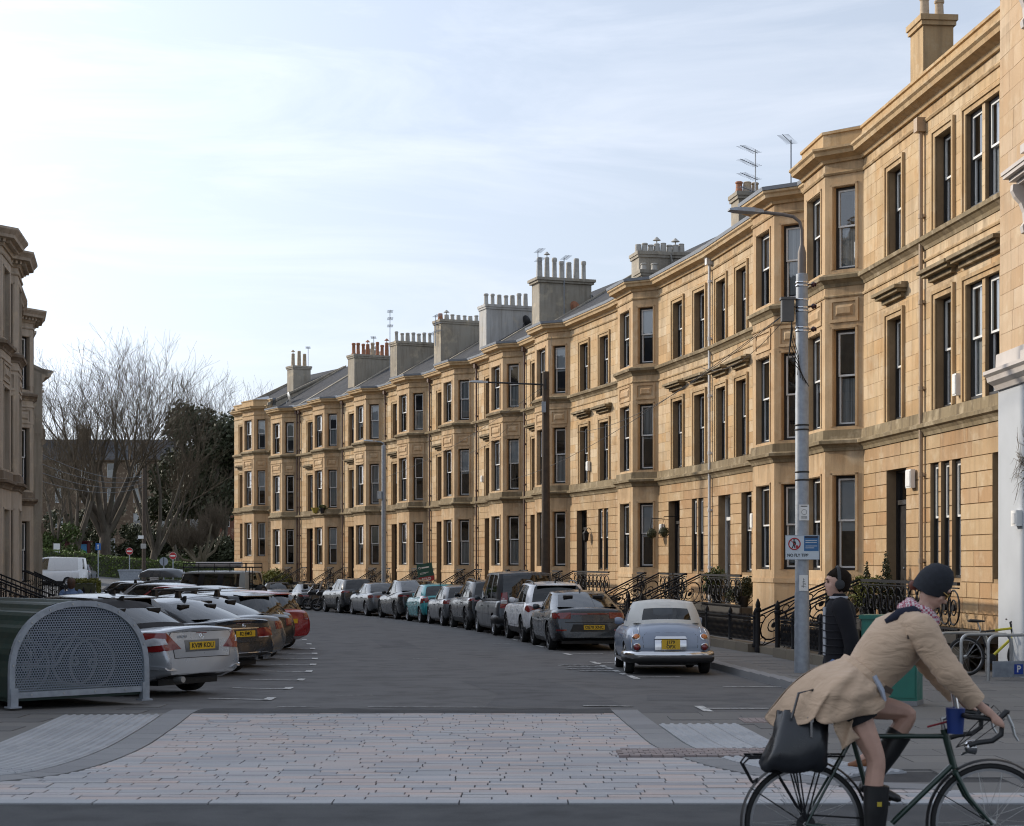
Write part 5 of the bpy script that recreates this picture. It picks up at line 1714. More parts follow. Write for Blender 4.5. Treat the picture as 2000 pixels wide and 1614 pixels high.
# hanging balls and the wall lantern
def hang_ball(v, z, label, out=.45):
 p = pol(RF - out, v)
 root = thing('hanging_plant_ball', label, 'hanging plant', (p.x, p.y, z), 0, 'hanging plant balls by a door')
 m = MB(); r2 = random.Random(int(v * 10))
 for i in range(420):
  t, u = r2.uniform(0, 2 * math.pi), r2.uniform(-1, 1); s = math.sqrt(1 - u * u)
  d = Vector((s * math.cos(t), s * math.sin(t), u)); c = d * r2.uniform(.14, .18)
  a = d.orthogonal().normalized(); a.rotate(Matrix.Rotation(r2.uniform(0, 6), 3, d)); b = (d.cross(a) + d * .5).normalized()
  m.add([c - a * .02, c + b * .02, c + a * .02, c - b * .02], [(0, 1, 2, 3)])
 m.lathe([(.01, -.14), (.1, -.1), (.145, 0), (.1, .1), (.01, .14)], n=10)
 m.build('ball', M['leaf_dark'], root)['kind'] = 'stuff'
 m = MB();
 for k in range(3): m.tube([(.12 * math.cos(2.1 * k), .12 * math.sin(2.1 * k), .1), (0, 0, .5)], .004, 3)
 m.tube([(0, 0, .5), (.45, .1, .52)], .012, 4); m.build('chain', M['iron'], root)
hang_ball(38.15, 2.75, 'dark green hanging plant ball right of the dark door')
hang_ball(36.75, 2.78, 'dark green hanging plant ball in front of the dark door')
p = pol(RF - .25, 46.95)
root = thing('wall_lantern', 'small black wall lantern between door and paired windows', 'lantern', (p.x, p.y, 2.75))
m = MB(); m.lathe([(.03, -.2), (.09, -.12), (.12, .12), (.14, .14), (.05, .24), (.02, .3)], n=6); m.tube([(0, 0, .28), (.12, .02, .36), (.24, .04, .2)], .015, 5); m.build('lantern', M['iron'], root)
# ---------------------------------------------------------------- vehicles
def apply_mods(o):
 dg = bpy.context.evaluated_depsgraph_get()
 me = bpy.data.meshes.new_from_object(o.evaluated_get(dg))
 old = o.data
 o.modifiers.clear()
 o.data = me
 bpy.data.meshes.remove(old)
 return me
def plan_w(x, x0, x1, er, ef, wr, wf, p=2.3):
 """plan outline: 1 in the middle, rounded to wr / wf at the tail / nose"""
 d0, d1 = x - x0, x1 - x
 k = 1.0
 if d0 < er: k = min(k, wr + (1 - wr) * (1 - (1 - max(0, d0) / er) ** p) ** (1 / p))
 if d1 < ef: k = min(k, wf + (1 - wf) * (1 - (1 - max(0, d1) / ef) ** p) ** (1 / p))
 return k
SECT = [(0.0, .90), (.08, .945), (.2, .975), (.36, .992), (.52, 1.0), (.66, .998), (.8, .985), (.9, .962), (.96, .935), (1.0, .885)]
wheel_cache = {}
def wheel_meshes(r, w, style, rimmat):
 k = (round(r, 3), round(w, 3), style, rimmat)
 if k in wheel_cache: return wheel_cache[k]
 t = MB(); rr = r * (.70 if style != 'white' else .62)
 t.lathe([(rr, -w/2 + .015), (rr + .02, -w/2), (r * .93, -w/2), (r * .985, -w/2 + .02), (r, -w * .3), (r, w * .3), (r * .985, w/2 - .02), (r * .93, w/2), (rr + .02, w/2), (rr, w/2 - .015)], n=28, axis='y', caps=False)
 tm = t.mesh('tyre', M['tyre'], smooth=40)
 m = MB()
 m.lathe([(rr, -w/2 + .02), (rr, w/2 - .012), (rr * .95, w/2 - .006), (rr * .90, w/2 - .02), (rr * .88, w/2 - .08), (.05, w/2 - .09)], n=28, axis='y', caps=False)
 m.lathe([(.001, w/2 - .015), (rr * .16, w/2 - .018), (rr * .2, w/2 - .03), (rr * .24, w/2 - .09)], n=14, axis='y', caps=False)
 n = {'five': 5, 'ten': 10, 'seven': 7, 'white': 0, 'steel': 0}[style]
 for i in range(n):
  a = 2 * math.pi * i / n
  ww = rr * (.30 if n == 5 else .15 if n == 10 else .2)
  m.T = Matrix.Rotation(a, 4, 'Y')
  m.add([(-ww * .35, w/2 - .02, rr * .15), (ww * .35, w/2 - .02, rr * .15), (ww * .5, w/2 - .018, rr * .92), (-ww * .5, w/2 - .018, rr * .92),
    (-ww * .5, w/2 - .07, rr * .15), (ww * .5, w/2 - .07, rr * .15), (ww * .65, w/2 - .07, rr * .92), (-ww * .65, w/2 - .07, rr * .92)],
    [(0, 1, 2, 3), (0, 4, 5, 1), (1, 5, 6, 2), (3, 2, 6, 7), (0, 3, 7, 4)])
  m.T = None
 if n == 0:
  m.lathe([(.001, w/2 - .01), (rr * .35, w/2 - .02), (rr * .55, w/2 - .045), (rr * .8, w/2 - .03), (rr * .88, w/2 - .02)], n=28, axis='y', caps=False)
 rm = m.mesh('rim', M[rimmat], smooth=35, fix=True)
 wm = None
 if style == 'white':
  q = MB(); q.lathe([(rr + .012, w/2 + .002), (r * .86, w/2 + .003)], n=28, axis='y', caps=False); wm = q.mesh('whitewall', M['white_paint'])
 wheel_cache[k] = (tm, rm, wm)
 return wheel_cache[k]
class Car:
 def __init__(s, label, cat, pos, rz, p, group):
  s.p = p
  s.root = thing(p.get('name', 'parked_car'), label, cat, pos, rz, group)
  s.x0, s.x1 = -p['ro'], p['wb'] + p['fo']
  s.W2 = p['W'] / 2
  s.body(); s.cabin()
  vs = [v.co.copy() for v in s.bme.vertices]; fs = [tuple(f.vertices) for f in s.bme.polygons]
  n = len(vs)
  vs += [Vector(v) for v in s.cab_v]; fs += [tuple(i + n for i in f) for f in s.cab_f]
  s.bvh = BVHTree.FromPolygons(vs, fs)
  s.wheels()
 def top(s, x): return smooth_interp(s.p['top'], x)
 def bot(s, x): return interp(s.p.get('bot') or [(s.x0, .34), (s.x0 + .35, .24), (0.4, .19), (s.p['wb'] - .4, .19), (s.x1 - .3, .2), (s.x1, .28)], x)
 def half(s, x):
  p = s.p
  return s.W2 * plan_w(x, s.x0, s.x1, p.get('er', .7), p.get('ef', .9), p.get('wr', .80), p.get('wf', .70)) * (interp(p['waist'], x) if 'waist' in p else 1)
 def body(s):
  p = s.p; L = s.x1 - s.x0
  N = 46
  xs = [s.x0 + L * (.5 - .5 * math.cos(math.pi * (i / (N - 1)) ** 1.0)) * 1.0 for i in range(N)]
  mb = MB(); rings = []
  sect = p.get('sect', SECT)
  rs, fs_ = p.get('rs', [(0.2, .10), (.4, 0.0), (.6, 0.0), (.75, .05), (1.0, .08)]), p.get('fs', [(0.2, .08), (.4, 0), (.6, .02), (.8, .12), (1.0, .2)])
  crown = p.get('crown', .05)
  for x in xs:
   z0, z1, w = s.bot(x), s.top(x), s.half(x)
   wr_ = max(0, 1 - (x - s.x0) / .7) ** 1.4
   wf_ = max(0, 1 - (s.x1 - x) / .9) ** 1.4
   half = [(0, z0), (w * .5, z0 - .01), (w * .8, z0)]
   half += [(w * g, z0 + (z1 - z0) * f) for f, g in sect]
   yt = half[-1][0]
   cr = crown * w / s.W2
   half += [(yt * k, z1 + cr * (1 - k * k)) for k in (.93, .78, .55, .28, 0)]
   ring = []
   for (y, z) in half: ring.append((x + interp(rs, z) * wr_ - interp(fs_, z) * wf_, y, z))
   for (y, z) in half[-2:0:-1]: ring.append((x + interp(rs, z) * wr_ - interp(fs_, z) * wf_, -y, z))
   rings.append(ring)
  mb.loft(rings)
  trim = p.get('trim_z', .0)
  me = mb.mesh('body', [s.p['paint'], M['plastic']], fix=True)
  o = obj('body', me, s.root)
  # wheel openings
  cut = MB()
  ar = p['r'] + p.get('gap', .055)
  for xx in (0, p['wb']):
   cut.lathe([(ar, -s.W2 - .3), (ar, s.W2 + .3)], (xx, 0, p['r']), 36, 'y')
  co = cut.build('cutter', M['plastic'], None, fix=True)
  md = o.modifiers.new('b', 'BOOLEAN'); md.operation = 'DIFFERENCE'; md.object = co; md.solver = 'EXACT'
  co.parent = s.root
  bpy.context.view_layer.update()
  me = apply_mods(o)
  bpy.data.objects.remove(co)
  mi = []
  for f in me.polygons:
   c = f.center
   dark = c.z < trim or (c.z < p['r'] + ar and abs(c.y) < s.W2 * .99 and any(abs(math.hypot(c.x - xx, c.z - p['r']) - ar) < .012 for xx in (0, p['wb'])) and abs(f.normal.y) < .5)
   if p.get('tail_trim') and c.z < p['tail_trim'] and c.x < s.x0 + .5 and f.normal.x < -.3: dark = True
   mi.append(1 if dark else 0)
  me.materials.clear(); me.materials.append(p['paint']); me.materials.append(M['plastic'])
  me.polygons.foreach_set('material_index', mi)
  me.polygons.foreach_set('use_smooth', [True] * len(me.polygons))
  me.set_sharp_from_angle(angle=R_(p.get('sharp', 38)))
  s.bme = me
  u = MB(); u.bx(s.x0 + .35, s.x1 - .35, -s.W2 + .27, s.W2 - .27, .17, .6); u.build('underbody', M['plastic'], s.root)
 def cabin(s):
  p = s.p; c = p['cab']
  w, wt = s.W2 * c.get('wb', .93), s.W2 * c.get('wt', .72)
  cols = []                                       # (kind of the strip that follows, base, top)
  zr = lambda x: smooth_interp(c['roof'], x)
  nb = 5
  yf = c.get('yf', .84)
  rc, fc = c.get('rc', .14), c.get('fc', .30)
  for i in range(nb + 1):
   k = yf * i / nb
   cols.append(['rear_window' if i < nb else 'pillar', (c['rb'] + rc * k * k, w * k), (c['rt'] + .05 * k * k, wt * k)])
  xs_b, xs_t = c['rb'] + c.get('cb', .42), c['rt'] + c.get('ct', .16)
  xe_b, xe_t = c['fb'] - fc - c.get('ab', .10), c['ft'] - c.get('at', .13)
  cols.append(['pillar', (c['rb'] + rc * .9 + .04, w * .95), (c['rt'] + .07, wt * .93)])
  pil = c.get('pillars', [.5])
  marks = [0.0]
  pw_ = c.get('pw', .035)
  for q in pil: marks += [q - pw_, q + pw_]
  marks += [1.0]
  for i in range(len(marks) - 1):
   kind = 'side_window' if i % 2 == 0 else 'post'
   n = 4 if kind == 'side_window' else 1
   for j in range(n):
    f = lerp(marks[i], marks[i + 1], j / n)
    bulge = 1 - .10 * (2 * f - 1) ** 2 * (1 if f > .5 else .5)
    cols.append([kind + (str(i // 2) if kind == 'side_window' else ''), (lerp(xs_b, xe_b, f), w * (1.0 - .055 * max(0, 2 * f - 1) ** 2)), (lerp(xs_t, xe_t, f), wt * (1.0 - .05 * max(0, 2 * f - 1) ** 2))])
  cols.append(['pillar', (xe_b, w * .945), (xe_t, wt * .95)])
  for i in range(nb + 1):
   k = .88 * (1 - i / nb)
   cols.append(['windscreen', (c['fb'] - fc * k * k, w * k), (c['ft'] - .08 * k * k, wt * k)])
  left = cols
  full = [(k, (b[0], b[1]), (t[0], t[1])) for k, b, t in left] + [(left[i - 1][0], (left[i][1][0], -left[i][1][1]), (left[i][2][0], -left[i][2][1])) for i in range(len(left) - 2, 0, -1)]
  # strip kinds for the mirrored half: kind of strip between full[i] and full[i+1]
  n = len(full); nl = len(left)
  kinds = [left[i][0] for i in range(nl - 1)] + [left[i][0] for i in range(nl - 2, -1, -1)]
  rows = [0, .07, .28, .5, .72, .92, 1.0] if not c.get('thick') else [0, .22, .36, .5, .62, .74, 1.0]
  V = []
  for t in rows:
   for (k, b, tt) in full:
    zb = s.top(b[0]) - .015 + p.get('crown', .05) * (1 - min(1, abs(b[1]) / (s.W2 * .885)) ** 2) * .9
    zt = zr(tt[0]) - .045 * (abs(tt[1]) / max(wt, .01)) ** 2
    x, y = lerp(b[0], tt[0], t), lerp(b[1], tt[1], t)
    sgn = 1 if b[1] > 0 else -1 if b[1] < 0 else 0
    y += sgn * .028 * math.sin(math.pi * t) * (abs(b[1]) / w)
    xo = .03 * math.sin(math.pi * t)
    if b[0] < c['rb'] + .2 and abs(b[1]) < w * .9: x -= xo * c.get('rbul', 1.0)
    if b[0] > c['fb'] - fc - .05: x += xo
    V.append((x, y, lerp(zb, zt, t)))
  # rounded shoulder, then the roof skin
  base = len(rows)
  for sc in (.93, .75, .5, .25, 0.0):
   for (k, b, tt) in full:
    zt = zr(tt[0]) - .045 * (abs(tt[1]) * sc / max(wt, .01)) ** 2 + .012 * (1 - sc)
    x = tt[0] + (.04 if tt[0] < c['rt'] + .1 else -.04 if tt[0] > c['ft'] - .15 else 0) * (1 - sc)
    V.append((x, tt[1] * sc, zt))
  groups = {}
  F = []
  for r in range(len(rows) + 4):
   for i in range(n):
    j = (i + 1) % n
    f = (r * n + i, (r + 1) * n + i, (r + 1) * n + j, r * n + j)
    F.append(f)
    kd = kinds[i]
    if r >= len(rows) - 1: g = 'roof'
    elif r in (0, len(rows) - 2): g = 'roof' if r else 'belt'
    elif kd == 'pillar': g = 'pillar'
    elif kd == 'post': g = 'post'
    else: g = kd + ('' if not kd.startswith('side') else ('L' if i < nl else 'R'))
    groups.setdefault(g, []).append(f)
  s.cab_v, s.cab_f = V, F
  def sub(fs):
   idx = {}; vs = []; out = []
   for f in fs:
    g = []
    for i in f:
     if i not in idx: idx[i] = len(vs); vs.append(V[i])
     g.append(idx[i])
    out.append(tuple(g))
   return vs, out
  rp = p.get('roofpaint', p['paint'])
  gl = M['car_glass_dark'] if p.get('privacy') else M['car_glass']
  m = MB(); m.add(*sub(groups.pop('roof') + groups.pop('pillar') + (groups.pop('belt') if not p.get('roofbelt') else groups.pop('belt'))))
  m.build('roof', rp, s.root, smooth=50, fix=False)
  m = MB(); m.add(*sub(groups.pop('post', []))) if 'post' in groups else None
  if m.v: m.build('window_post', M['plastic'], s.root, smooth=50)
  for g, fs in groups.items():
   m = MB(); m.add(*sub(fs))
   nm = 'side_window' if g.startswith('side') else g
   m.build(nm, gl if not (g == 'windscreen') else M['car_glass'], s.root, smooth=50)
  # interior: dark tray, seats with head rests
  m = MB()
  zb = s.top((c['rb'] + c['fb']) / 2) + .0
  xa, xb = c['rb'] + .12, c['fb'] - .25
  k = 10
  for i in range(k):
   a, b = lerp(xa, xb, i / k), lerp(xa, xb, (i + 1) / k)
   m.quad((a, -w * .86, s.top(a) + .06), (b, -w * .86, s.top(b) + .06), (b, w * .86, s.top(b) + .06), (a, w * .86, s.top(a) + .06))
  for xx in ((xa * .72 + xb * .28), (xa * .42 + xb * .58)):
   zz = s.top(xx)
   for y in (-.36, .36):
    m.box((xx, y * s.W2 / .88, zz + .08), (.12, .42, .22), ry=-.2); m.box((xx - .03, y * s.W2 / .88, zz + .27), (.09, .24, .16), ry=-.15)
  m.build('interior', M['plastic'], s.root)
 def wheels(s):
  p = s.p
  tm, rm, wm = wheel_meshes(p['r'], p.get('tw', .21), p.get('wheel', 'five'), p.get('rim', 'rim'))
  for xx in (0, p['wb']):
   for sg in (1, -1):
    o = obj('wheel', tm, s.root, (xx, sg * (s.W2 - p.get('tw', .21) / 2 - .025), p['r']), 0 if sg > 0 else math.pi)
    obj('rim', rm, o)
    if wm: obj('whitewall', wm, o)
 def hit(s, o, d):
  r = s.bvh.ray_cast(Vector(o), Vector(d))
  return r[0], r[1]
 def patch(s, name, poly, mat, d=(1, 0, 0), e=(0, -1, 0), off=.008, parent=None, cuts=2, skirt=.02, base=Vector((0, 0, 0))):
  """a shaped panel that lies on the body: poly in (s along e, z), projected along d"""
  bm = bmesh.new()
  vs = [bm.verts.new((a, b, 0)) for a, b in poly]
  bm.faces.new(vs)
  bmesh.ops.triangulate(bm, faces=bm.faces)
  for _ in range(cuts):
   ed = [x for x in bm.edges if x.calc_length() > .07]
   if ed: bmesh.ops.subdivide_edges(bm, edges=ed, cuts=1, use_grid_fill=False)
   bmesh.ops.triangulate(bm, faces=[f for f in bm.faces if len(f.verts) > 3])
  d = Vector(d).normalized(); e = Vector(e).normalized()
  bm.verts.ensure_lookup_table()
  for v in bm.verts:
   o = base + e * v.co.x + Vector((0, 0, v.co.y)) - d * 6
   h, nn = s.hit(o, d)
   if h is None: h = base + e * v.co.x + Vector((0, 0, v.co.y)) + d * .25
   if nn is None: nn = -d
   if nn.dot(d) > 0: nn = -nn
   v.co = h + nn * off * .6 - d * off * .5
  bd = [x for x in bm.edges if x.is_boundary]
  r = bmesh.ops.extrude_edge_only(bm, edges=bd)
  for v in r['geom']:
   if isinstance(v, bmesh.types.BMVert): v.co += d * skirt
  bmesh.ops.recalc_face_normals(bm, faces=bm.faces)
  me = bpy.data.meshes.new(name); bm.to_mesh(me); bm.free()
  me.materials.append(mat)
  me.polygons.foreach_set('use_smooth', [True] * len(me.polygons)); me.set_sharp_from_angle(angle=R_(35))
  me.update()
  # face the viewer
  if len(me.polygons):
   f = max(me.polygons, key=lambda q: q.area)
   if f.normal.dot(d) > 0: me.flip_normals()
  return obj(name, me, parent or s.root)
 def rear(s, name, poly, mat, **k): return s.patch(name, poly, mat, (1, 0, 0), (0, 1, 0), **k)
 def side(s, name, poly, mat, sg=1, **k): return s.patch(name, poly, mat, (0, -sg, 0), (1, 0, 0), **k)
 def corner(s, name, poly, mat, sg=1, ang=40, **k):
  a = R_(ang)
  return s.patch(name, poly, mat, (math.cos(a), -sg * math.sin(a), 0), (math.sin(a) * 1.0, sg * math.cos(a), 0), base=Vector((s.x0, 0, 0)), **k)
 def lamps(s, poly, mat, ang=40, name='tail_light', **k):
  """poly in (s, z): s = distance outwards along the 45-degree corner direction"""
  for sg in (1, -1): s.corner(name, poly, mat, sg, ang, **k)
 def plate(s, txt, z, y=0, two=None, w=.52, h=.111, tilt=.0, mat='plate_yellow'):
  hh, n = s.hit((-6, y, z), (1, 0, 0))
  x = (hh.x if hh else s.x0) - .012
  m = MB(); m.box((0, 0, 0), (.012, w, h))
  o = m.build('number_plate', M[mat], s.root, loc=(x, y, z)); o.rotation_euler = (0, tilt, 0)
  F = Matrix(((0, 0, -1, -.0075), (-1, 0, 0, 0), (0, 1, 0, 0), (0, 0, 0, 1)))
  if two:
   text_to('lettering', txt, .085, M['plate_ink'], o, Matrix.Translation((0, 0, .04)) @ F, .0006)
   text_to('lettering', two, .085, M['plate_ink'], o, Matrix.Translation((0, 0, -.043)) @ F, .0006)
  else:
   text_to('lettering', txt, .098, M['plate_ink'], o, F, .0006, sx=.98)
  return o
 def doors(s, xs, zb=.30, sg=(1,), zt=None, handles=True):
  for g in sg:
   for a, b in zip(xs, xs[1:]):
    def outline(ex):
     pts = []
     n = 5
     for i in range(n + 1):
      x = lerp(a + .012 - ex, b - .012 + ex, i / n)
      pts.append((x, (zt if zt else s.top(x) - .075) + ex))
     lo = []
     for i in range(n + 1):
      x = lerp(b - .012 + ex, a + .012 - ex, i / n)
      z = zb - ex
      for xx in (0, s.p['wb']):
       ar = s.p['r'] + .13
       if abs(x - xx) < ar: z = max(z, s.p['r'] + math.sqrt(ar * ar - (x - xx) ** 2) - ex)
      lo.append((x, z))
     return pts + lo
    s.side('door_gap', outline(.008), M['plastic'], g, off=.001, skirt=.004, cuts=1)
    d = s.side('door', outline(-.003), s.p['paint'], g, off=.005, skirt=.006)
    if handles:
     zz = (zt if zt else s.top(a + .15) - .075) - .10
     h, nn = s.hit((a + .16, g * 4, zz), (0, -g, 0))
     if h:
      m = MB(); m.box((h.x, h.y + g * .025, h.z), (.18, .025, .03)); m.build('door_handle', s.p.get('handle', s.p['paint']), d)
 def mirrors(s, x, z, sg=(1, -1)):
  for g in sg:
   h, nn = s.hit((x, g * 4, z), (0, -g, 0))
   y = (abs(h.y) if h else s.W2 * .9)
   m = MB()
   rings = []
   for t, sc in ((0, .55), (.05, .9), (.12, 1.0), (.17, .75)):
    rings.append([(x - .02 + .05 * math.cos(q) * sc - .02 * t, g * (y + .06 + t), z + .02 + .075 * math.sin(q) * sc) for q in [2 * math.pi * i / 10 for i in range(10)]])
   m.loft(rings)
   m.tube([(x, g * (y - .03), z - .04), (x, g * (y + .08), z)], .025, 6)
   m.build('wing_mirror', s.p.get('mirror', s.p['paint']), s.root, smooth=50, fix=True)
 def rails(s, inset=.88):
  c = s.p['cab']
  for g in (1, -1):
   m = MB(); pts = []
   for i in range(8):
    x = lerp(c['rt'] + .1, c['ft'] - .3, i / 7)
    pts.append((x, g * s.W2 * c.get('wt', .72) * inset, smooth_interp(c['roof'], x) + (.03 if 0 < i < 7 else -.01)))
   m.tube(pts, .018, 6); m.build('roof_rail', M['plastic'], s.root, smooth=50)
 def star(s, y, z, r=.045):
  h, n = s.hit((-6, y, z), (1, 0, 0))
  if not h: return
  m = MB(); m.ring((h.x - .008, y, z), r, .006, 'x', 18, 4)
  for k in range(3):
   a = math.pi / 2 + k * 2.0944
   m.tube([(h.x - .008, y, z), (h.x - .008, y + r * math.cos(a), z + r * math.sin(a))], [.008, .002], 4)
  m.build('badge', M['chrome'], s.root, smooth=40)
 def wiper(s, z0, z1):
  h, n = s.hit((-6, 0, z0), (1, 0, 0)); h2, n2 = s.hit((-6, .38, z1), (1, 0, 0))
  if h and h2:
   m = MB(); m.tube([h + n * .02, h2 + n2 * .02], .012, 5); m.box(h + n * .01, (.05, .12, .05)); m.build('wiper', M['plastic'], s.root)
 def antenna(s, x):
  z = smooth_interp(s.p['cab']['roof'], x)
  m = MB(); m.prism([(x - .12, z - .01), (x + .06, z - .01), (x - .08, z + .07), (x - .12, z + .07)], -.015, .015); m.build('roof_antenna', M['plastic'], s.root)
P_ = lambda n, c, **k: paint(n, c, **k)
PT = dict(
 figaro=paint('pale_blue_grey_paint', (.235, .285, .375), .15, .35, .1), figroof=plain('off_white_roof', (.60, .60, .57), .5, vary=.05),
 slate=paint('slate_grey_paint', (.040, .049, .060), .45), white=paint('white_car_paint', (.70, .71, .73), .05), van=paint('grey_van_paint', (.046, .055, .067), .45, .3),
 dark=paint('charcoal_paint', (.024, .027, .031), .5), black=paint('black_paint', (.012, .013, .016), .3), turq=paint('turquoise_paint', (.028, .30, .33), .15),
 anth=paint('anthracite_paint', (.022, .028, .037), .5), silver=paint('silver_paint', (.40, .42, .45), .65, .25), greys=paint('grey_silver_paint', (.115, .125, .137), .6, .25), red=paint('red_paint', (.27, .014, .018), .25),
 navy=paint('navy_paint', (.016, .022, .05), .4), softtop=plain('black_soft_top', (.012, .012, .014), .9), defender=paint('warm_grey_paint', (.34, .35, .33), .05, .5, .35))
def sedan(label, pos, rz, col, group, fast=False, H=1.44, L=4.55, W=1.80, wb=2.72, r=.325, tail='sedan', cat='car', rim='rim', wheel='five', doors=True, deck=1.0, text=None, **kw):
 ro = (L - wb) * .55; fo = (L - wb) * .45
 p = dict(ro=ro, fo=fo, wb=wb, W=W, r=r, paint=PT[col], rim=rim, wheel=wheel,
    top=[(-ro, deck - .10), (-ro + .08, deck - .03), (-ro + .3, deck), (.1, deck - .01), (wb * .5, .95), (wb * .85, .955), (wb + .1, .90), (wb + fo * .6, .80), (wb + fo, .62)],
    rs=[(.2, .14), (.36, .03), (.5, 0), (.66, .0), (.74, .06), (.95, .10), (1.05, .07)])
 if not fast: cab = dict(rb=-ro + .52, rt=.30, ft=wb * .56, fb=wb * .86, roof=[(.2, H - .03), (wb * .3, H), (wb * .45, H - .005), (wb * .6, H - .05)], pillars=[.12, .54])
 else: cab = dict(rb=-ro + .28, rt=.42, ft=wb * .56, fb=wb * .86, roof=[(.3, H - .06), (wb * .32, H), (wb * .45, H - .005), (wb * .6, H - .05)], cb=.62, pillars=[.10, .52])
 p['cab'] = cab
 p.update(kw)
 c = Car(label, cat, pos, rz, p, group)
 return c, -ro, wb + fo
def suv(label, pos, rz, col, group, H=1.64, L=4.5, W=1.86, wb=2.68, r=.355, belt=1.08, cat='car', rim='rim', wheel='five', clad=.42, **kw):
 ro = (L - wb) * .5; fo = (L - wb) * .5
 p = dict(ro=ro, fo=fo, wb=wb, W=W, r=r, paint=PT[col], rim=rim, wheel=wheel, trim_z=clad, gap=.065, er=.5, wr=.86, wf=.74,
    top=[(-ro, belt - .06), (-ro + .1, belt), (.2, belt), (wb * .5, belt - .04), (wb * .84, belt - .04), (wb + .1, belt - .07), (wb + fo * .65, belt - .18), (wb + fo, belt - .36)],
    rs=[(.25, .10), (.42, 0), (.66, 0), (.8, .04), (1.2, .10)],
    bot=[(-ro, .40), (-ro + .35, .28), (.4, .24), (wb - .4, .24), (wb + fo - .3, .26), (wb + fo, .36)],
    cab=dict(rb=-ro + .12, rt=-ro + .48, ft=wb * .50, fb=wb * .83, roof=[(-ro + .35, H - .06), (.3, H), (wb * .4, H - .01), (wb * .55, H - .06)], cb=.36, ct=.22, pillars=[.24, .60], wt=.74, rc=.10))
 p['cab'].update(kw.pop('cabk', {}))
 p.update(kw)
 return Car(label, cat, pos, rz, p, group), -ro, wb + fo
def hatch(label, pos, rz, col, group, H=1.46, L=4.1, W=1.75, wb=2.55, r=.31, belt=.96, **kw):
 return suv(label, pos, rz, col, group, H=H, L=L, W=W, wb=wb, r=r, belt=belt, clad=kw.pop('clad', .24), bot=[(-(L - wb) / 2, .34), (-(L - wb) / 2 + .35, .22), (.4, .18), (wb - .4, .18), (wb + (L - wb) / 2, .26)], **kw)
def spoiler(c, back=.16):
 cb = c.p['cab']; w = c.W2 * cb.get('wt', .72) * .84; x = cb['rt'] + .06; z = smooth_interp(cb['roof'], x)
 m = MB(); m.loft([[(x + .1, -w, z), (x + .1, w, z), (x - back, w * .95, z - .03), (x - back, -w * .95, z - .03)], [(x + .1, -w, z - .03), (x + .1, w, z - .03), (x - back, w * .95, z - .055), (x - back, -w * .95, z - .055)]])
 m.build('spoiler', c.p['paint'], c.root, fix=True)
GR = 'cars parked along the terrace kerb'
GL = 'cars parked nose in on the left'
def kerb_pos(x_img_Y, W, R=175.08):
 """rear axle on the ground: left rear wheel stands at radius R, depth given"""
 Y = x_img_Y
 a = math.asin((Y - CY) / R)
 r = R + W / 2 - .13
 return (CX + r * math.cos(a), CY + r * math.sin(a), zg(CY + r * math.sin(a))), a + math.pi / 2
def tilt(c):
 """follow the slope of the street"""
 h = c.root.rotation_euler.z
 x, y, z = c.root.location
 d = (zg(y + math.sin(h) * 2.6) - z) / 2.6
 c.root.rotation_euler = (0, -math.atan(d), h)
# 1 the small round-tailed blue car, nearest on the right
pos, rz = kerb_pos(32.7, 1.63, 175.2)
fig = Car('small vintage styled pale blue car with off white roof', 'car', pos, rz + R_(-3), dict(
 ro=.72, fo=.70, wb=2.30, W=1.63, r=.285, tw=.17, paint=PT['figaro'], roofpaint=PT['figroof'], wheel='white', rim='chrome', er=.95, wr=.80, ef=.95, wf=.66, crown=.075, gap=.045,
 top=[(-.72, .56), (-.69, .68), (-.62, .77), (-.45, .84), (-.15, .875), (.3, .885), (1.2, .885), (1.75, .88), (2.2, .85), (2.6, .78), (2.85, .66), (3.0, .5)],
 rs=[(.2, .10), (.32, .03), (.46, 0), (.6, .02), (.75, .06), (.9, .12)],
 sect=[(0.0, .88), (.08, .93), (.2, .965), (.36, .988), (.52, 1.0), (.66, .998), (.78, .98), (.88, .945), (.95, .90), (1.0, .83)],
 bot=[(-.72, .36), (-.5, .27), (.4, .2), (1.9, .2), (2.8, .22), (3.0, .3)],
 cab=dict(rb=-.12, rt=.28, ft=1.22, fb=1.80, roof=[(.15, 1.30), (.45, 1.362), (.85, 1.37), (1.25, 1.31)], wb=.885, wt=.69, cb=.62, ct=.34, rc=.22, fc=.26, yf=.66, thick=True, pillars=[])), GR)
tilt(fig)
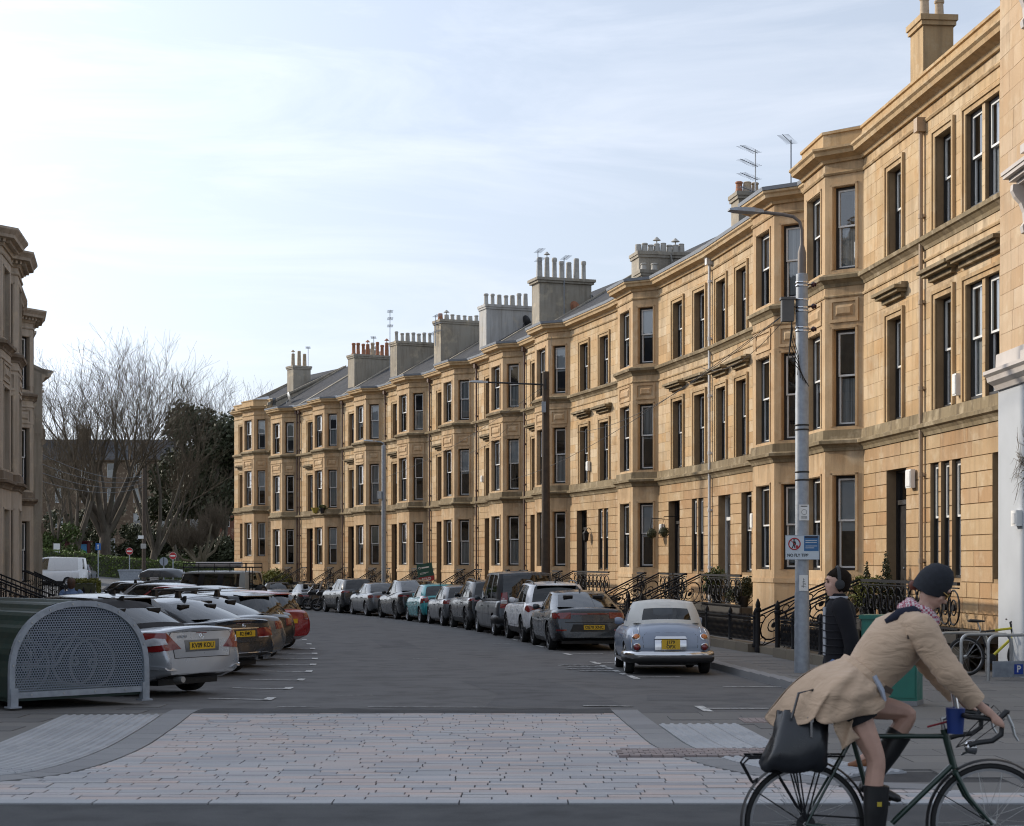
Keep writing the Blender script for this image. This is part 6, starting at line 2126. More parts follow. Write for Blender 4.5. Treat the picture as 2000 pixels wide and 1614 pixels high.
for sg in (1, -1):
 for z, mt in ((.705, 'lamp_amber'), (.515, 'lamp_red')):
  y = sg * .625
  h, n = fig.hit((-6, y, z), (1, 0, 0))
  m = MB(); m.lathe([(.072, -.03), (.075, .0), (.06, .012), (.058, .004)], n=18, caps=False)
  q = n.to_track_quat('Z', 'Y').to_matrix().to_4x4(); b = m.mesh('lamp_ring', M['chrome'], smooth=40); b.transform(Matrix.Translation(h) @ q)
  o = obj('tail_light', b, fig.root)
  m = MB(); m.lathe([(.06, .0), (.05, .025), (.025, .038), (.001, .042)], n=16, caps=False); b = m.mesh('lens', M[mt], smooth=40); b.transform(Matrix.Translation(h) @ q); obj('lens', b, o)
 h, n = fig.hit((-.45, sg * .50, 4), (0, 0, -1));
 m = MB(); pts = []
 for i in range(5):
  hh, nn = fig.hit((-.30 - .07 * i, sg * (.56 + .004 * i), 4), (0, 0, -1))
  if hh: pts.append(hh + nn * .008)
 m.tube(pts, [.012, .014, .014, .012, .006][:len(pts)], 6); m.build('chrome_strip', M['chrome'], fig.root, smooth=40)
 # long bright trim down each rear wing
 m = MB(); pts = []
 for i in range(9):
  t = i / 8; z = .84 - .45 * t
  hh, nn = fig.hit((-6, sg * (.655 + .06 * math.sin(t * 2.6)), z), (1, 0, 0))
  if hh: pts.append(hh + nn * .004)
 m.tube(pts, .006, 5); m.build('chrome_strip', M['chrome'], fig.root, smooth=40)
lid = [(-.50, .50), (.50, .50), (.515, .70), (.44, .78), (-.44, .78), (-.515, .70)]
fig.rear('boot_gap', lid, M['plastic'], off=.001, skirt=.003)
fig.rear('boot_lid', [(a * .985, .505 + (b - .505) * .985) for a, b in lid], PT['figaro'], off=.005, skirt=.006)
fig.rear('plate_surround', [(-.29, .46), (.29, .46), (.29, .67), (-.29, .67)], M['chrome'], off=.03, skirt=.06)
fig.rear('plate_lamp', [(-.30, .655), (.30, .655), (.27, .70), (-.27, .70)], M['chrome'], off=.06, skirt=.09)
h, n = fig.hit((-6, 0, .56), (1, 0, 0))
pl = fig.plate('J179', .565, two='OFX', w=.34, h=.18); pl.location.x = h.x - .055
def bumper(c, z, x_out, r, mat, name='bumper', wrap=.55, front=False):
 pts = []
 for i in range(25):
  t = -1 + 2 * i / 24
  y = c.W2 * 1.0 * math.sin(t * math.pi / 2) * 1.01
  if abs(t) > .75: xx = c.x0 - x_out + .16 + (abs(t) - .75) / .25 * wrap
  else: xx = c.x0 - x_out + .16 * (abs(t) / .75) ** 3
  pts.append((xx, y, z))
 m = MB(); m.tube(pts, r, 8, squash=1.5); return m.build(name, M[mat], c.root, smooth=50)
bumper(fig, .37, .07, .045, 'chrome', wrap=.5)
bumper(fig, .30, .02, .05, 'plastic', 'valance', wrap=.45)
fig.doors([.45, 1.62], .27, (1,), None)
fig.mirrors(1.55, .93)
m = MB(); m.bx(-.10, .10, .0, .01, .0, .05); st = m.build('window_sticker', M['white_paint'], fig.root, loc=(.21, 0, 1.22)); st.rotation_euler = (0, 0, R_(90))
m = MB(); m.lathe([(.03, 0), (.032, .12)], (-.62, -.35, .26), 8, 'x'); m.build('exhaust', M['steel_pale'], fig.root)
m = MB(); m.bx(.42, 1.95, .795, .82, .22, .27); m.build('sill_trim', M['chrome'], fig.root)
# 2 dark slate fastback
pos, rz = kerb_pos(43.6, 1.86)
c, a, b = sedan('dark slate fastback saloon behind the small blue car', pos, rz, 'slate', GR, fast=True, H=1.475, L=4.6, W=1.86, wb=2.735, r=.35, deck=1.02, trim_z=.30, tail_trim=.50, rim='rim_dark', privacy=False)
tilt(c)
c.rear('tail_light', [(-.86, .90), (.86, .90), (.86, .93), (-.86, .93)], M['lamp_red'], off=.012)
c.lamps([(.46, .80), (.92, .80), (1.0, .93), (.46, .95)], M['lamp_red'], 30, off=.012)
c.rear('boot_gap', [(-.62, .70), (.62, .70), (.64, .715), (-.64, .715)], M['plastic'], off=.002, skirt=.004)
c.rear('boot_gap', [(-.70, .96), (.70, .96), (.70, .972), (-.70, .972)], M['plastic'], off=.002, skirt=.004)
c.rear('plate_recess', [(-.5, .48), (.5, .48), (.42, .66), (-.42, .66)], M['plastic'], off=.003, skirt=.01)
c.lamps([(.55, .50), (.80, .50), (.80, .54), (.55, .535)], M['lamp_red'], 25, 'reflector', off=.008)
c.plate('OE70 XNC', .585, y=-.10)
c.doors([.50, 1.42, 2.42], .30); c.mirrors(1.98, 1.02); c.antenna(.62)
# 3 white SUV
pos, rz = kerb_pos(48.0, 1.87)
c, a, b = suv('white SUV with dark wheel arches between grey van and slate fastback', pos, rz, 'white', GR, H=1.66, L=4.5, W=1.87, wb=2.68, r=.365, rim='rim_dark', wheel='seven', privacy=True)
tilt(c)
c.lamps([(.30, .98), (.62, 1.00), (1.02, 1.10), (1.10, 1.06), (.92, .92), (.70, .84), (.62, .90)], M['lamp_red'], 38, off=.012)
c.doors([.42, 1.32, 2.28], .46); c.mirrors(1.92, 1.12); c.rails(); spoiler(c); c.antenna(-.15)
c.plate('SK23 WLA', .78) if False else None
# 4 grey people van
pos, rz = kerb_pos(52.8, 1.90)
ro, wb, fo = .86, 3.0, .86
c = Car('tall dark grey van with long side windows beside the white SUV', 'van', pos, rz, dict(name='parked_van', ro=ro, fo=fo, wb=wb, W=1.9, r=.325, paint=PT['van'], rim='rim', wheel='seven', trim_z=.30, privacy=True, er=.35, wr=.90, wf=.74, gap=.05,
 top=[(-ro, 1.06), (-ro + .08, 1.08), (.5, 1.08), (2.2, 1.04), (2.75, 1.03), (3.15, .98), (3.5, .86), (wb + fo, .62)], rs=[(.25, .06), (.4, 0), (.6, 0), (.7, .05), (1.2, .07)],
 cab=dict(rb=-ro + .08, rt=-ro + .24, ft=2.05, fb=3.0, roof=[(-ro + .1, 1.88), (-.2, 1.93), (1.2, 1.94), (2.1, 1.86)], cb=.34, ct=.20, wt=.84, wb=.95, pillars=[.30, .64], rc=.05)), GR)
tilt(c)
c.lamps([(.52, .84), (.72, .84), (.75, 1.30), (.58, 1.32)], M['lamp_red'], 35, off=.012); c.lamps([(.55, .98), (.71, .98), (.72, 1.14), (.57, 1.14)], M['lamp_clear'], 35, 'indicator_lens', off=.018)
bumper(c, .50, .04, .09, 'plastic', wrap=.5)
c.doors([.62, 1.72, 2.62], .30, (1,), .98); c.mirrors(2.42, 1.08)
m = MB(); m.bx(.3, 2.7, .945, .955, .62, .65); m.build('rub_strip', M['plastic'], c.root)
# 5 dark SUV, 6 hatch, 7 turquoise, 8 fastback SUV, 9 saloon, 10 SUV
pos, rz = kerb_pos(57.6, 1.85)
c, a, b = suv('dark grey SUV in front of the tall grey van', pos, rz, 'dark', GR, H=1.65, L=4.45, W=1.85, wb=2.7, r=.37, rim='rim_dark', wheel='seven', privacy=True); tilt(c)
c.lamps([(.5, .95), (.95, .98), (1.0, 1.05), (.5, 1.04)], M['lamp_red'], 38, off=.012); c.doors([.42, 1.32, 2.28], .46); c.mirrors(1.95, 1.12); c.rails()
pos, rz = kerb_pos(61.9, 1.74)
c, a, b = hatch('grey hatchback squeezed between dark SUV and turquoise car', pos, rz, 'greys', GR, H=1.44, L=3.7, W=1.70, wb=2.4, r=.30); tilt(c)
c.lamps([(.5, .78), (.95, .80), (1.0, .92), (.5, .92)], M['lamp_red'], 38, off=.012); c.doors([.3, 1.05, 2.05], .28); c.mirrors(1.85, .98)
pos, rz = kerb_pos(65.6, 1.62)
c, a, b = hatch('small bright turquoise hatchback', pos, rz, 'turq', GR, H=1.46, L=3.46, W=1.64, wb=2.34, r=.285, belt=.97, cabk=dict(pillars=[.52])); tilt(c)
c.lamps([(.40, .78), (.86, .72), (.93, .98), (.80, 1.02), (.50, .98)], M['lamp_red'], 40, off=.014); c.doors([.36, 1.0, 1.95], .27); c.mirrors(1.75, 1.0); c.antenna(.0)
c.rear('rear_glass_panel', [(-.5, .86), (.5, .86), (.52, .955), (-.52, .955)], M['plastic'], off=.006)
c.plate('SD14 HKV', .62) if False else None
pos, rz = kerb_pos(70.0, 1.92)
c, a, b = sedan('dark matt grey high fastback SUV with black wheels', pos, rz, 'dark', GR, fast=True, H=1.61, L=4.75, W=1.92, wb=2.89, r=.37, deck=1.10, rim='rim_dark', wheel='ten'); tilt(c)
c.lamps([(.5, .93), (.98, .93), (1.02, 1.0), (.5, 1.0)], M['lamp_red'], 35, off=.012); c.doors([.5, 1.5, 2.5], .3); c.mirrors(2.1, 1.05); c.rear('boot_gap', [(-.7, .7), (.7, .7), (.7, .715), (-.7, .715)], M['plastic'], off=.002)
pos, rz = kerb_pos(75.2, 1.78)
c, a, b = sedan('silver grey compact saloon ahead of the dark fastback SUV', pos, rz, 'greys', GR, H=1.44, L=4.45, W=1.78, wb=2.70, r=.32, wheel='seven'); tilt(c)
c.lamps([(.36, .80), (.95, .80), (1.0, .90), (.36, .90)], M['lamp_red'], 38, off=.012); c.doors([.5, 1.4, 2.35], .28); c.mirrors(2.0, .98)
pos, rz = kerb_pos(80.0, 1.85)
c, a, b = suv('dark silver SUV beside the motorbikes', pos, rz, 'dark', GR, H=1.60, L=4.5, W=1.85, wb=2.7, r=.355, wheel='seven', privacy=True); tilt(c)
c.lamps([(.5, .95), (.95, .95), (1.0, 1.05), (.5, 1.04)], M['lamp_red'], 38, off=.012); c.doors([.42, 1.32, 2.28], .46); c.mirrors(1.95, 1.12)
# 11, 12, 13 sports cars
def sports(label, Yd, col, soft=False, **k):
 pos, rz = kerb_pos(Yd, 1.83)
 ro, wb, fo = .98, 2.42, .98
 p = dict(ro=ro, fo=fo, wb=wb, W=1.83, r=.335, paint=PT[col], wheel='five', rim='rim', er=.9, wr=.72,
    top=[(-ro, .72), (-.8, .84), (-.4, .90), (.3, .90), (1.2, .84), (1.9, .80), (2.4, .80), (2.9, .70), (wb + fo, .5)],
    cab=dict(rb=-.62 if not soft else -.1, rt=.42 if not soft else .45, ft=1.15, fb=1.85, roof=[(.2, 1.24), (.7, 1.295), (1.0, 1.29), (1.3, 1.22)], wt=.62, wb=.88, cb=.8 if not soft else .55, ct=.25, pillars=[]))
 if soft: p['roofpaint'] = PT['softtop']
 p.update(k)
 c = Car(label, 'car', pos, rz, p, GR); tilt(c)
 c.lamps([(.40, .66), (.95, .66), (.98, .72), (.40, .73)], M['lamp_red'], 35, off=.012); c.doors([.75, 1.75], .26); c.mirrors(1.6, .88)
 return c
sports('black rear engined sports coupe with big silver wheels past the motorbikes', 87.4, 'dark')
sports('grey open sports car with black folded soft top near the far bend', 92.6, 'greys', True)
sports('silver sports coupe farthest along the terrace kerb', 97.6, 'silver')
# ---- left side: nose in, tails to the road
def ech(Yr, R=168.3, dh=0):
 a = math.asin((Yr - CY) / R)
 return (CX + R * math.cos(a), Yr), math.pi + a + R_(-36 + dh)
def place_tail(Yr, ro, R=168.3, dh=0):
 (x, y), h = ech(Yr, R, dh)
 x += math.cos(h) * ro; y += math.sin(h) * ro
 return (x, y, zg(y)), h
# silver soft-top coupe
ro, wb, fo = 1.07, 2.715, .86
pos, h = place_tail(25.6, ro, 168.12)
c = Car('silver soft top convertible beside the bike hangar', 'car', pos, h, dict(ro=ro, fo=fo, wb=wb, W=1.76, r=.325, paint=PT['silver'], roofpaint=PT['softtop'], wheel='five', rim='rim', er=.85, wr=.80, crown=.06,
 top=[(-ro, .86), (-ro + .04, .945), (-ro + .14, .975), (-.6, .965), (0, .945), (1.2, .93), (2.2, .93), (2.7, .88), (3.2, .76), (wb + fo, .6)],
 rs=[(.2, .22), (.30, .12), (.36, .03), (.52, 0), (.60, .015), (.66, .05), (.93, .09), (1.0, .02)],
 cab=dict(rb=-.30, rt=.62, ft=1.42, fb=2.2, roof=[(.3, 1.34), (.75, 1.40), (1.2, 1.40), (1.5, 1.34)], wt=.66, wb=.90, cb=.62, ct=.2, yf=.70, rc=.2, pillars=[], rbul=.4, thick=True)), GL)
tilt(c)
c.lamps([(.36, .71), (.78, .67), (1.02, .68), (1.12, .75), (1.06, .86), (.88, .94), (.58, .945)], M['lamp_red'], 42, off=.014)
c.lamps([(.56, .78), (.98, .74), (1.0, .81), (.76, .87), (.60, .86)], M['lamp_clear'], 42, 'reverse_lens', off=.02)
c.rear('boot_gap', [(-.56, .57), (.56, .57), (.64, .90), (.60, .955), (-.60, .955), (-.64, .90)], M['plastic'], off=.001, skirt=.003)
c.rear('boot_lid', [(-.55, .58), (.55, .58), (.63, .90), (.59, .947), (-.59, .947), (-.63, .90)], PT['silver'], off=.006, skirt=.006)
c.rear('plate_recess', [(-.34, .66), (.34, .66), (.36, .83), (-.36, .83)], PT['greys'], off=.009, skirt=.012)
c.rear('brake_light', [(-.11, .925), (.11, .925), (.11, .94), (-.11, .94)], M['lamp_red'], off=.014)
c.plate('KV09 KOU', .745); c.star(0, .88, .042)
text_to('lettering', 'CLK 200', .05, M['chrome'], c.root, Matrix(((0, 0, -1, c.x0 + .065), (-1, 0, 0, .40), (0, 1, 0, .885), (0, 0, 0, 1))), .004)
c.rear('bumper_line', [(-.8, .585), (.8, .585), (.8, .592), (-.8, .592)], M['plastic'], off=.002, skirt=.003)
c.lamps([(.45, .40), (1.02, .44), (1.04, .50), (.50, .44)], PT['silver'], 38, 'bumper_crease', off=.03, skirt=.04)
c.rear('lower_valance', [(-.66, .27), (.66, .27), (.55, .345), (-.55, .345)], M['plastic'], off=.006)
m = MB(); m.lathe([(.045, -.16), (.045, 0), (.035, 0), (.035, -.14)], (c.x0 + .16, .45, .265), 12, 'x'); m.build('exhaust', M['steel_pale'], c.root, smooth=40)
c.doors([.55, 1.95], .28, (1, -1)); c.mirrors(1.8, .99); c.antenna(.75)
# dark estate behind it
pos, h = place_tail(29.0, .95, 166.9)
c, a, b = hatch('dark grey estate with roof spoiler between silver convertible and dark coupe', pos, h, 'dark', GL, H=1.50, L=4.5, W=1.78, wb=2.68, r=.32, cabk=dict(rb=-.72, rt=-.25)); tilt(c)
c.lamps([(.5, .78), (.95, .80), (1.0, .92), (.5, .92)], M['lamp_red'], 38, off=.012); spoiler(c, .2); c.wiper(1.02, 1.06); c.antenna(.2); c.mirrors(1.95, 1.0)
# dark coupe
ro, wb, fo = 1.08, 2.76, .86
pos, h = place_tail(31.9, ro, 168.1)
c = Car('dark graphite coupe with private yellow plate and chrome boot strip', 'car', pos, h, dict(ro=ro, fo=fo, wb=wb, W=1.80, r=.33, paint=PT['anth'], wheel='five', rim='rim', er=.85, wr=.80,
 top=[(-ro, .90), (-ro + .04, .975), (-ro + .14, 1.0), (-.6, .985), (0, .955), (1.2, .93), (2.2, .93), (2.7, .88), (3.2, .78), (wb + fo, .6)],
 rs=[(.2, .20), (.30, .08), (.40, .0), (.58, .0), (.66, .06), (.95, .11), (1.0, .05)],
 cab=dict(rb=-.62, rt=.42, ft=1.5, fb=2.25, roof=[(.2, 1.33), (.7, 1.395), (1.2, 1.395), (1.6, 1.32)], wt=.66, wb=.90, cb=.70, ct=.2, pillars=[.40], rc=.18)), GL)
tilt(c)
c.lamps([(.32, .70), (.95, .72), (1.10, .80), (1.02, .88), (.32, .86)], M['lamp_red'], 40, off=.014); c.lamps([(.34, .685), (.98, .70), (.98, .715), (.34, .70)], M['lamp_clear'], 40, 'reverse_lens', off=.016)
c.rear('boot_gap', [(-.50, .60), (.50, .60), (.60, .93), (-.60, .93)], M['plastic'], off=.001, skirt=.003); c.rear('boot_lid', [(-.49, .61), (.49, .61), (.59, .925), (-.59, .925)], PT['anth'], off=.006, skirt=.006)
c.rear('boot_strip', [(-.40, .855), (.40, .855), (.40, .875), (-.40, .875)], M['chrome'], off=.018, skirt=.02)
c.rear('brake_light', [(-.2, .955), (.2, .955), (.2, .968), (-.2, .968)], M['lamp_red'], off=.012)
c.plate('R2 EMO', .765, y=-.02); c.star(0, .915, .04)
c.rear('lower_valance', [(-.80, .27), (.80, .27), (.70, .40), (-.70, .40)], M['plastic'], off=.004)
c.rear('chrome_diffuser_strip', [(-.74, .375), (-.5, .41), (.5, .41), (.74, .375), (.74, .39), (.5, .425), (-.5, .425), (-.74, .39)], M['chrome'], off=.014)
for sg in (1, -1):
 m = MB(); m.box((c.x0 + .10, sg * .58, .315), (.12, .22, .07)); m.build('exhaust', M['chrome'], c.root)
c.doors([.55, 1.95], .28, (1, -1)); c.mirrors(1.85, 1.0); c.antenna(.55)
GLrest = [
 (34.9, 'sedan', 'greys', 'grey saloon with black roof bars left of the road', dict(H=1.46, L=4.65, W=1.8, fast=True), 168.0),
 (37.9, 'hatch', 'dark', 'charcoal hatchback with black roof spoiler, its tail just past the grey saloon with roof bars', dict(H=1.48), 168.3),
 (40.6, 'hatch', 'black', 'black hatchback tucked in before the red hatchback', dict(H=1.47), 168.3),
 (43.4, 'hatch', 'red', 'red hatchback whose tail sticks out nearest the road', dict(H=1.47), 168.7),
 (46.6, 'hatch', 'navy', 'navy hatchback behind the red tail', dict(H=1.46), 168.2),
 (49.6, 'sedan', 'silver', 'silver saloon in the middle of the left rank', dict(), 168.0),
 (52.6, 'hatch', 'greys', 'grey hatchback with pale mirrors in the left rank', dict(H=1.5), 167.7),
 (55.6, 'sedan', 'navy', 'dark blue saloon next to the red bonnet', dict(), 167.4),
 (58.6, 'hatch', 'red', 'red hatchback with dark windows towards the trimmed hedge block', dict(H=1.46), 167.0),
 (61.8, 'suv', 'silver', 'silver estate car farthest left in the rank', dict(H=1.52, belt=1.0, L=4.6), 166.6),
 (71.5, 'suv', 'greys', 'grey car carrying a large roof box', dict(H=1.58, belt=1.02), 167.6),
 (75.0, 'hatch', 'silver', 'pale silver hatchback with roof rack beyond the grey four wheel drive', dict(H=1.5), 167.6),
 (78.5, 'sedan', 'dark', 'dark saloon near the far end of the left rank', dict(), 167.6),
 (82.0, 'hatch', 'silver', 'silver hatchback last in the left rank', dict(H=1.47), 167.6)]
for Yr, kind, col, lb, kw, R in GLrest:
 pos, h = place_tail(Yr, .85, R)
 f = dict(sedan=sedan, hatch=hatch, suv=suv)[kind]
 if kind == 'suv': kw = dict(kw, clad=.26)
 c, a, b = f(lb, pos, h, col, GL, **kw); tilt(c)
 z = c.top(c.x0 + .1)
 c.lamps([(.45, z - .22), (.95, z - .2), (1.0, z - .06), (.45, z - .06)], M['lamp_red'], 38, off=.012)
 c.doors([.5, 1.4, 2.3] if kind != 'hatch' else [.4, 1.2, 2.15], .28, (1, -1)); c.mirrors(c.p['cab']['fb'] - .32, c.top(c.p['cab']['fb'] - .3) + .04)
 if kind == 'hatch': spoiler(c)
 if Yr in (40.6, 43.4): c.plate('SA61 KTG' if Yr > 42 else 'SF58 ZLM', .70) if False else c.rear('number_plate', [(-.26, .66), (.26, .66), (.26, .77), (-.26, .77)], M['plate_yellow'], off=.014)
 if Yr in (34.9, 75.0):
  cb = c.p['cab']
  for x in (.62, 1.25):
   m = MB(); zt = smooth_interp(cb['roof'], x)
   m.tube([(x, -c.W2 * .78, zt + .10), (x, c.W2 * .78, zt + .10)], .022, 6)
   for sg in (1, -1): m.box((x, sg * c.W2 * .66, zt + .03), (.12, .1, .14), taper=.6)
   m.build('roof_bar', M['plastic'], c.root)
 if Yr == 71.5:
  bx_ = MB(); zt = c.p['cab']['roof'][1][1] + .1
  rings = []
  for x, w, hh in ((-.75, .25, .16), (-.55, .38, .32), (0, .42, .38), (.8, .42, .36), (1.15, .36, .24), (1.3, .22, .12)):
   rings.append([(x + .5, -w, zt), (x + .5, w, zt), (x + .5, w * .9, zt + hh * .7), (x + .5, w * .5, zt + hh), (x + .5, -w * .5, zt + hh), (x + .5, -w * .9, zt + hh * .7)])
  bx_.loft(rings); bx_.build('roof_box', PT['greys'], c.root, smooth=50, fix=True)
# four-wheel drive with roof rack
ro, wb, fo = 1.0, 2.79, .68
pos, h = place_tail(66.8, ro, 169.2, 4)
c = Car('boxy warm grey four wheel drive with roof rack and rear spare wheel', 'car', pos, h, dict(name='four_wheel_drive', ro=ro, fo=fo, wb=wb, W=1.79, r=.39, tw=.24, paint=PT['defender'], wheel='steel', rim='rim', er=.08, wr=.97, ef=.2, wf=.92, crown=.012, gap=.09, sharp=25,
 top=[(-ro, 1.23), (-ro + .02, 1.25), (1.9, 1.25), (2.0, 1.24), (2.1, 1.22), (wb + fo - .03, 1.18), (wb + fo, 1.1)], rs=[(.3, 0), (1.3, 0)], fs=[(.3, 0), (1.3, 0)],
 sect=[(0.0, .96), (.08, .985), (.2, .99), (.36, 1.0), (.52, 1.0), (.66, 1.0), (.8, .995), (.9, .99), (.96, .985), (1.0, .97)],
 bot=[(-ro, .52), (.4, .48), (2.2, .48), (wb + fo, .5)],
 cab=dict(rb=-ro + .03, rt=-ro + .06, ft=1.72, fb=1.98, roof=[(-ro, 1.92), (-ro + .2, 1.95), (1.5, 1.95), (1.8, 1.9)], wt=.88, wb=.965, cb=.30, ct=.25, ab=.05, at=.08, fc=.06, rc=.02, pillars=[.33, .66], pw=.05, yf=.7)), GL)
tilt(c)
m = MB()
for y in (-.7, 0, .7): m.tube([(-.9, y, 2.08), (1.7, y, 2.08)], .018, 5)
for i in range(7): m.tube([(-.9 + i * .433, -.75, 2.1), (-.9 + i * .433, .75, 2.1)], .016, 5)
for y in (-.75, .75):
 m.tube([(-.9, y, 2.24), (1.7, y, 2.24)], .018, 5)
 for i in range(5): m.tube([(-.9 + i * .65, y, 1.9), (-.9 + i * .65, y, 2.24)], .016, 5)
m.build('roof_rack', M['iron'], c.root)
m = MB(); m.tube([(-.6, .45, 2.2), (1.3, .45, 2.2)], .1, 10); m.build('awning_roll', M['grey_trim'], c.root, smooth=50)
tm, rm, wm = wheel_meshes(.39, .24, 'steel', 'rim')
o = obj('spare_wheel', tm, c.root, (-ro - .13, -.15, 1.02), R_(90)); obj('rim', rm, o)
m = MB()
for i in range(6): m.tube([(-ro - .05, .45, .6 + .25 * i), (-ro - .05, .72, .6 + .25 * i)], .014, 5)
for y in (.45, .72): m.tube([(-ro - .05, y, .55), (-ro - .05, y, 2.1)], .016, 5)
m.build('rear_ladder', M['iron'], c.root)
c.doors([.35, 1.0, 1.85], .55, (1,), 1.2); c.mirrors(1.95, 1.35)
c.lamps([(.62, .86), (.72, .86), (.72, .96), (.62, .96)], M['lamp_red'], 20, off=.012)
# white van and car up the side road on the far left
def vz(x, y): return terrain_z(x, y) + .07
x, y = at(112, 1100, 138)[0], 138
ro, wb, fo = .95, 3.3, .95
c = Car('white panel van on the rising side road behind the left railings', 'van', (x + 1.2, y, vz(x, y)), R_(172), dict(name='parked_van', ro=ro, fo=fo, wb=wb, W=2.0, r=.34, paint=PT['white'], wheel='steel', er=.2, wr=.94, wf=.8,
 top=[(-ro, 1.25), (2.4, 1.22), (3.2, 1.16), (3.8, 1.0), (wb + fo, .7)], rs=[(.3, 0), (1.3, .02)], trim_z=.36,
 cab=dict(rb=-ro + .03, rt=-ro + .1, ft=2.4, fb=3.35, roof=[(-ro, 2.22), (0, 2.3), (1.8, 2.3), (2.5, 2.22)], wt=.88, wb=.965, cb=2.6, ct=2.4, pillars=[], rc=.03, yf=.2)), None)
x, y = at(157, 1110, 146)[0], 146
c, a, b = suv('grey SUV in the distance behind the white panel van', (x, y, vz(x, y)), R_(95), 'greys', None, H=1.6)
c.lamps([(.5, .95), (.95, .95), (1.0, 1.05), (.5, 1.04)], M['lamp_red'], 38, off=.012)
# motorbikes
def motorbike(pos, rz, label, screen):
 root = thing('motorbike', label, 'motorbike', pos, rz, 'motorbikes parked side by side')
 for xx, r in ((0, .31), (1.45, .32)):
  m = MB(); m.ring((xx, 0, r), r - .05, .05, 'y', 24, 8); w = m.build('wheel', M['tyre'], root, smooth=60)
  m = MB(); m.ring((xx, 0, r), r - .11, .015, 'y', 20, 5); m.lathe([(.05, -.06), (.05, .06)], (xx, 0, r), 10, 'y')
  for k in range(7):
   a = k * .9; m.tube([(xx, 0, r), (xx + (r - .11) * math.cos(a), 0, r + (r - .11) * math.sin(a))], .012, 4)
  m.build('rim', M['rim'], w)
 m = MB()
 rings = [[(x, w * math.cos(q), z + h * math.sin(q)) for q in [2 * math.pi * i / 10 for i in range(10)]] for x, w, z, h in ((-.25, .05, .86, .04), (-.1, .13, .84, .07), (.3, .15, .80, .07), (.5, .10, .82, .07), (.62, .17, .90, .13), (.85, .18, .95, .14), (1.05, .12, .92, .10), (1.12, .05, .9, .05))]
 m.loft(rings); m.build('tank_and_seat', PT['navy'], root, smooth=60)
 m = MB(); m.box((.62, 0, .48), (.5, .34, .36)); m.lathe([(.12, -.2), (.12, .2)], (.5, 0, .42), 12, 'y'); m.tube([(.75, .12, .4), (.5, .2, .25), (-.2, .22, .35)], .05, 8); m.tube([(0, .1, .31), (.5, .12, .4)], .035, 6); m.tube([(0, -.1, .31), (.5, -.12, .4)], .035, 6)
 m.build('engine', M['rim_dark'], root, smooth=45)
 m = MB()
 for s in (-.09, .09): m.tube([(1.45, s, .32), (1.12, s, 1.0)], .028, 7)
 m.build('fork', M['rim'], root, smooth=45)
 m = MB()
 rings = [[(x, w * math.cos(q), z + h * math.sin(q)) for q in [2 * math.pi * i / 10 for i in range(10)]] for x, w, z, h in ((1.0, .18, .9, .1), (1.18, .24, .93, .17), (1.35, .17, .88, .14), (1.47, .06, .84, .05))]
 m.loft(rings); m.build('fairing', PT['black'], root, smooth=60)
 m = MB(); m.tube([(1.0, -.42, 1.02), (1.08, -.2, 1.06), (1.1, 0, 1.04), (1.08, .2, 1.06), (1.0, .42, 1.02)], .018, 6)
 for s in (-1, 1): m.box((1.05, s * .36, 1.18), (.03, .14, .09)); m.tube([(1.03, s * .3, 1.04), (1.05, s * .36, 1.16)], .01, 4)
 m.build('handlebar', M['plastic'], root)
 m = MB(); h = .45 if screen else .25
 m.loft([[(1.3, -.18, 1.0), (1.36, 0, 1.0), (1.3, .18, 1.0)], [(1.14, -.15, 1.0 + h), (1.19, 0, 1.03 + h), (1.14, .15, 1.0 + h)]], closed=False, caps=False); m.build('windscreen', M['lamp_clear'], root, smooth=60)
 m = MB(); m.box((-.35, 0, .93), (.3, .36, .28), taper=.85); m.build('top_box', M['plastic'], root) if screen else None
 root.rotation_euler = (R_(-9), 0, rz)
 return root
for Yd, lb, sc in ((83.6, 'dark touring motorbike with tall clear screen', True), (85.2, 'dark motorbike with low screen leaning beside the touring bike', False)):
 p = polY(176.3, Yd); a = math.asin((Yd - CY) / 176.3)
 p = Vector((p.x, p.y, zg(p.y)))
 motorbike(p, a + math.pi + R_(-28), lb, sc)
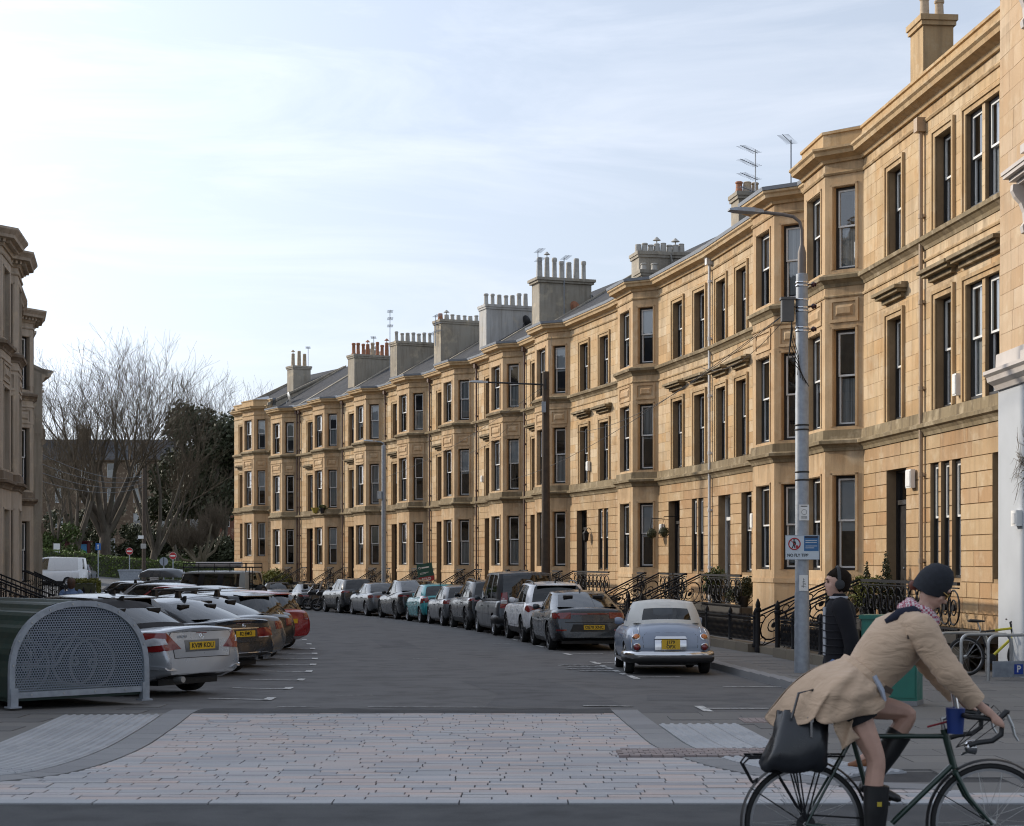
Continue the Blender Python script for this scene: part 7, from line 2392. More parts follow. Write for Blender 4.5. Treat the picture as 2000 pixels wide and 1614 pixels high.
# ---------------------------------------------------------------- trees, hedges, planting, far buildings
def bare_tree(name, label, px, py_base, Yd, height, spread, seed, limbs=6, trunk_r=.38, mat='bark', twig='twig', up=.75, fork=.2, cat='tree', lev=(5, 4, 4, 4), z=None):
 rr = random.Random(seed)
 X, _ = at(px, 0, Yd)
 g = terrain_z(X, Yd) if z is None else z
 root = thing(name, label, cat, (X, Yd, g), 0, 'bare winter trees in the park')
 tr, cr = MB(), MB()
 def branch(mb, p, d, L, r, lvl, n):
  pts = [p.copy()]; rad = [r]
  q = p.copy(); dd = d.copy()
  segs = 5 if lvl < 2 else 3
  for i in range(segs):
   dd = (dd + Vector((rr.uniform(-1, 1), rr.uniform(-1, 1), rr.uniform(-.4, .9))) * (.13 + .07 * lvl) + Vector((0, 0, .05 * up))).normalized()
   q = q + dd * L / segs
   pts.append(q.copy()); rad.append(max(.010, r * (1 - .66 * (i + 1) / segs)))
  (tr if lvl < 1 else cr).tube(pts, rad, (9, 7, 5, 4, 3)[min(lvl, 4)], caps=False)
  if lvl >= len(lev): return
  for k in range(lev[lvl]):
   t = rr.uniform(.25 if lvl else .55, 1.0)
   f = t * segs; i = min(segs - 1, int(f)); b = pts[i].lerp(pts[i + 1], f - i)
   ax = dd.orthogonal().normalized(); ax.rotate(Matrix.Rotation(rr.uniform(0, 6.28), 3, dd))
   an = rr.uniform(.35, .8)
   nd = (dd * math.cos(an) + ax * math.sin(an)); nd.z += .22 * up; nd.normalize()
   branch(cr, b, nd, L * rr.uniform(.48, .72), max(.011, lerp(rad[i], rad[i + 1], f - i) * .55), lvl + 1, n)
 tl = height * fork
 tp = [Vector((0, 0, -.4)), Vector((rr.uniform(-.1, .1), 0, tl * .5)), Vector((rr.uniform(-.3, .3), rr.uniform(-.2, .2), tl))]
 tr.tube(tp, [trunk_r * 1.25, trunk_r, trunk_r * .85], 10, caps=False)
 for k in range(limbs):
  a = 2 * math.pi * k / limbs + rr.uniform(-.4, .4)
  s = spread * rr.uniform(.35, 1.0)
  d = Vector((math.cos(a) * s, math.sin(a) * s * .8, 1.0)).normalized()
  branch(tr if k < 0 else cr, tp[2] - Vector((0, 0, rr.uniform(0, tl * .45))), d, height * (1 - fork) * rr.uniform(.46, .66), trunk_r * rr.uniform(.48, .72), 0 if k < 0 else 0, k)
 tr.build('trunk', M[mat], root, smooth=60)
 c = cr.build('crown', M[twig], root) if cr.v else None
 if c: c['kind'] = 'stuff'
 return root
bare_tree('bare_tree', 'tallest bare tree, forking low in front of the pale gap of sky', 205, 0, 186, 24.5, .85, 11, 7, .62)
bare_tree('bare_tree', 'bare tree leaning over the left railings, leftmost in the park', 148, 0, 182, 18.5, .95, 12, 6, .50, fork=.14)
bare_tree('bare_tree', 'bare multi stemmed tree right behind the wooden utility pole', 300, 0, 188, 22.5, .9, 13, 7, .42, fork=.10)
bare_tree('bare_tree', 'slender bare tree rising behind the dark evergreen mass', 440, 0, 215, 20.0, .35, 14, 5, .25, lev=(6, 5, 5))
bare_tree('bare_tree', 'small bare tree between the utility pole and the pale twiggy tree', 345, 0, 190, 13.0, .4, 15, 5, .2, lev=(5, 5, 5))
bare_tree('bare_tree', 'thin bare tree at the foot of the grey houses on the left', 108, 0, 176, 13.5, .6, 16, 5, .25, lev=(5, 4, 4))
# pale pollarded tree: stout twisted limbs and upright wands
def pollard():
 rr = random.Random(5)
 X, _ = at(388, 0, 178); g = terrain_z(X, 178)
 root = thing('pollarded_tree', 'pale twiggy pollarded tree with upright wands beside the terrace end', 'tree', (X, 178, g), 0, 'bare winter trees in the park')
 t, c = MB(), MB()
 t.tube([(0, 0, -.3), (.1, 0, 1.4), (-.1, 0, 2.6)], [.55, .42, .36], 9, caps=False)
 heads = []
 for k in range(9):
  a = k * .7; s = rr.uniform(1.4, 3.2)
  e = Vector((math.cos(a) * s, math.sin(a) * s * .7, rr.uniform(3.2, 6.2)))
  t.tube([(0, 0, rr.uniform(.8, 2.4)), e * .5 + Vector((rr.uniform(-.4, .4), 0, .6)), e], [.2, .15, .10], 6, caps=False); heads.append(e); heads.append(e * .66 + Vector((0, 0, .9)))
 for e in heads:
  for _ in range(46):
   d = Vector((rr.uniform(-.55, .55), rr.uniform(-.5, .5), 1)).normalized(); L = rr.uniform(1.2, 3.4)
   q = e + d * L * .5 + Vector((rr.uniform(-.3, .3), rr.uniform(-.3, .3), -.1))
   c.tube([e, q, e + d * L + Vector((0, 0, rr.uniform(-.2, .4)))], [.022, .016, .007], 3, caps=False)
   for _ in range(2):
    f = q + Vector((rr.uniform(-.5, .5), rr.uniform(-.5, .5), rr.uniform(.1, .7))); c.tube([q, f], [.013, .006], 3, caps=False)
 t.build('trunk', M['bark_pale'], root, smooth=60); o = c.build('crown', M['twig'], root); o['kind'] = 'stuff'
pollard()
def leaf_cloud(mb, blobs, n, size, rr, flat=.0):
 """leaf-sized faces spread through the volume of several uneven lumps"""
 tot = sum(b[1][0] * b[1][1] * b[1][2] for b in blobs)
 for c, r in blobs:
  k = int(n * r[0] * r[1] * r[2] / tot)
  for _ in range(k):
   d = Vector((rr.gauss(0, 1), rr.gauss(0, 1), rr.gauss(0, 1))).normalized()
   u = rr.random() ** .28 * (1 + rr.uniform(-.12, .12))
   p = Vector(c) + Vector((d.x * r[0], d.y * r[1], d.z * r[2])) * u
   a = Vector((rr.uniform(-1, 1), rr.uniform(-1, 1), rr.uniform(-1, 1))).normalized()
   b = a.orthogonal().normalized(); s = size * rr.uniform(.6, 1.4)
   e = a.cross(b)
   mb.add([p - b * s, p + e * s * .5, p + b * s, p - e * s * .5], [(0, 1, 2, 3)])
def evergreen(label, px, py, Yd, blobs, n, size, seed, mat='leaf_dark'):
 rr = random.Random(seed)
 X, _ = at(px, 0, Yd); g = terrain_z(X, Yd)
 root = thing('evergreen_tree', label, 'tree', (X, Yd, g), 0, 'ivy clad evergreens in the park')
 m = MB(); leaf_cloud(m, blobs, n, size, rr); o = m.build('crown', M[mat], root); o['kind'] = 'stuff'
 m = MB()
 for (c, r) in blobs[:5]: m.tube([(0, 0, -.3), (c[0] * .4, c[1] * .4, c[2] * .5), c], [.4, .3, .15], 6, caps=False)
 m.build('trunk', M['bark'], root, smooth=60)
rr_ = random.Random(3)
evergreen('broad dark ivy clad evergreen left of the terrace end house', 412, 0, 205, [((rr_.uniform(-4.2, 4.2), rr_.uniform(-2, 2), 8.5 + rr_.uniform(-3, 7.5)), (rr_.uniform(1.6, 2.8), 2, rr_.uniform(1.4, 2.6))) for _ in range(26)], 16000, .26, 31)
evergreen('dark evergreen mass behind the utility pole', 345, 0, 212, [((rr_.uniform(-3.5, 3.5), rr_.uniform(-2, 2), 6 + rr_.uniform(-2, 5.0)), (rr_.uniform(1.4, 2.4), 2, rr_.uniform(1.2, 2.2))) for _ in range(18)], 9000, .26, 32)
evergreen('taller dark bushy crown rising from the evergreen mass', 405, 0, 214, [((rr_.uniform(-.4, .4) * (18 - z) * .35, 0, z), ((18.2 - z) * .26 + .7, 1, 1.0)) for z in range(8, 18)], 3500, .24, 33)
evergreen('green laurel bush under the leftmost bare tree', 98, 0, 176, [((rr_.uniform(-2, 2), rr_.uniform(-1, 1), 1.5 + rr_.uniform(-.5, 2.5)), (1.3, 1, 1.1)) for _ in range(9)], 3500, .2, 34, 'leaf_mid')
for i, (px, Yd, w, h, lb) in enumerate(((250, 200, 4, 3.2, 'dark undergrowth bushes between the two big bare trees'), (320, 200, 4, 3.4, 'dark undergrowth bushes behind the pale twiggy tree'), (425, 195, 4, 2.6, 'dark undergrowth beside the terrace end house'), (165, 205, 5, 5.5, 'dark shrubs behind the maroon notice kiosk'))):
 rr = random.Random(40 + i); X, _ = at(px, 0, Yd)
 m = MB(); leaf_cloud(m, [((rr.uniform(-w, w), rr.uniform(-1, 1), rr.uniform(.3, h)), (rr.uniform(.8, 1.7), 1.2, rr.uniform(.7, 1.4))) for _ in range(14)], 4200, .2, rr)
 o = m.build('undergrowth', M['leaf_dark']); o.location = (X, Yd, terrain_z(X, Yd)); tag(o, lb, 'bushes', None, 'stuff')
def hedge(name, label, path, w, h, mat, n, size, seed, zf, cat='hedge'):
 rr = random.Random(seed); m = MB(); core = MB()
 for (a, b) in zip(path, path[1:]):
  a, b = Vector(a), Vector(b); L = (b - a).length
  d = (b - a).normalized(); nn = Vector((-d.y, d.x))
  za, zb = zf(a.x, a.y), zf(b.x, b.y)
  core.add([(*(a - nn * w * .42), za - .3), (*(a + nn * w * .42), za - .3), (*(b + nn * w * .42), zb - .3), (*(b - nn * w * .42), zb - .3), (*(a - nn * w * .40), za + h * .93), (*(a + nn * w * .40), za + h * .93), (*(b + nn * w * .40), zb + h * .93), (*(b - nn * w * .40), zb + h * .93)],
     [(4, 5, 6, 7), (0, 1, 5, 4), (1, 2, 6, 5), (2, 3, 7, 6), (3, 0, 4, 7)])
  for _ in range(int(n * L)):
   t = rr.random(); p = a.lerp(b, t); z = lerp(za, zb, t)
   s = rr.choice([-1, -1, 1, 0])
   bump = .05 * math.sin(p.x * 3.1 + p.y * 2.3) + rr.uniform(-.05, .06)
   if s: q = Vector((*(p + nn * s * (w / 2 + bump)), z + rr.uniform(0, h)))
   else: q = Vector((*(p + nn * rr.uniform(-w / 2, w / 2)), z + h + bump))
   u = Vector((rr.uniform(-1, 1), rr.uniform(-1, 1), rr.uniform(-1, 1))).normalized(); v = u.orthogonal().normalized(); e = u.cross(v); k = size * rr.uniform(.6, 1.4)
   m.add([q - v * k, q + e * k * .6, q + v * k, q - e * k * .6], [(0, 1, 2, 3)])
 root = thing(name, label, cat, (0, 0, 0))
 core.build('dense_core', M['leaf_dark'], root); o = m.build('leaves', M[mat], root); o['kind'] = 'stuff'
hedge('hedge', 'long clipped hedge dropping down the side road to the junction', [(-62, 150), (-52, 158), (-44, 164), (-38, 168), (-33, 170), (-27, 172)], 1.3, 2.4, 'leaf_hedge', 260, .11, 71, lambda x, y: terrain_z(x, y) - .3)
hedge('hedge', 'darker clipped hedge along the park behind the no entry signs', [(-27.5, 174), (-36.5, 173)][::-1] + [(-24, 174.5), (-15, 176)], 1.3, 1.9, 'leaf_dark', 260, .11, 72, lambda x, y: terrain_z(x, y) - .1)
pa, pb = pol(163.1, 54.6), pol(163.1, 56.2)
hedge('hedge', 'small trimmed golden hedge block beside the left stairs', [(pa.x - .1, pa.y), (pb.x, pb.y)], 1.0, 1.42, 'leaf_gold', 2600, .045, 73, lambda x, y: zp(y))
def shrub(label, p, blobs, n, size, mat, seed, twigs=12, name='garden_shrub', pot=False):
 rr = random.Random(seed)
 root = thing(name, label, 'plant', p)
 m = MB(); leaf_cloud(m, blobs, n, size, rr); o = m.build('foliage', M[mat], root); o['kind'] = 'stuff'
 m = MB()
 for _ in range(twigs):
  c, r = rr.choice(blobs); e = Vector(c) + Vector((rr.uniform(-1, 1) * r[0], rr.uniform(-1, 1) * r[1], rr.uniform(.3, 1.3) * r[2]))
  m.tube([(0, 0, -.05), e * .5 + Vector((rr.uniform(-.1, .1), 0, 0)), e], [.014, .01, .004], 4, caps=False)
 m.build('stems', M['twig'], root)
 if pot:
  m = MB(); m.lathe([(.12, -.02), (.17, .26), (.19, .27), (.19, .31), (.15, .31)], n=12); m.build('pot', M['plastic'], root, smooth=40)
p = polY(180.0, 106.5)
shrub('bushy pale green shrub in the front garden at the far end of the terrace', (p.x, p.y, zp(p.y)), [((rr_.uniform(-1.2, 1.2), rr_.uniform(-.6, .6), .5 + rr_.uniform(0, 1.0)), (.5, .5, .45)) for _ in range(12)], 5200, .07, 'leaf_gold', 81, 40)
def on_landing(v, z=.55, out=.55): q = pol(RF - out, v); return (q.x, q.y, z)
cone = lambda h, r: [((0, 0, .3 + h * (i + .5) / 8), (r * (1 - i / 8.5), r * (1 - i / 8.5), h / 9)) for i in range(8)]
shrub('dark clipped conical shrub left of the near dark door', on_landing(17.5), cone(.95, .2), 2600, .028, 'leaf_dark', 82, 2, 'potted_conifer', True)
shrub('taller dark clipped conical shrub in front of the near dark door', on_landing(16.1), cone(1.15, .24), 3000, .028, 'leaf_dark', 83, 2, 'potted_conifer', True)
shrub('golden leafed shrub between the two conical shrubs', on_landing(16.85, out=.7), [((rr_.uniform(-.2, .2), 0, .45 + rr_.uniform(0, .45)), (.2, .2, .18)) for _ in range(7)], 1100, .035, 'leaf_gold', 84, 14, 'potted_shrub', True)
shrub('straggly green shrub with bare twigs at the foot of the nearest bay', on_landing(18.75), [((rr_.uniform(-.35, .35), rr_.uniform(-.2, .2), .35 + rr_.uniform(0, .5)), (.22, .2, .2)) for _ in range(8)], 900, .035, 'leaf_mid', 85, 40, 'potted_shrub', True)
shrub('leafy shrub beside the white doorway', on_landing(30.6), [((rr_.uniform(-.3, .3), 0, .4 + rr_.uniform(0, .55)), (.22, .22, .2)) for _ in range(8)], 1500, .04, 'leaf_mid', 86, 14, 'potted_shrub', True)
shrub('low dark shrub near the second bay by its long window', on_landing(28.0), [((rr_.uniform(-.4, .4), 0, .3 + rr_.uniform(0, .4)), (.25, .22, .2)) for _ in range(8)], 1500, .04, 'leaf_dark', 87, 14, 'potted_shrub', True)
q = pol(RF - .82, 84.9); shrub('green plants in a pot on a first floor bay ledge', (q.x, q.y, 4.62), [((0, 0, .3), (.22, .15, .2)), ((.25, 0, .25), (.15, .12, .15))], 500, .05, 'leaf_mid', 88, 6, 'potted_plant', True)
q = pol(RF - .82, 86.0)
root = thing('flower_pot', 'yellow bowl shaped flower pot on a first floor bay ledge', 'flower pot', (q.x, q.y, 4.64))
m = MB(); m.lathe([(.14, 0), (.28, .28), (.30, .33), (.26, .33), (.2, .2)], n=14); m.build('pot', plain('yellow_glaze', (.42, .33, .06), .4), root, smooth=40)
# far buildings beyond the park
def far_building(label, x0, x1, Y, z0, zt, mat, cols, rows, ridge, chim, seed, depth=10):
 rr = random.Random(seed)
 root = thing('tenement_building', label, 'building', (x0, Y, z0), 0, 'buildings beyond the park')
 W = x1 - x0; H = zt - z0
 fr = Frame((W, 0), (0, 0))
 ops = []
 for i in range(cols):
  for j in range(rows):
   cx = W * (i + .5) / cols; z = H * (j + .28) / rows
   ops.append((cx - .6, cx + .6, z, z + H / rows * .58))
 b = MB(); wall_backing(b, fr, ops, -2, H, back=0.0); b.quad((0, 0, -2), (0, depth, -2), (0, depth, H), (0, 0, H)) ; b.quad((W, depth, -2), (W, 0, -2), (W, 0, H), (W, depth, H))
 b.build('wall', mat, root)
 for (a, c, z0_, z1_) in ops: window(root, fr, (a + c) / 2, z0_, c - a, z1_ - z0_, rr, 'white_paint')
 m = MB(); m.quad((-.3, -.3, H), (W + .3, -.3, H), (W + .3, depth / 2, H + ridge), (-.3, depth / 2, H + ridge)); m.quad((W + .3, depth / 2, H + ridge), (W + .3, depth, H), (-.3, depth, H), (-.3, depth / 2, H + ridge))
 m.add([(-.0, 0, H), (0, depth / 2, H + ridge), (0, depth, H)], [(0, 1, 2)]); m.add([(W, 0, H), (W, depth / 2, H + ridge), (W, depth, H)], [(0, 2, 1)])
 me = m.mesh('roof', M['slate']); me.uv_layers.new(); obj('roof', me, root)
 profile_path([(W, 0), (0, 0)], [(-.1, H - .3), (.2, H - .25), (.3, H), (-.1, H + .02)], mat, 'cornice', root)
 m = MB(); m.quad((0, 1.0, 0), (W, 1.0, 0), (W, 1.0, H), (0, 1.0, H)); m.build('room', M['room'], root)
 for cx in chim:
  m = MB(); m.bx(cx - .8, cx + .8, depth / 2 - .5, depth / 2 + .5, H + ridge - 1.5, H + ridge + 1.6); s = m.build('chimney_stack', mat, root)
  for k in range(4):
   m = MB(); m.lathe([(.16, 0), (.13, .6), (.15, .7)], (cx - .55 + .37 * k, depth / 2, H + ridge + 1.6), 8); m.build('chimney_pot', M['pot'], s)
brick = stone('red_brick', [(.20, .085, .06), (.24, .11, .08)], .3, 0)
far_building('dark stone tenement with slate roof seen through the bare trees', -82, -50.5, 262, 2, 17.0, M['far_stone'], 8, 4, 3.4, [2.5, 9.5, 16.5], 91)
far_building('lower grey stone block behind the middle bare trees', -50.2, -37.5, 268, 2, 15.5, M['far_stone'], 5, 4, 3.0, [2, 10], 92)
far_building('red brick house with white windows left of the terrace end', -40.5, -27.5, 236, 2.5, 11.6, brick, 4, 3, 2.6, [6], 93)
# small things by the park
X, Z = at(148, 1060, 184)
root = thing('notice_kiosk', 'maroon kiosk with a bright landscape poster', 'kiosk', (X, 184, terrain_z(X, 184)))
mar = plain('maroon_paint', (.10, .012, .022), .5)
m = MB(); m.bx(-1.4, 1.4, -.6, .6, 0, 2.7); m.build('body', mar, root); m = MB(); m.bx(-1.6, 1.6, -.8, .8, 2.7, 2.85); m.build('roof', mar, root)
m = MB(); m.bx(-.15, 1.3, -.64, -.61, 1.35, 2.5); ps = m.build('poster', plain('poster_sky', (.10, .30, .55), .5), root)
m = MB(); m.prism([(-.13, 1.37), (1.28, 1.37), (1.28, 1.75), (.9, 1.9), (.5, 1.72), (.1, 1.85), (-.13, 1.75)], -.66, -.645); m.build('poster_hills', plain('poster_green', (.09, .30, .05), .5), ps)
m = MB(); m.bx(.75, 1.1, -.64, -.61, .5, 1.1); m.build('leaflet_panel', M['white_paint'], root)
X, Z = at(111, 1060, 172)
root = thing('notice_board', 'pale notice board on a post at the hedge end', 'sign', (X, 172, terrain_z(X, 172)))
m = MB(); m.bx(-.35, .35, -.05, .05, .9, 2.6); m.build('board', M['white_paint'], root); m = MB(); m.bx(-.4, -.32, -.06, .06, 0, 2.7); m.bx(.32, .4, -.06, .06, 0, 2.7); m.build('frame', M['wood_pole'], root)
X, Z = at(236, 1058, 186)
root = thing('park_bench', 'dark slatted park bench on the grass beyond the hedge', 'bench', (X, 186, terrain_z(X, 186)))
m = MB()
for i in range(4): m.bx(-1, 1, -.3 + .15 * i, -.18 + .15 * i, .44, .48)
m.build('seat', M['wood_pole'], root)
m = MB()
for i in range(3): m.bx(-1, 1, .3, .34, .6 + .15 * i, .71 + .15 * i)
m.build('backrest', M['wood_pole'], root)
for s in (-.85, .85):
 m = MB(); m.bx(s - .04, s + .04, -.28, -.2, 0, .44); m.bx(s - .04, s + .04, .25, .33, 0, 1.0); m.build('leg', M['iron'], root)
X, Z = at(254, 1120, 158)
root = thing('waste_container', 'grey lidded waste container by the no entry sign', 'bin', (X, 158, terrain_z(X, 158) + .06))
m = MB(); m.prism([(-.75, .15), (.75, .15), (.95, 1.1), (-.95, 1.1)], -.5, .5); m.build('body', M['steel'], root); m = MB(); m.bx(-1, 1, -.55, .55, 1.1, 1.25); m.build('lid', M['steel'], root)
for sx in (-.6, .6):
 m = MB(); m.lathe([(.1, -.04), (.1, .04)], (sx, -.4, .1), 10, 'y'); m.build('castor', M['tyre'], root)
X, Z = at(301, 1125, 156)
root = thing('utility_cabinet', 'small grey street cabinet beside the wooden pole foot', 'cabinet', (X, 156, terrain_z(X, 156) + .06))
m = MB(); m.bx(-.35, .35, -.2, .2, 0, 1.15); m.build('body', M['grey_trim'], root); m = MB(); m.bx(-.38, .38, -.23, .23, 1.15, 1.2); m.build('lid', M['grey_trim'], root)
# grass strip in the park: short real blades past the hedge
mb = MB(); rr = random.Random(9)
for _ in range(9000):
 x = rr.uniform(-44, -26); y = rr.uniform(177, 200); z = terrain_z(x, y)
 h = rr.uniform(.08, .22); a = rr.uniform(0, 6.28); w = .05
 mb.add([(x - w * math.cos(a), y - w * math.sin(a), z), (x + w * math.cos(a), y + w * math.sin(a), z), (x + rr.uniform(-.06, .06), y + rr.uniform(-.06, .06), z + h)], [(0, 1, 2)])
tag(mb.build('grass', M['grass']), 'grass growing on the park slope', 'grass', None, 'stuff')
# ---------------------------------------------------------------- people and bicycles
def skin_tree(nodes, edges, sub=1):
 names = list(nodes); idx = {n: i for i, n in enumerate(names)}
 me = bpy.data.meshes.new('body'); me.from_pydata([nodes[n][0] for n in names], [(idx[a], idx[b]) for a, b in edges], [])
 o = bpy.data.objects.new('body', me); COL.objects.link(o)
 o.modifiers.new('s', 'SKIN')
 sd = o.data.skin_vertices[0].data
 for n in names:
  r = nodes[n][1]
  sd[idx[n]].radius = (r, r) if not hasattr(r, '__len__') else r
 sd[0].use_root = True
 if sub:
  m = o.modifiers.new('u', 'SUBSURF'); m.levels = sub
 bpy.context.view_layer.update()
 me2 = apply_mods(o)
 vs = [v.co.copy() for v in me2.vertices]; fs = [tuple(f.vertices) for f in me2.polygons]
 bpy.data.objects.remove(o); bpy.data.meshes.remove(me2)
 return vs, fs
def fuse(parts, voxel, name, mat, parent, smooth_it=4):
 mb = MB()
 for vs, fs in parts: mb.add(vs, fs)
 o = mb.build(name, mat, None)
 m = o.modifiers.new('r', 'REMESH'); m.mode = 'VOXEL'; m.voxel_size = voxel
 k = o.modifiers.new('s', 'SMOOTH'); k.iterations = smooth_it; k.factor = .5
 bpy.context.view_layer.update()
 me = apply_mods(o)
 me.materials.clear(); me.materials.append(mat)
 me.polygons.foreach_set('use_smooth', [True] * len(me.polygons))
 o.parent = parent
 return o
def head_parts(c, yaw=0.0, pitch=0.0, s=1.0):
 """skull, jaw, nose, ears, brow: face looks along local +x"""
 Mx = Matrix.Translation(c) @ Matrix.Rotation(yaw, 4, 'Z') @ Matrix.Rotation(pitch, 4, 'Y') @ Matrix.Scale(s, 4)
 mb = MB(); mb.T = Mx
 def ell(cc, r, n=16):
  mb.lathe([(max(.001, math.sin(math.pi * i / 10)) * 1.0, -math.cos(math.pi * i / 10)) for i in range(11)], n=n)
  vs = mb.v[-11 * n:]
  inv = Mx.inverted()
  for i in range(len(mb.v) - 11 * n, len(mb.v)):
   p = inv @ Vector(mb.v[i]); mb.v[i] = tuple(Mx @ Vector((cc[0] + p.x * r[0], cc[1] + p.y * r[1], cc[2] + p.z * r[2])))
 ell((-.012, 0, .03), (.098, .076, .092)); ell((.022, 0, -.045), (.068, .058, .075)); ell((.052, 0, -.095), (.030, .032, .026))
 ell((.086, 0, -.022), (.026, .014, .020)); ell((.080, 0, .0), (.018, .011, .035)); ell((.074, 0, .036), (.022, .05, .014)); ell((.078, 0, -.066), (.018, .026, .013))
 for g in (-1, 1): ell((-.012, g * .078, -.01), (.020, .010, .034)); ell((.06, g * .04, -.025), (.02, .02, .02))
 return (mb.v, mb.f), Mx
def face_marks(root, Mx, eye=True, beard=None):
 m = MB(); m.T = Mx
 for g in (-1, 1): m.lathe([(.001, -.006), (.009, -.004), (.012, .0), (.009, .004)], (.080, g * .030, .012), 8, 'x')
 m.build('eyes', M['hair'], root)
 m = MB(); m.T = Mx
 for g in (-1, 1): m.box((.091, g * .032, .034), (.012, .036, .008))
 m.build('eyebrows', M['hair'], root)
 m = MB(); m.T = Mx; m.box((.096, 0, -.066), (.006, .036, .006)); m.build('lips', plain('lips', (.30, .12, .10), .5), root)
def finger_chain(nodes, edges, base, pts, nm, r=.0085):
 prev = base
 for i, p in enumerate(pts):
  k = f'{nm}{i}'; nodes[k] = (p, r * (1 - .08 * i)); edges.append((prev, k)); prev = k
def cloth_tube(pts, radii, n=16, fold=.0, seed=0, squash=1.0, freq=5):
 rr = random.Random(seed)
 mb = MB()
 P = [Vector(p) for p in pts]
 # resample
 Q, Rr = [], []
 for i in range(len(P) - 1):
  for k in range(5):
   t = k / 5; Q.append(P[i].lerp(P[i + 1], t)); Rr.append(lerp(radii[i], radii[i + 1], t))
 Q.append(P[-1]); Rr.append(radii[-1])
 for _ in range(2):
  Q = [Q[0]] + [(Q[i - 1] + Q[i] * 2 + Q[i + 1]) / 4 for i in range(1, len(Q) - 1)] + [Q[-1]]
 rad = [r * (1 + fold * math.sin(i * freq * .37 + seed) * .6 + rr.uniform(-fold, fold) * .5) for i, r in enumerate(Rr)]
 mb.tube(Q, rad, n, squash=squash)
 for i in range(len(mb.v)):
  v = Vector(mb.v[i]); k = fold * .012 * math.sin(v.x * 47 + v.z * 61 + seed * 3 + v.y * 55)
  mb.v[i] = (v.x + k, v.y + k, v.z - k)
 return mb
def simple_person(label, pos, rz, h, top, legs, hair, hairlen=.0, bend=.0, walk=.18, group=None, arms='down', hi=False):
 """standing or strolling figure, faces local +x"""
 root = thing('person', label, 'person', pos, rz, group)
 s = h / 1.75
 b = bend
 hip = .92; ch = Vector((.30 * b, 0, 1.32 - .10 * b)); nk = Vector((.40 * b + .01, 0, 1.50 - .16 * b)); hd = Vector((.46 * b + .03, 0, 1.63 - .19 * b))
 nodes = {'pel': ((0, 0, .95), .10), 'spine': ((.10 * b, 0, 1.12), .11), 'chest': (tuple(ch), .125), 'neck': (tuple(nk), .05), 'skull': (tuple(hd), .06)}
 edges = [('pel', 'spine'), ('spine', 'chest'), ('chest', 'neck'), ('neck', 'skull')]
 hands = {}
 for g, n in ((1, 'l'), (-1, 'r')):
  w = walk * g
  k = Vector((w * .75 + .05, g * .09, .50)); a = Vector((w * 1.3 - .03, g * .09, .09 + (.05 if w < 0 else 0)))
  nodes['hip' + n] = ((0, g * .09, .90), .085); nodes['knee' + n] = (tuple(k), .055); nodes['ank' + n] = (tuple(a), .04); nodes['toe' + n] = ((a.x + .14, a.y, .045), .032)
  edges += [('pel', 'hip' + n), ('hip' + n, 'knee' + n), ('knee' + n, 'ank' + n), ('ank' + n, 'toe' + n)]
  sh = Vector((ch.x + .02, g * .185, ch.z + .10)); el = Vector((sh.x - w * .15 - .05, g * .235, sh.z - .28)); wr = Vector((el.x - w * .1 + .05 + .25 * b, g * .22, el.z - .24))
  if arms == 'phone' and g < 0: el = Vector((sh.x + .02, -.25, sh.z - .28)); wr = Vector((el.x + .20, -.14, el.z + .06))
  nodes['sh' + n] = (tuple(sh), .055); nodes['el' + n] = (tuple(el), .042); nodes['wr' + n] = (tuple(wr), .028)
  d = (wr - el).normalized(); pm = wr + d * .07
  nodes['palm' + n] = (tuple(pm), (.022, .036))
  edges += [('chest', 'sh' + n), ('sh' + n, 'el' + n), ('el' + n, 'wr' + n), ('wr' + n, 'palm' + n)]
  if hi:
   for q in range(4):
    o = Vector((.0 + .018 * (q - 1.5), 0, 0)); finger_chain(nodes, edges, 'palm' + n, [tuple(pm + o + d * .035), tuple(pm + o * 1.1 + d * (.065 + .006 * (1.5 - abs(q - 1.5))) + Vector((.006, -g * .008, 0))), tuple(pm + o * 1.1 + d * .088 + Vector((.012, -g * .02, 0)))], 'f%s%d' % (n, q))
   finger_chain(nodes, edges, 'wr' + n, [tuple(wr + d * .035 + Vector((.035, -g * .01, 0))), tuple(wr + d * .075 + Vector((.05, -g * .015, 0)))], 'th' + n, .010)
  hands[n] = (sh, el, wr, k, a)
 nodes = {k: (tuple(Vector(p) * s), tuple(x * s for x in r) if hasattr(r, '__len__') else r * s) for k, (p, r) in nodes.items()}
 hp, Mx = head_parts(hd * s, 0, .25 * b, s)
 fuse([skin_tree(nodes, edges, 1), hp], .012 if hi else .02, 'body', M['skin'], root)
 if hi: face_marks(root, Mx)
 # clothes
 tm = MB(); rings = []
 axis = [((0, 0, .90), .135, .175), ((.02 * b, 0, 1.0), .14, .18), ((.10 * b, 0, 1.12), .13, .175), ((.2 * b, 0, 1.24 - .05 * b), .14, .19), ((ch.x, 0, ch.z + .04), .14, .205), ((ch.x + .03 * b, 0, ch.z + .13), .115, .17), ((nk.x, 0, nk.z - .01), .07, .075), ((nk.x + .005, 0, nk.z + .04), .062, .064)]
 for (c, rx, ry) in axis:
  rings.append([(s * (c[0] + rx * math.cos(q) * (1 + .02 * math.sin(5 * q + c[2] * 30))), s * (c[1] + ry * math.sin(q)), s * (c[2] - .35 * b * rx * math.cos(q))) for q in [2 * math.pi * i / 20 for i in range(20)]])
 tm.loft(rings); tm.build('jacket', top, root, smooth=60)
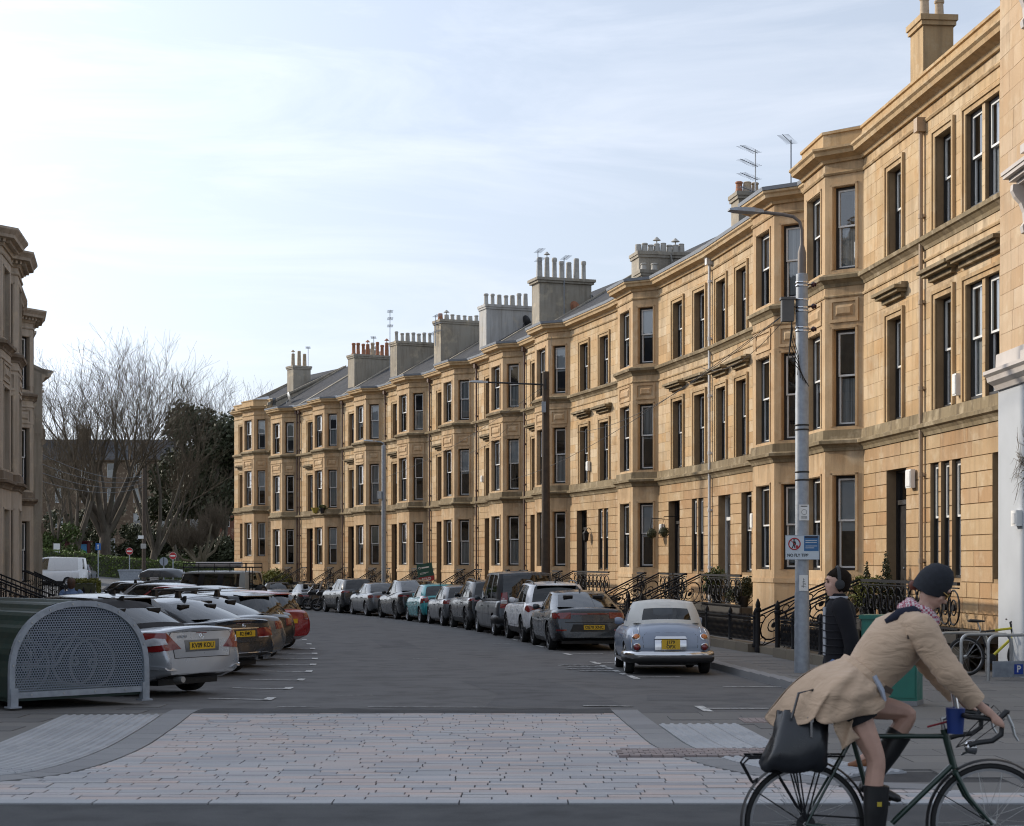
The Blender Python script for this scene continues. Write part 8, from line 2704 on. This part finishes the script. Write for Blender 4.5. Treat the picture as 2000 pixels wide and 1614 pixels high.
 for n in 'lr':
  sh, el, wr, k, a = hands[n]; g = 1 if n == 'l' else -1
  m = cloth_tube([(sh * s) - Vector((0, g * .05 * s, -.01)), sh * s, el * s, wr * s], [.085 * s, .082 * s, .066 * s, .046 * s], 12, .05, 3); m.build('sleeve', top, root, smooth=60)
  hp_ = Vector((0, g * .085, .93)) * s
  m = cloth_tube([hp_, Vector((k.x * .5, g * .09, .72)) * s, k * s, a * s + Vector((0, 0, .02))], [.115 * s, .098 * s, .075 * s, .062 * s], 12, .04, 5); m.build('trouser_leg', legs, root, smooth=60)
  m = MB(); m.loft([[(s * (a.x + x), s * (a.y + w * math.cos(q)), s * max(.004, zc + zh * math.sin(q))) for q in [2 * math.pi * i / 10 for i in range(10)]] for x, w, zc, zh in ((-.07, .03, .05, .045), (-.03, .042, .06, .058), (.06, .044, .045, .043), (.14, .045, .035, .033), (.2, .025, .025, .02))]); m.build('shoe', M.get('shoe_brown', M['plastic']), root, smooth=60)
 hm = MB(); hm.T = Mx; rr = random.Random(int(h * 100))
 rings = []
 for z, r in ((-.075 - hairlen, .5 if hairlen else .72), (-.04, .93), (.02, 1.06), (.07, 1.02), (.105, .75), (.128, .38), (.134, .03)):
  rings.append([(-.022 + .104 * r * math.cos(q) * (1 if math.cos(q) < 0 or z > .06 else .42) * (1 + .04 * math.sin(7 * q + z * 60)), .084 * r * math.sin(q) * (1 + .04 * math.sin(9 * q)), z + .008 * math.sin(8 * q)) for q in [2 * math.pi * i / 18 for i in range(18)]])
 hm.loft(rings); hm.build('hair', hair, root, smooth=60)
 return root, Mx, s
denim = plain('denim_blue', (.09, .14, .25), .85, vary=.3, scale=14); black_coat = plain('black_puffer', (.010, .010, .013), .8, vary=.3, spec=.2)
jeans = plain('blue_jeans', (.07, .13, .26), .85, vary=.3, scale=12); dark_tr = plain('dark_trousers', (.02, .02, .024), .85)
M['shoe_brown'] = plain('brown_shoe', (.20, .075, .025), .55)
# pedestrian with headphones, walking to the left behind the cyclist
ped, Mx, s = simple_person('person walking left in black padded jacket, dark hair and over ear headphones', (2.9, 15.4, zg(15.4) + .006), math.pi, 1.77, black_coat, jeans, M['hair'], walk=.20, hi=True)
m = MB(); m.T = Mx
m.tube([(-.01, .094 * math.sin(t), -.005 + .148 * math.cos(t)) for t in [-1.5 + 3.0 * i / 12 for i in range(13)]], .011, 6, squash=1.6)
for g in (-1, 1): m.lathe([(.02, -.022), (.040, -.02), (.044, 0), (.040, .018), (.02, .022)], (-.012, g * .098, -.012), 14, 'y')
m.build('headphones', M['plastic'], ped, smooth=50)
m = MB()
for i in range(6):
 z = (1.02 + .065 * i) * s; k = 20
 m.tube([((.142) * s * math.cos(2 * math.pi * j / k), .193 * s * math.sin(2 * math.pi * j / k) * (1 + .05 * i / 6), z) for j in range(k)], .006, 5, closed=True)
m.build('quilting', black_coat, ped, smooth=60)
m = MB(); m.loft([[(s * (x + .008), s * y, s * z) for y, z in ((-.05, 1.0), (.05, 1.0), (.05, 1.42), (-.05, 1.42))] for x in (.12, .132)]); m.build('shirt_front', plain('grey_shirt', (.30, .31, .33), .85), ped)
m = MB(); m.T = Matrix.Translation((Vector((.01, 0, 1.505)) * s)); m.ring((0, 0, 0), .072 * s, .012, 'z', 18, 6); m.build('collar', plain('pale_collar', (.42, .42, .45), .8), ped, smooth=60)
p = polY(164.2, 35.8)
simple_person('person with curly brown hair and blue denim jacket seen beyond the bike hangar', (p.x, p.y, zp(p.y)), R_(100), 1.66, denim, dark_tr, plain('brown_hair', (.06, .03, .018), .7, vary=.4, scale=30), .06)
simple_person('elderly person with white hair and pale jacket far down the street', (-18.7, 100, zg(100)), R_(80), 1.72, M['white_wall'], dark_tr, M['white_paint'], group=None)
simple_person('person in dark coat next to the white haired person far down the street', (-18.05, 100.6, zg(100)), R_(80), 1.76, black_coat, dark_tr, M['hair'])
p = polY(177.3, 85.5)
simple_person('person in navy top stooping by the motorbikes', (p.x, p.y, zp(p.y)), R_(200), 1.68, PT['navy'], dark_tr, M['hair'], bend=.9)
def wheel_bike(root, x, r, tyre_r, rimw, n=28, mat='rim', hub=.03):
 m = MB(); m.ring((x, 0, r), r - tyre_r, tyre_r, 'y', 48, 8); w = m.build('wheel', M['tyre'], root, smooth=60)
 m = MB()
 R1 = r - tyre_r * 1.9
 m.lathe([(R1 - .012, -rimw), (R1 + .006, -rimw), (R1 + .006, rimw), (R1 - .012, rimw), (R1 - .012, -rimw)], (x, 0, r), 48, 'y', caps=False); m.build('rim', M[mat], w, smooth=40)
 m = MB()
 for k in range(n):
  a = 2 * math.pi * k / n + (.2 if k % 2 else 0); b = a + (.9 if k % 4 < 2 else -.9)
  sd = .03 if k % 2 else -.03
  m.tube([(x + hub * math.cos(b), sd, r + hub * math.sin(b)), (x + R1 * math.cos(a), 0, r + R1 * math.sin(a))], .0013, 3, caps=False)
 m.build('spokes', M['steel_pale'], w)['kind'] = 'stuff'
 m = MB(); m.lathe([(.012, -.05), (.028, -.035), (.02, -.03), (.02, .03), (.028, .035), (.012, .05)], (x, 0, r), 12, 'y'); m.build('hub', M['steel_pale'], w, smooth=40)
 return w
green = paint('dark_green_frame', (.010, .032, .022), .3, .3, .1)
bike = thing('bicycle', 'dark green touring bicycle with drop bars, mudguards and rear rack', 'bicycle', (1.68, 10.0, -.004))
WB = 1.066
wheel_bike(bike, 0, .345, .017, .010); wheel_bike(bike, WB, .345, .017, .010)
BBx, BBz = .43, .275; HT = Vector((.80, 0, .885)); HB = Vector((.86, 0, .66)); ST = Vector((.265, 0, .875)); BB = Vector((BBx, 0, BBz))
m = MB()
m.tube([HT, HB], .021, 10); m.tube([(.255, 0, .845), (.81, 0, .845)], .015, 8); m.tube([BB, HB + Vector((-.01, 0, .02))], .017, 8); m.tube([BB, ST], .015, 8)
for g in (-1, 1):
 m.tube([BB + Vector((-.02, g * .03, 0)), (0, g * .06, .345)], .010, 6); m.tube([(.275, g * .02, .84), (0, g * .06, .345)], .008, 6)
m.lathe([(.024, -.036), (.024, .036)], tuple(BB), 12, 'y'); m.build('frame', green, bike, smooth=50)
m = MB()
for g in (-1, 1): m.tube([HB + Vector((0, g * .035, -.02)), (.93, g * .05, .5), (1.0, g * .052, .42), (WB, g * .052, .345)], [.014, .013, .011, .009], 8)
m.tube([HB + Vector((0, -.04, -.02)), HB + Vector((0, .04, -.02))], .018, 8); m.build('fork', green, bike, smooth=50)
def mudguard(x, a0, a1):
 m = MB(); rings = []
 for i in range(25):
  a = lerp(a0, a1, i / 24); R = .372
  rings.append([(x + (R - .012 * abs(k) ** 2) * math.cos(a), .026 * k, .345 + (R - .012 * abs(k) ** 2) * math.sin(a)) for k in (-1, -.5, 0, .5, 1)])
 m.loft(rings, closed=False, caps=False)
 for g in (-1, 1):
  for q in ((a0 * .35 + a1 * .65), (a0 * .1 + a1 * .9)): m.tube([(x, g * .05, .345), (x + .37 * math.cos(q), g * .026, .345 + .37 * math.sin(q))], .0025, 4)
 m.build('mudguard', M['plastic'], bike, smooth=60)
mudguard(0, R_(20), R_(215)); mudguard(WB, R_(120), R_(-10)) if False else mudguard(WB, R_(45), R_(205))
m = MB()
m.tube([HT + Vector((0, 0, .0)), HT + Vector((-.012, 0, .06)), HT + Vector((.09, 0, .085))], .014, 8)
for g in (-1, 1):
 m.tube([(.89, 0, .97), (.89, g * .10, .972), (.90, g * .17, .972)], .0125, 8)
m.build('stem', M['steel_pale'], bike, smooth=50)
m = MB()
for g in (-1, 1):
 m.tube([(.89, g * .08, .972), (.90, g * .17, .972), (.95, g * .205, .970), (1.03, g * .21, .962), (1.075, g * .212, .93), (1.07, g * .213, .875), (1.02, g * .213, .84), (.94, g * .213, .83), (.89, g * .212, .815)], .0155, 9)
m.build('handlebar', M['plastic'], bike, smooth=50)
m = MB()
for g in (-1, 1):
 m.tube([(1.05, g * .213, .955), (1.10, g * .213, 1.005), (1.115, g * .213, 1.0)], [.016, .017, .012], 8)
m.build('brake_hood', M['plastic'], bike, smooth=50)
for g in (-1, 1):
 m = MB(); m.tube([(1.105, g * .215, .985), (1.13, g * .217, .93), (1.145, g * .218, .87), (1.165, g * .218, .84)], [.009, .010, .008, .006], 6); m.build('brake_lever', M['steel_pale'], bike, smooth=50)
m = MB()
for k in range(3): m.tube([(1.08, -.2, .99), (1.06 + .03 * k, -.1, 1.03 - .04 * k), (.95, -.04 * k, .88 - .03 * k), (.87, 0, .78)], .003, 4, caps=False)
m.build('cable', M['plastic'], bike, smooth=50)
m = MB(); m.tube([ST, ST + Vector((-.03, 0, .10))], .0125, 8); m.build('seat_post', M['steel_pale'], bike, smooth=50)
m = MB(); m.loft([[(x, w * math.cos(q), z + h * math.sin(q)) for q in [2 * math.pi * i / 12 for i in range(12)]] for x, w, z, h in ((.10, .05, .985, .02), (.13, .08, .985, .03), (.22, .07, .98, .03), (.33, .028, .972, .022), (.39, .018, .965, .012))]); m.build('saddle', M['plastic'], bike, smooth=60)
m = MB(); m.lathe([(.06, -.052), (.098, -.05), (.098, -.047), (.06, -.045)], (BBx, 0, BBz), 28, 'y'); m.lathe([(.04, -.03), (.04, .03)], (0, -.055, .345), 16, 'y') if False else None
m.tube([(BBx, -.05, BBz), (BBx + .035, -.07, BBz - .165)], .010, 6); m.tube([(BBx, .05, BBz), (BBx - .035, .07, BBz + .165)], .010, 6); m.build('crank', M['steel_pale'], bike, smooth=50)
for g in (-1, 1):
 m = MB(); m.box((BBx - g * -.035 if g > 0 else BBx + .035, g * .125, BBz + g * .168), (.09, .09, .02)); m.build('pedal', M['plastic'], bike)
m = MB()
for i, (rr2, yy) in enumerate(((.055, -.045), (.048, -.04), (.042, -.035), (.036, -.03))): m.lathe([(rr2, yy - .0015), (rr2, yy + .0015)], (0, 0, .345), 20, 'y')
m.tube([(BBx, -.048, BBz + .098), (0.0, -.045, .40)], .005, 4); m.tube([(BBx, -.048, BBz - .098), (.05, -.045, .20), (.0, -.045, .26)], .005, 4); m.build('chain_drive', M['rim_dark'], bike)
m = MB()
for g in (-1, 1):
 m.tube([(-.34, g * .06, .735), (.22, g * .06, .735)], .006, 6)
 for e in (-.22, -.10, -.05, .10): m.tube([(0.0, g * .065, .37), (e, g * .06, .735)], .005, 6)
for e in (-.3, -.15, 0, .15): m.tube([(e, -.06, .735), (e, .06, .735)], .005, 5)
m.tube([(-.20, -.06, .73), (-.33, -.07, .725), (-.36, -.05, .69), (-.30, -.03, .58), (-.27, 0, .60), (-.30, .03, .58), (-.36, .05, .69), (-.33, .07, .725), (-.2, .06, .73)], .007, 6); m.build('rear_rack', M['iron'], bike, smooth=50)
m = MB(); m.lathe([(.012, -.035), (.035, -.02), (.042, .02), (.044, .026), (.040, .03), (.001, .034)], (.945, -.03, .785), 16, 'x'); m.tube([(.9, 0, .74), (.94, -.03, .76)], .007, 5); m.build('headlamp', M['chrome'], bike, smooth=50)
m = MB(); m.lathe([(.045, -.07), (.055, .07), (.055, .075)], (.855, -.045, .935), 14); m.build('drinks_cup', plain('blue_cup', (.008, .035, .19), .5), bike, smooth=40)
m = MB(); m.tube([(.86, -.05, 1.0), (.845, -.05, 1.1)], .018, 8); m.build('flask', M['chrome'], bike, smooth=50)
m = MB(); m.tube([(.70, -.02, .90), (.88, -.04, .95)], .006, 5); m.build('red_tool', plain('red_handle', (.25, .02, .03), .4), bike)
# bag slung over the rack
bagm = plain('black_leather', (.016, .018, .022), .32, vary=.3, spec=.6)
bag = thing('leather_bag', 'slouchy black leather bag hanging on the rear rack of the green bicycle', 'bag', (1.68, 10.0, 0))
m = MB(); rings = []
for z, x0, x1, w in ((.655, -.235, .05, .05), (.66, -.25, .08, .08), (.70, -.27, .10, .10), (.77, -.235, .115, .105), (.85, -.20, .12, .095), (.93, -.18, .11, .07), (.985, -.17, .09, .035), (.99, -.165, .085, .01)):
 ring = []
 for i in range(28):
  q = 2 * math.pi * i / 28; cx = (x0 + x1) / 2; rx = (x1 - x0) / 2
  k = 1 + .05 * math.sin(4 * q + z * 22) + .03 * math.sin(9 * q - z * 30)
  ring.append((cx + rx * k * math.copysign(abs(math.cos(q)) ** .7, math.cos(q)), -.10 + w * k * math.copysign(abs(math.sin(q)) ** .8, math.sin(q)), z + .012 * math.sin(5 * q)))
 rings.append(ring)
m.loft(rings); m.build('body', bagm, bag, smooth=60)
m = MB(); m.tube([(-.10, -.17, .96), (-.06, -.16, 1.10), (.02, -.15, 1.12), (.06, -.17, .96)], .008, 6); m.build('strap', bagm, bag, smooth=60)
m = MB(); m.box((.005, -.20, .90), (.012, .01, .09)); m.box((.0, -.2, .955), (.035, .012, .03)); m.build('buckle', M['chrome'], bag)
# ---- the cyclist
cy = thing('person', 'person riding the green bicycle in beige trench coat, dark beanie and black boots', 'person', (1.68, 10.0, 0))
hipc = Vector((.255, 0, 1.06))
N = {'pel': (tuple(hipc), .10), 'sp': ((.40, 0, 1.22), .11), 'ch': ((.555, 0, 1.385), .125), 'nk': ((.675, 0, 1.55), .050), 'hd': ((.725, 0, 1.64), .055)}
E_ = [('pel', 'sp'), ('sp', 'ch'), ('ch', 'nk'), ('nk', 'hd')]
J = {'r': dict(hip=(.25, -.10, 1.03), knee=(.392, -.125, .715), ank=(.375, -.13, .235), heel=(.34, -.13, .17), toe=(.52, -.13, .145), sh=(.635, -.175, 1.465), el=(.775, -.25, 1.215), wr=(.935, -.225, 1.045)),
  'l': dict(hip=(.25, .10, 1.03), knee=(.645, .115, .965), ank=(.405, .125, .575), heel=(.36, .125, .52), toe=(.54, .125, .455), sh=(.635, .175, 1.465), el=(.80, .25, 1.22), wr=(.945, .225, 1.045))}
for n, j in J.items():
 g = -1 if n == 'r' else 1
 N['hip' + n] = (j['hip'], .098); N['th' + n] = (tuple(Vector(j['hip']).lerp(Vector(j['knee']), .5)), .082); N['kn' + n] = (j['knee'], .060)
 cm = Vector(j['knee']).lerp(Vector(j['ank']), .3); N['cf' + n] = (tuple(cm + Vector((-.018, 0, 0))), .060); N['an' + n] = (j['ank'], .040); N['to' + n] = (j['toe'], .033)
 E_ += [('pel', 'hip' + n), ('hip' + n, 'th' + n), ('th' + n, 'kn' + n), ('kn' + n, 'cf' + n), ('cf' + n, 'an' + n), ('an' + n, 'to' + n)]
 N['sh' + n] = (j['sh'], .055); N['el' + n] = (j['el'], .042); N['wr' + n] = (j['wr'], (.024, .028))
 pm = Vector((1.0, g * .218, .995)); N['pm' + n] = (tuple(pm), (.020, .034))
 E_ += [('ch', 'sh' + n), ('sh' + n, 'el' + n), ('el' + n, 'wr' + n), ('wr' + n, 'pm' + n)]
 # fingers over the hood and round the bar
 for q in range(4):
  x = 1.005 + .021 * q; zz = .985 - .012 * q
  finger_chain(N, E_, 'pm' + n, [(x, g * .236, zz), (x + .012, g * .240, zz - .032), (x + .012, g * .226, zz - .055 + .004 * q)], 'f%s%d' % (n, q), .0095)
 finger_chain(N, E_, 'wr' + n, [(.985, g * .195, 1.0), (1.02, g * .190, .985), (1.045, g * .194, .968)], 't' + n, .0105)
hd = Vector((.742, 0, 1.69))
hp, Mh = head_parts(hd, R_(-8), R_(38), .98)
fuse([skin_tree(N, E_, 1), hp], .0075, 'body', M['skin'], cy, 3)
face_marks(cy, Mh)
m = MB(); m.T = Mh
rings = []
for z, r in ((-.055, .97), (-.02, 1.03), (.03, 1.06), (.075, 1.0), (.115, .82), (.145, .5), (.158, .04)):
 rings.append([(-.018 + (.099 * r if math.cos(q) < 0 else .096 * r) * math.cos(q), .093 * r * math.sin(q), z - .004 * (1 - math.cos(q)) + .038 * (z < .0) * max(0, math.cos(q))) for q in [2 * math.pi * i / 24 for i in range(24)]])
m.loft(rings); m.build('beanie', plain('charcoal_knit', (.018, .02, .026), .95, vary=.35, scale=50, bump=.6), cy, smooth=60)
m = MB(); m.T = Mh; m.lathe([(.001, 0), (.03, .02), (.03, .05), (.001, .06)], (-.10, 0, -.09), 8); m.build('hair', plain('auburn_hair', (.12, .03, .015), .6), cy, smooth=60)
m = MB(); m.T = Mh
for g in (-1, 1): m.ring((.09, g * .034, .01), .022, .003, 'x', 12, 4); m.tube([(.09, g * .055, .012), (-.01, g * .082, .015)], .003, 4)
m.build('glasses', plain('gold_frame', (.45, .30, .10), .3, .6), cy)
def cloth(name, c):
 t = NT(name)
 f = t.noise(t.ocoord(), 5, 5, .6)
 t.color(t.mix(t.rng(f, .35, .7, 0, .35), c, tuple(x * .8 for x in c)))
 t.set(rough=.88, spec=.2, sheen=.15)
 w = t.noise(t.ocoord(), 4.6, 3, .5, (1, 1, 2.2), 1.6)
 t.bump(w, .55, .04)
 return t.m
coat = cloth('beige_trench_cloth', (.52, .375, .26))
def ringpt(c, up, rx, ry, n=32, seed=0, f=.02):
 up = Vector(up).normalized(); fw = Vector((up.z, 0, -up.x))
 out = []
 for i in range(n):
  q = 2 * math.pi * i / n
  k = 1 + f * math.sin(3 * q + seed) + f * .7 * math.sin(7 * q + seed * 2.3)
  out.append(tuple(Vector(c) + fw * rx * k * math.cos(q) + Vector((0, 1, 0)) * ry * k * math.sin(q)))
 return out
m = MB()
ax = Vector((.66, 0, .75))
rings = []
spec = [((.335, 0, 1.165), .155, .185), ((.375, 0, 1.21), .145, .182), ((.42, 0, 1.265), .155, .20), ((.48, 0, 1.335), .165, .212), ((.545, 0, 1.405), .165, .22), ((.60, 0, 1.455), .145, .215), ((.64, 0, 1.495), .11, .175), ((.665, 0, 1.52), .085, .115), ((.685, 0, 1.54), .078, .085)]
for i, (c, rx, ry) in enumerate(spec): rings.append(ringpt(c, ax if i < 6 else (.55, 0, .83), rx, ry, 36, i * 1.3, .022))
m.loft(rings); m.build('coat', coat, cy, smooth=70)
# belt
m = MB(); rb = []
for k, e in ((-.022, .012), (-.02, .02), (.02, .02), (.022, .012)): rb.append(ringpt(Vector((.352, 0, 1.185)) + ax * k, ax, .152 + e, .186 + e, 36, .6, .018))
m.loft(rb); m.build('belt', coat, cy, smooth=50)
m = MB(); m.box((.44, -.185, 1.12), (.05, .02, .035), ry=.5); m.box((.55, -.22, 1.42), (.022, .016, .022)); m.build('button', plain('horn_button', (.05, .03, .02), .4), cy)
# skirt of the coat blowing back: waist ring -> hem curve, with folds
hem = [(-.235, -.00, .945), (-.15, -.10, .895), (-.02, -.20, .925), (.02, -.235, .975), (.06, -.25, .925), (.16, -.265, .945), (.27, -.26, .985), (.36, -.235, .985), (.415, -.18, 1.02), (.435, -.10, 1.09)]
def hemp(t):
 f = t * (len(hem) - 1); i = min(len(hem) - 2, int(f)); return Vector(hem[i]).lerp(Vector(hem[i + 1]), f - i)
for g in (-1, 1):
 m = MB(); vs = []; nu, nv = 44, 16
 for a in range(nu + 1):
  t = a / nu
  q = math.pi + (math.pi * .90) * t * 1.0           # from the back round the near side to the front
  fw = Vector((ax.z, 0, -ax.x)).normalized()
  w = Vector((.345, 0, 1.18)) + fw * .16 * math.cos(q) + Vector((0, 1, 0)) * .192 * math.sin(q)
  h = hemp(t)
  for b in range(nv + 1):
   u = b / nv
   p = w.lerp(h, u)
   belly = math.sin(math.pi * u) * (.055 * (1 - t) + .05)
   p += Vector((-.2 * (1 - t), -1.0 * math.sin(math.pi * min(1, t * 1.1 + .05)), .75)) * belly * .8
   fold = (.020 * math.sin(t * 21 + u * 3.0) + .012 * math.sin(t * 43 - u * 5) + .01 * math.sin(u * 17 + t * 9)) * u ** .8
   p += Vector((.35, -.8, .25)) * fold
   vs.append((p.x, p.y * (1 if g < 0 else -1), p.z))
 fs = []
 for a in range(nu):
  for b in range(nv):
   i = a * (nv + 1) + b; f = (i, i + 1, i + nv + 2, i + nv + 1); fs.append(f if g > 0 else f[::-1])
 m.add(vs, fs); o = m.build('coat_skirt', coat, cy, smooth=80)
 so = o.modifiers.new('t', 'SOLIDIFY'); so.thickness = .006; sb = o.modifiers.new('u', 'SUBSURF'); sb.levels = 1; sb.render_levels = 1
# near front flap hanging by the thigh
m = MB(); vs = []
for a in range(9):
 for b in range(13):
  t, u = a / 8, b / 12
  vs.append((.10 + .10 * t + .07 * u + .012 * math.sin(u * 9 + t * 5), -.225 + .03 * t + .02 * math.sin(u * 8 + t * 7), 1.06 - .28 * u * (1 - .35 * t) - .03 * t))
m.add(vs, [(a * 13 + b, a * 13 + b + 1, (a + 1) * 13 + b + 1, (a + 1) * 13 + b) for a in range(8) for b in range(12)])
o = m.build('coat_flap', coat, cy, smooth=80); so = o.modifiers.new('t', 'SOLIDIFY'); so.thickness = .006
for n, g in (('r', -1), ('l', 1)):
 j = J[n]
 shv = Vector(j['sh']); elv = Vector(j['el']); wrv = Vector(j['wr'])
 m = cloth_tube([shv + Vector((-.05, -g * .07, .0)), shv + Vector((-.005, g * .01, -.01)), shv.lerp(elv, .5) + Vector((-.012, 0, 0)), elv, elv.lerp(wrv, .5), wrv + Vector((-.01, 0, .01))], [.105, .098, .085, .078, .068, .060], 18, .07, 2 if g < 0 else 5, freq=9)
 m.build('sleeve', coat, cy, smooth=70)
 hv, kv, av = Vector(j['hip']), Vector(j['knee']), Vector(j['ank'])
 m = cloth_tube([hv + Vector((-.03, 0, .06)), hv, hv.lerp(kv, .32)], [.125, .122, .108], 18, .03, 4); m.build('shorts', plain('black_shorts', (.008, .008, .01), .9), cy, smooth=60)
 d = (kv - av).normalized(); top = av + d * ((kv - av).length * .70)
 boot = M.setdefault('boot', plain('black_rubber_boot', (.012, .012, .013), .38, vary=.3))
 m = MB(); up = [(top + d * .004, .066), (top, .074), (top - d * .01, .073), (av.lerp(top, .6), .070), (av.lerp(top, .25), .058), (av + d * .02, .052), (av - d * .03, .055)]
 m.tube([p for p, r in up], [r for p, r in up], 16)
 tv, hl = Vector(j['toe']), Vector(j['heel'])
 fwd = (tv - hl).normalized(); dn = Vector((fwd.z, 0, -fwd.x))
 rings = []
 for t, w, hh in ((-.12, .028, .03), (-.04, .040, .055), (.25, .043, .06), (.55, .043, .044), (.9, .046, .036), (1.12, .036, .028), (1.2, .012, .012)):
  c = hl + (tv - hl) * t - dn * .012
  rings.append([c + Vector((0, w * math.cos(q), 0)) - dn * hh * (math.sin(q) if math.sin(q) > 0 else .55 * math.sin(q)) for q in [2 * math.pi * i / 14 for i in range(14)]])
 m.loft(rings); bt = m.build('boot', boot, cy, smooth=60)
 if g < 0:
  mm = MB(); c = av.lerp(top, .72); mm.box((c.x + .005, c.y - .073, c.z), (.026, .004, .026)); mm.build('yellow_badge', plain('boot_badge', (.45, .34, .03), .5), bt)
# scarf and strap at the neck
sc = NT('chequered_scarf')
f1 = sc.n('ShaderNodeTexChecker'); f1.inputs['Scale'].default_value = 75; f1.inputs['Color1'].default_value = (.55, .50, .50, 1); f1.inputs['Color2'].default_value = (.32, .05, .09, 1); sc.l(sc.ocoord(), f1.inputs['Vector']); sc.color(f1.outputs[0]); sc.set(rough=.95)
m = MB()
for k, (dx, dz, r, w) in enumerate(((.66, 1.535, .088, .032), (.675, 1.555, .082, .028), (.65, 1.515, .10, .026))):
 m.tube([(dx + r * math.cos(t) * .9, (r + .01) * math.sin(t), dz - r * math.cos(t) * .62 + .008 * math.sin(4 * t + k)) for t in [2 * math.pi * i / 22 for i in range(22)]], w, 8, closed=True)
m.tube([(.66, -.11, 1.50), (.60, -.15, 1.47), (.56, -.13, 1.52)], [.03, .035, .02], 8)
m.build('scarf', sc.m, cy, smooth=60)
m = MB(); m.tube([(.44, -.12, 1.50), (.52, -.13, 1.545), (.60, -.125, 1.56), (.66, -.10, 1.535)], [.010, .022, .022, .014], 8, squash=1.6); m.build('navy_hood_edge', plain('navy_cloth', (.012, .014, .03), .9), cy, smooth=60)
m = MB(); m.tube([(.36, -.19, 1.20), (.40, -.2, 1.12), (.42, -.195, 1.06)], [.03, .035, .02], 8, squash=.5); m.build('shirt_tail', plain('pale_blue_shirt', (.40, .44, .52), .9), cy, smooth=60)
# ---- the mountain bike chained to the stands
mt = thing('bicycle', 'black and yellow mountain bike leaning at the hoop stands', 'bicycle', (7.62, 29.2, zp(29.2)), R_(6))
mt.rotation_euler = (R_(-5), 0, R_(4))
wheel_bike(mt, 0, .33, .026, .012, 20); wheel_bike(mt, 1.04, .33, .026, .012, 20)
yel = plain('yellow_frame', (.50, .44, .02), .35); blk = PT['black']
m = MB(); bb, st, ht, hb = Vector((.42, 0, .29)), Vector((.27, 0, .74)), Vector((.80, 0, .80)), Vector((.83, 0, .66))
m.tube([bb, st], .017, 8); m.tube([st, ht], .017, 8); m.tube([ht, hb], .022, 8)
for g in (-1, 1): m.tube([bb, (0, g * .06, .33)], .010, 6); m.tube([st + Vector((0, 0, -.06)), (0, g * .06, .33)], .009, 6)
fr_ = m.build('frame', blk, mt, smooth=50)
m = MB(); m.tube([bb + Vector((.05, 0, .05)), hb], .024, 8); m.tube([st.lerp(ht, .45), ht], .021, 8); m.build('yellow_tube', yel, fr_, smooth=50)
m = MB()
for g in (-1, 1): m.tube([hb + Vector((0, g * .06, 0)), (1.04, g * .06, .33)], .018, 7)
m.tube([hb + Vector((0, -.07, 0)), hb + Vector((0, .07, 0))], .02, 7); m.build('fork', blk, mt, smooth=50)
m = MB(); m.tube([ht, ht + Vector((-.02, 0, .1)), ht + Vector((.06, 0, .14))], .016, 7); m.tube([ht + Vector((.02, -.3, .17)), ht + Vector((.06, 0, .14)), ht + Vector((.02, .3, .17))], .013, 7)
for g in (-1, 1): m.tube([ht + Vector((.05, g * .2, .15)), ht + Vector((.2, g * .1, .1)), ht + Vector((.16, 0, -.1))], .004, 4)
m.build('handlebar', M['plastic'], mt, smooth=50)
m = MB(); m.tube([st, st + Vector((-.05, 0, .17))], .013, 7); m.build('seat_post', M['steel_pale'], mt)
m = MB(); m.loft([[(x, w * math.cos(q), z + h * math.sin(q)) for q in [2 * math.pi * i / 10 for i in range(10)]] for x, w, z, h in ((.06, .05, .93, .02), (.10, .08, .93, .028), (.2, .06, .925, .028), (.34, .02, .92, .014))]); m.build('saddle', M['plastic'], mt, smooth=60)
m = MB(); m.lathe([(.05, -.052), (.085, -.05), (.085, -.046), (.05, -.045)], tuple(bb), 22, 'y'); m.tube([bb + Vector((0, -.05, 0)), bb + Vector((.1, -.07, -.13))], .010, 6); m.tube([bb + Vector((0, .05, 0)), bb + Vector((-.1, .07, .13))], .010, 6); m.box(tuple(bb + Vector((.1, -.12, -.13))), (.08, .08, .02)); m.box(tuple(bb + Vector((-.1, .12, .13))), (.08, .08, .02)); m.build('crank', M['rim_dark'], mt)
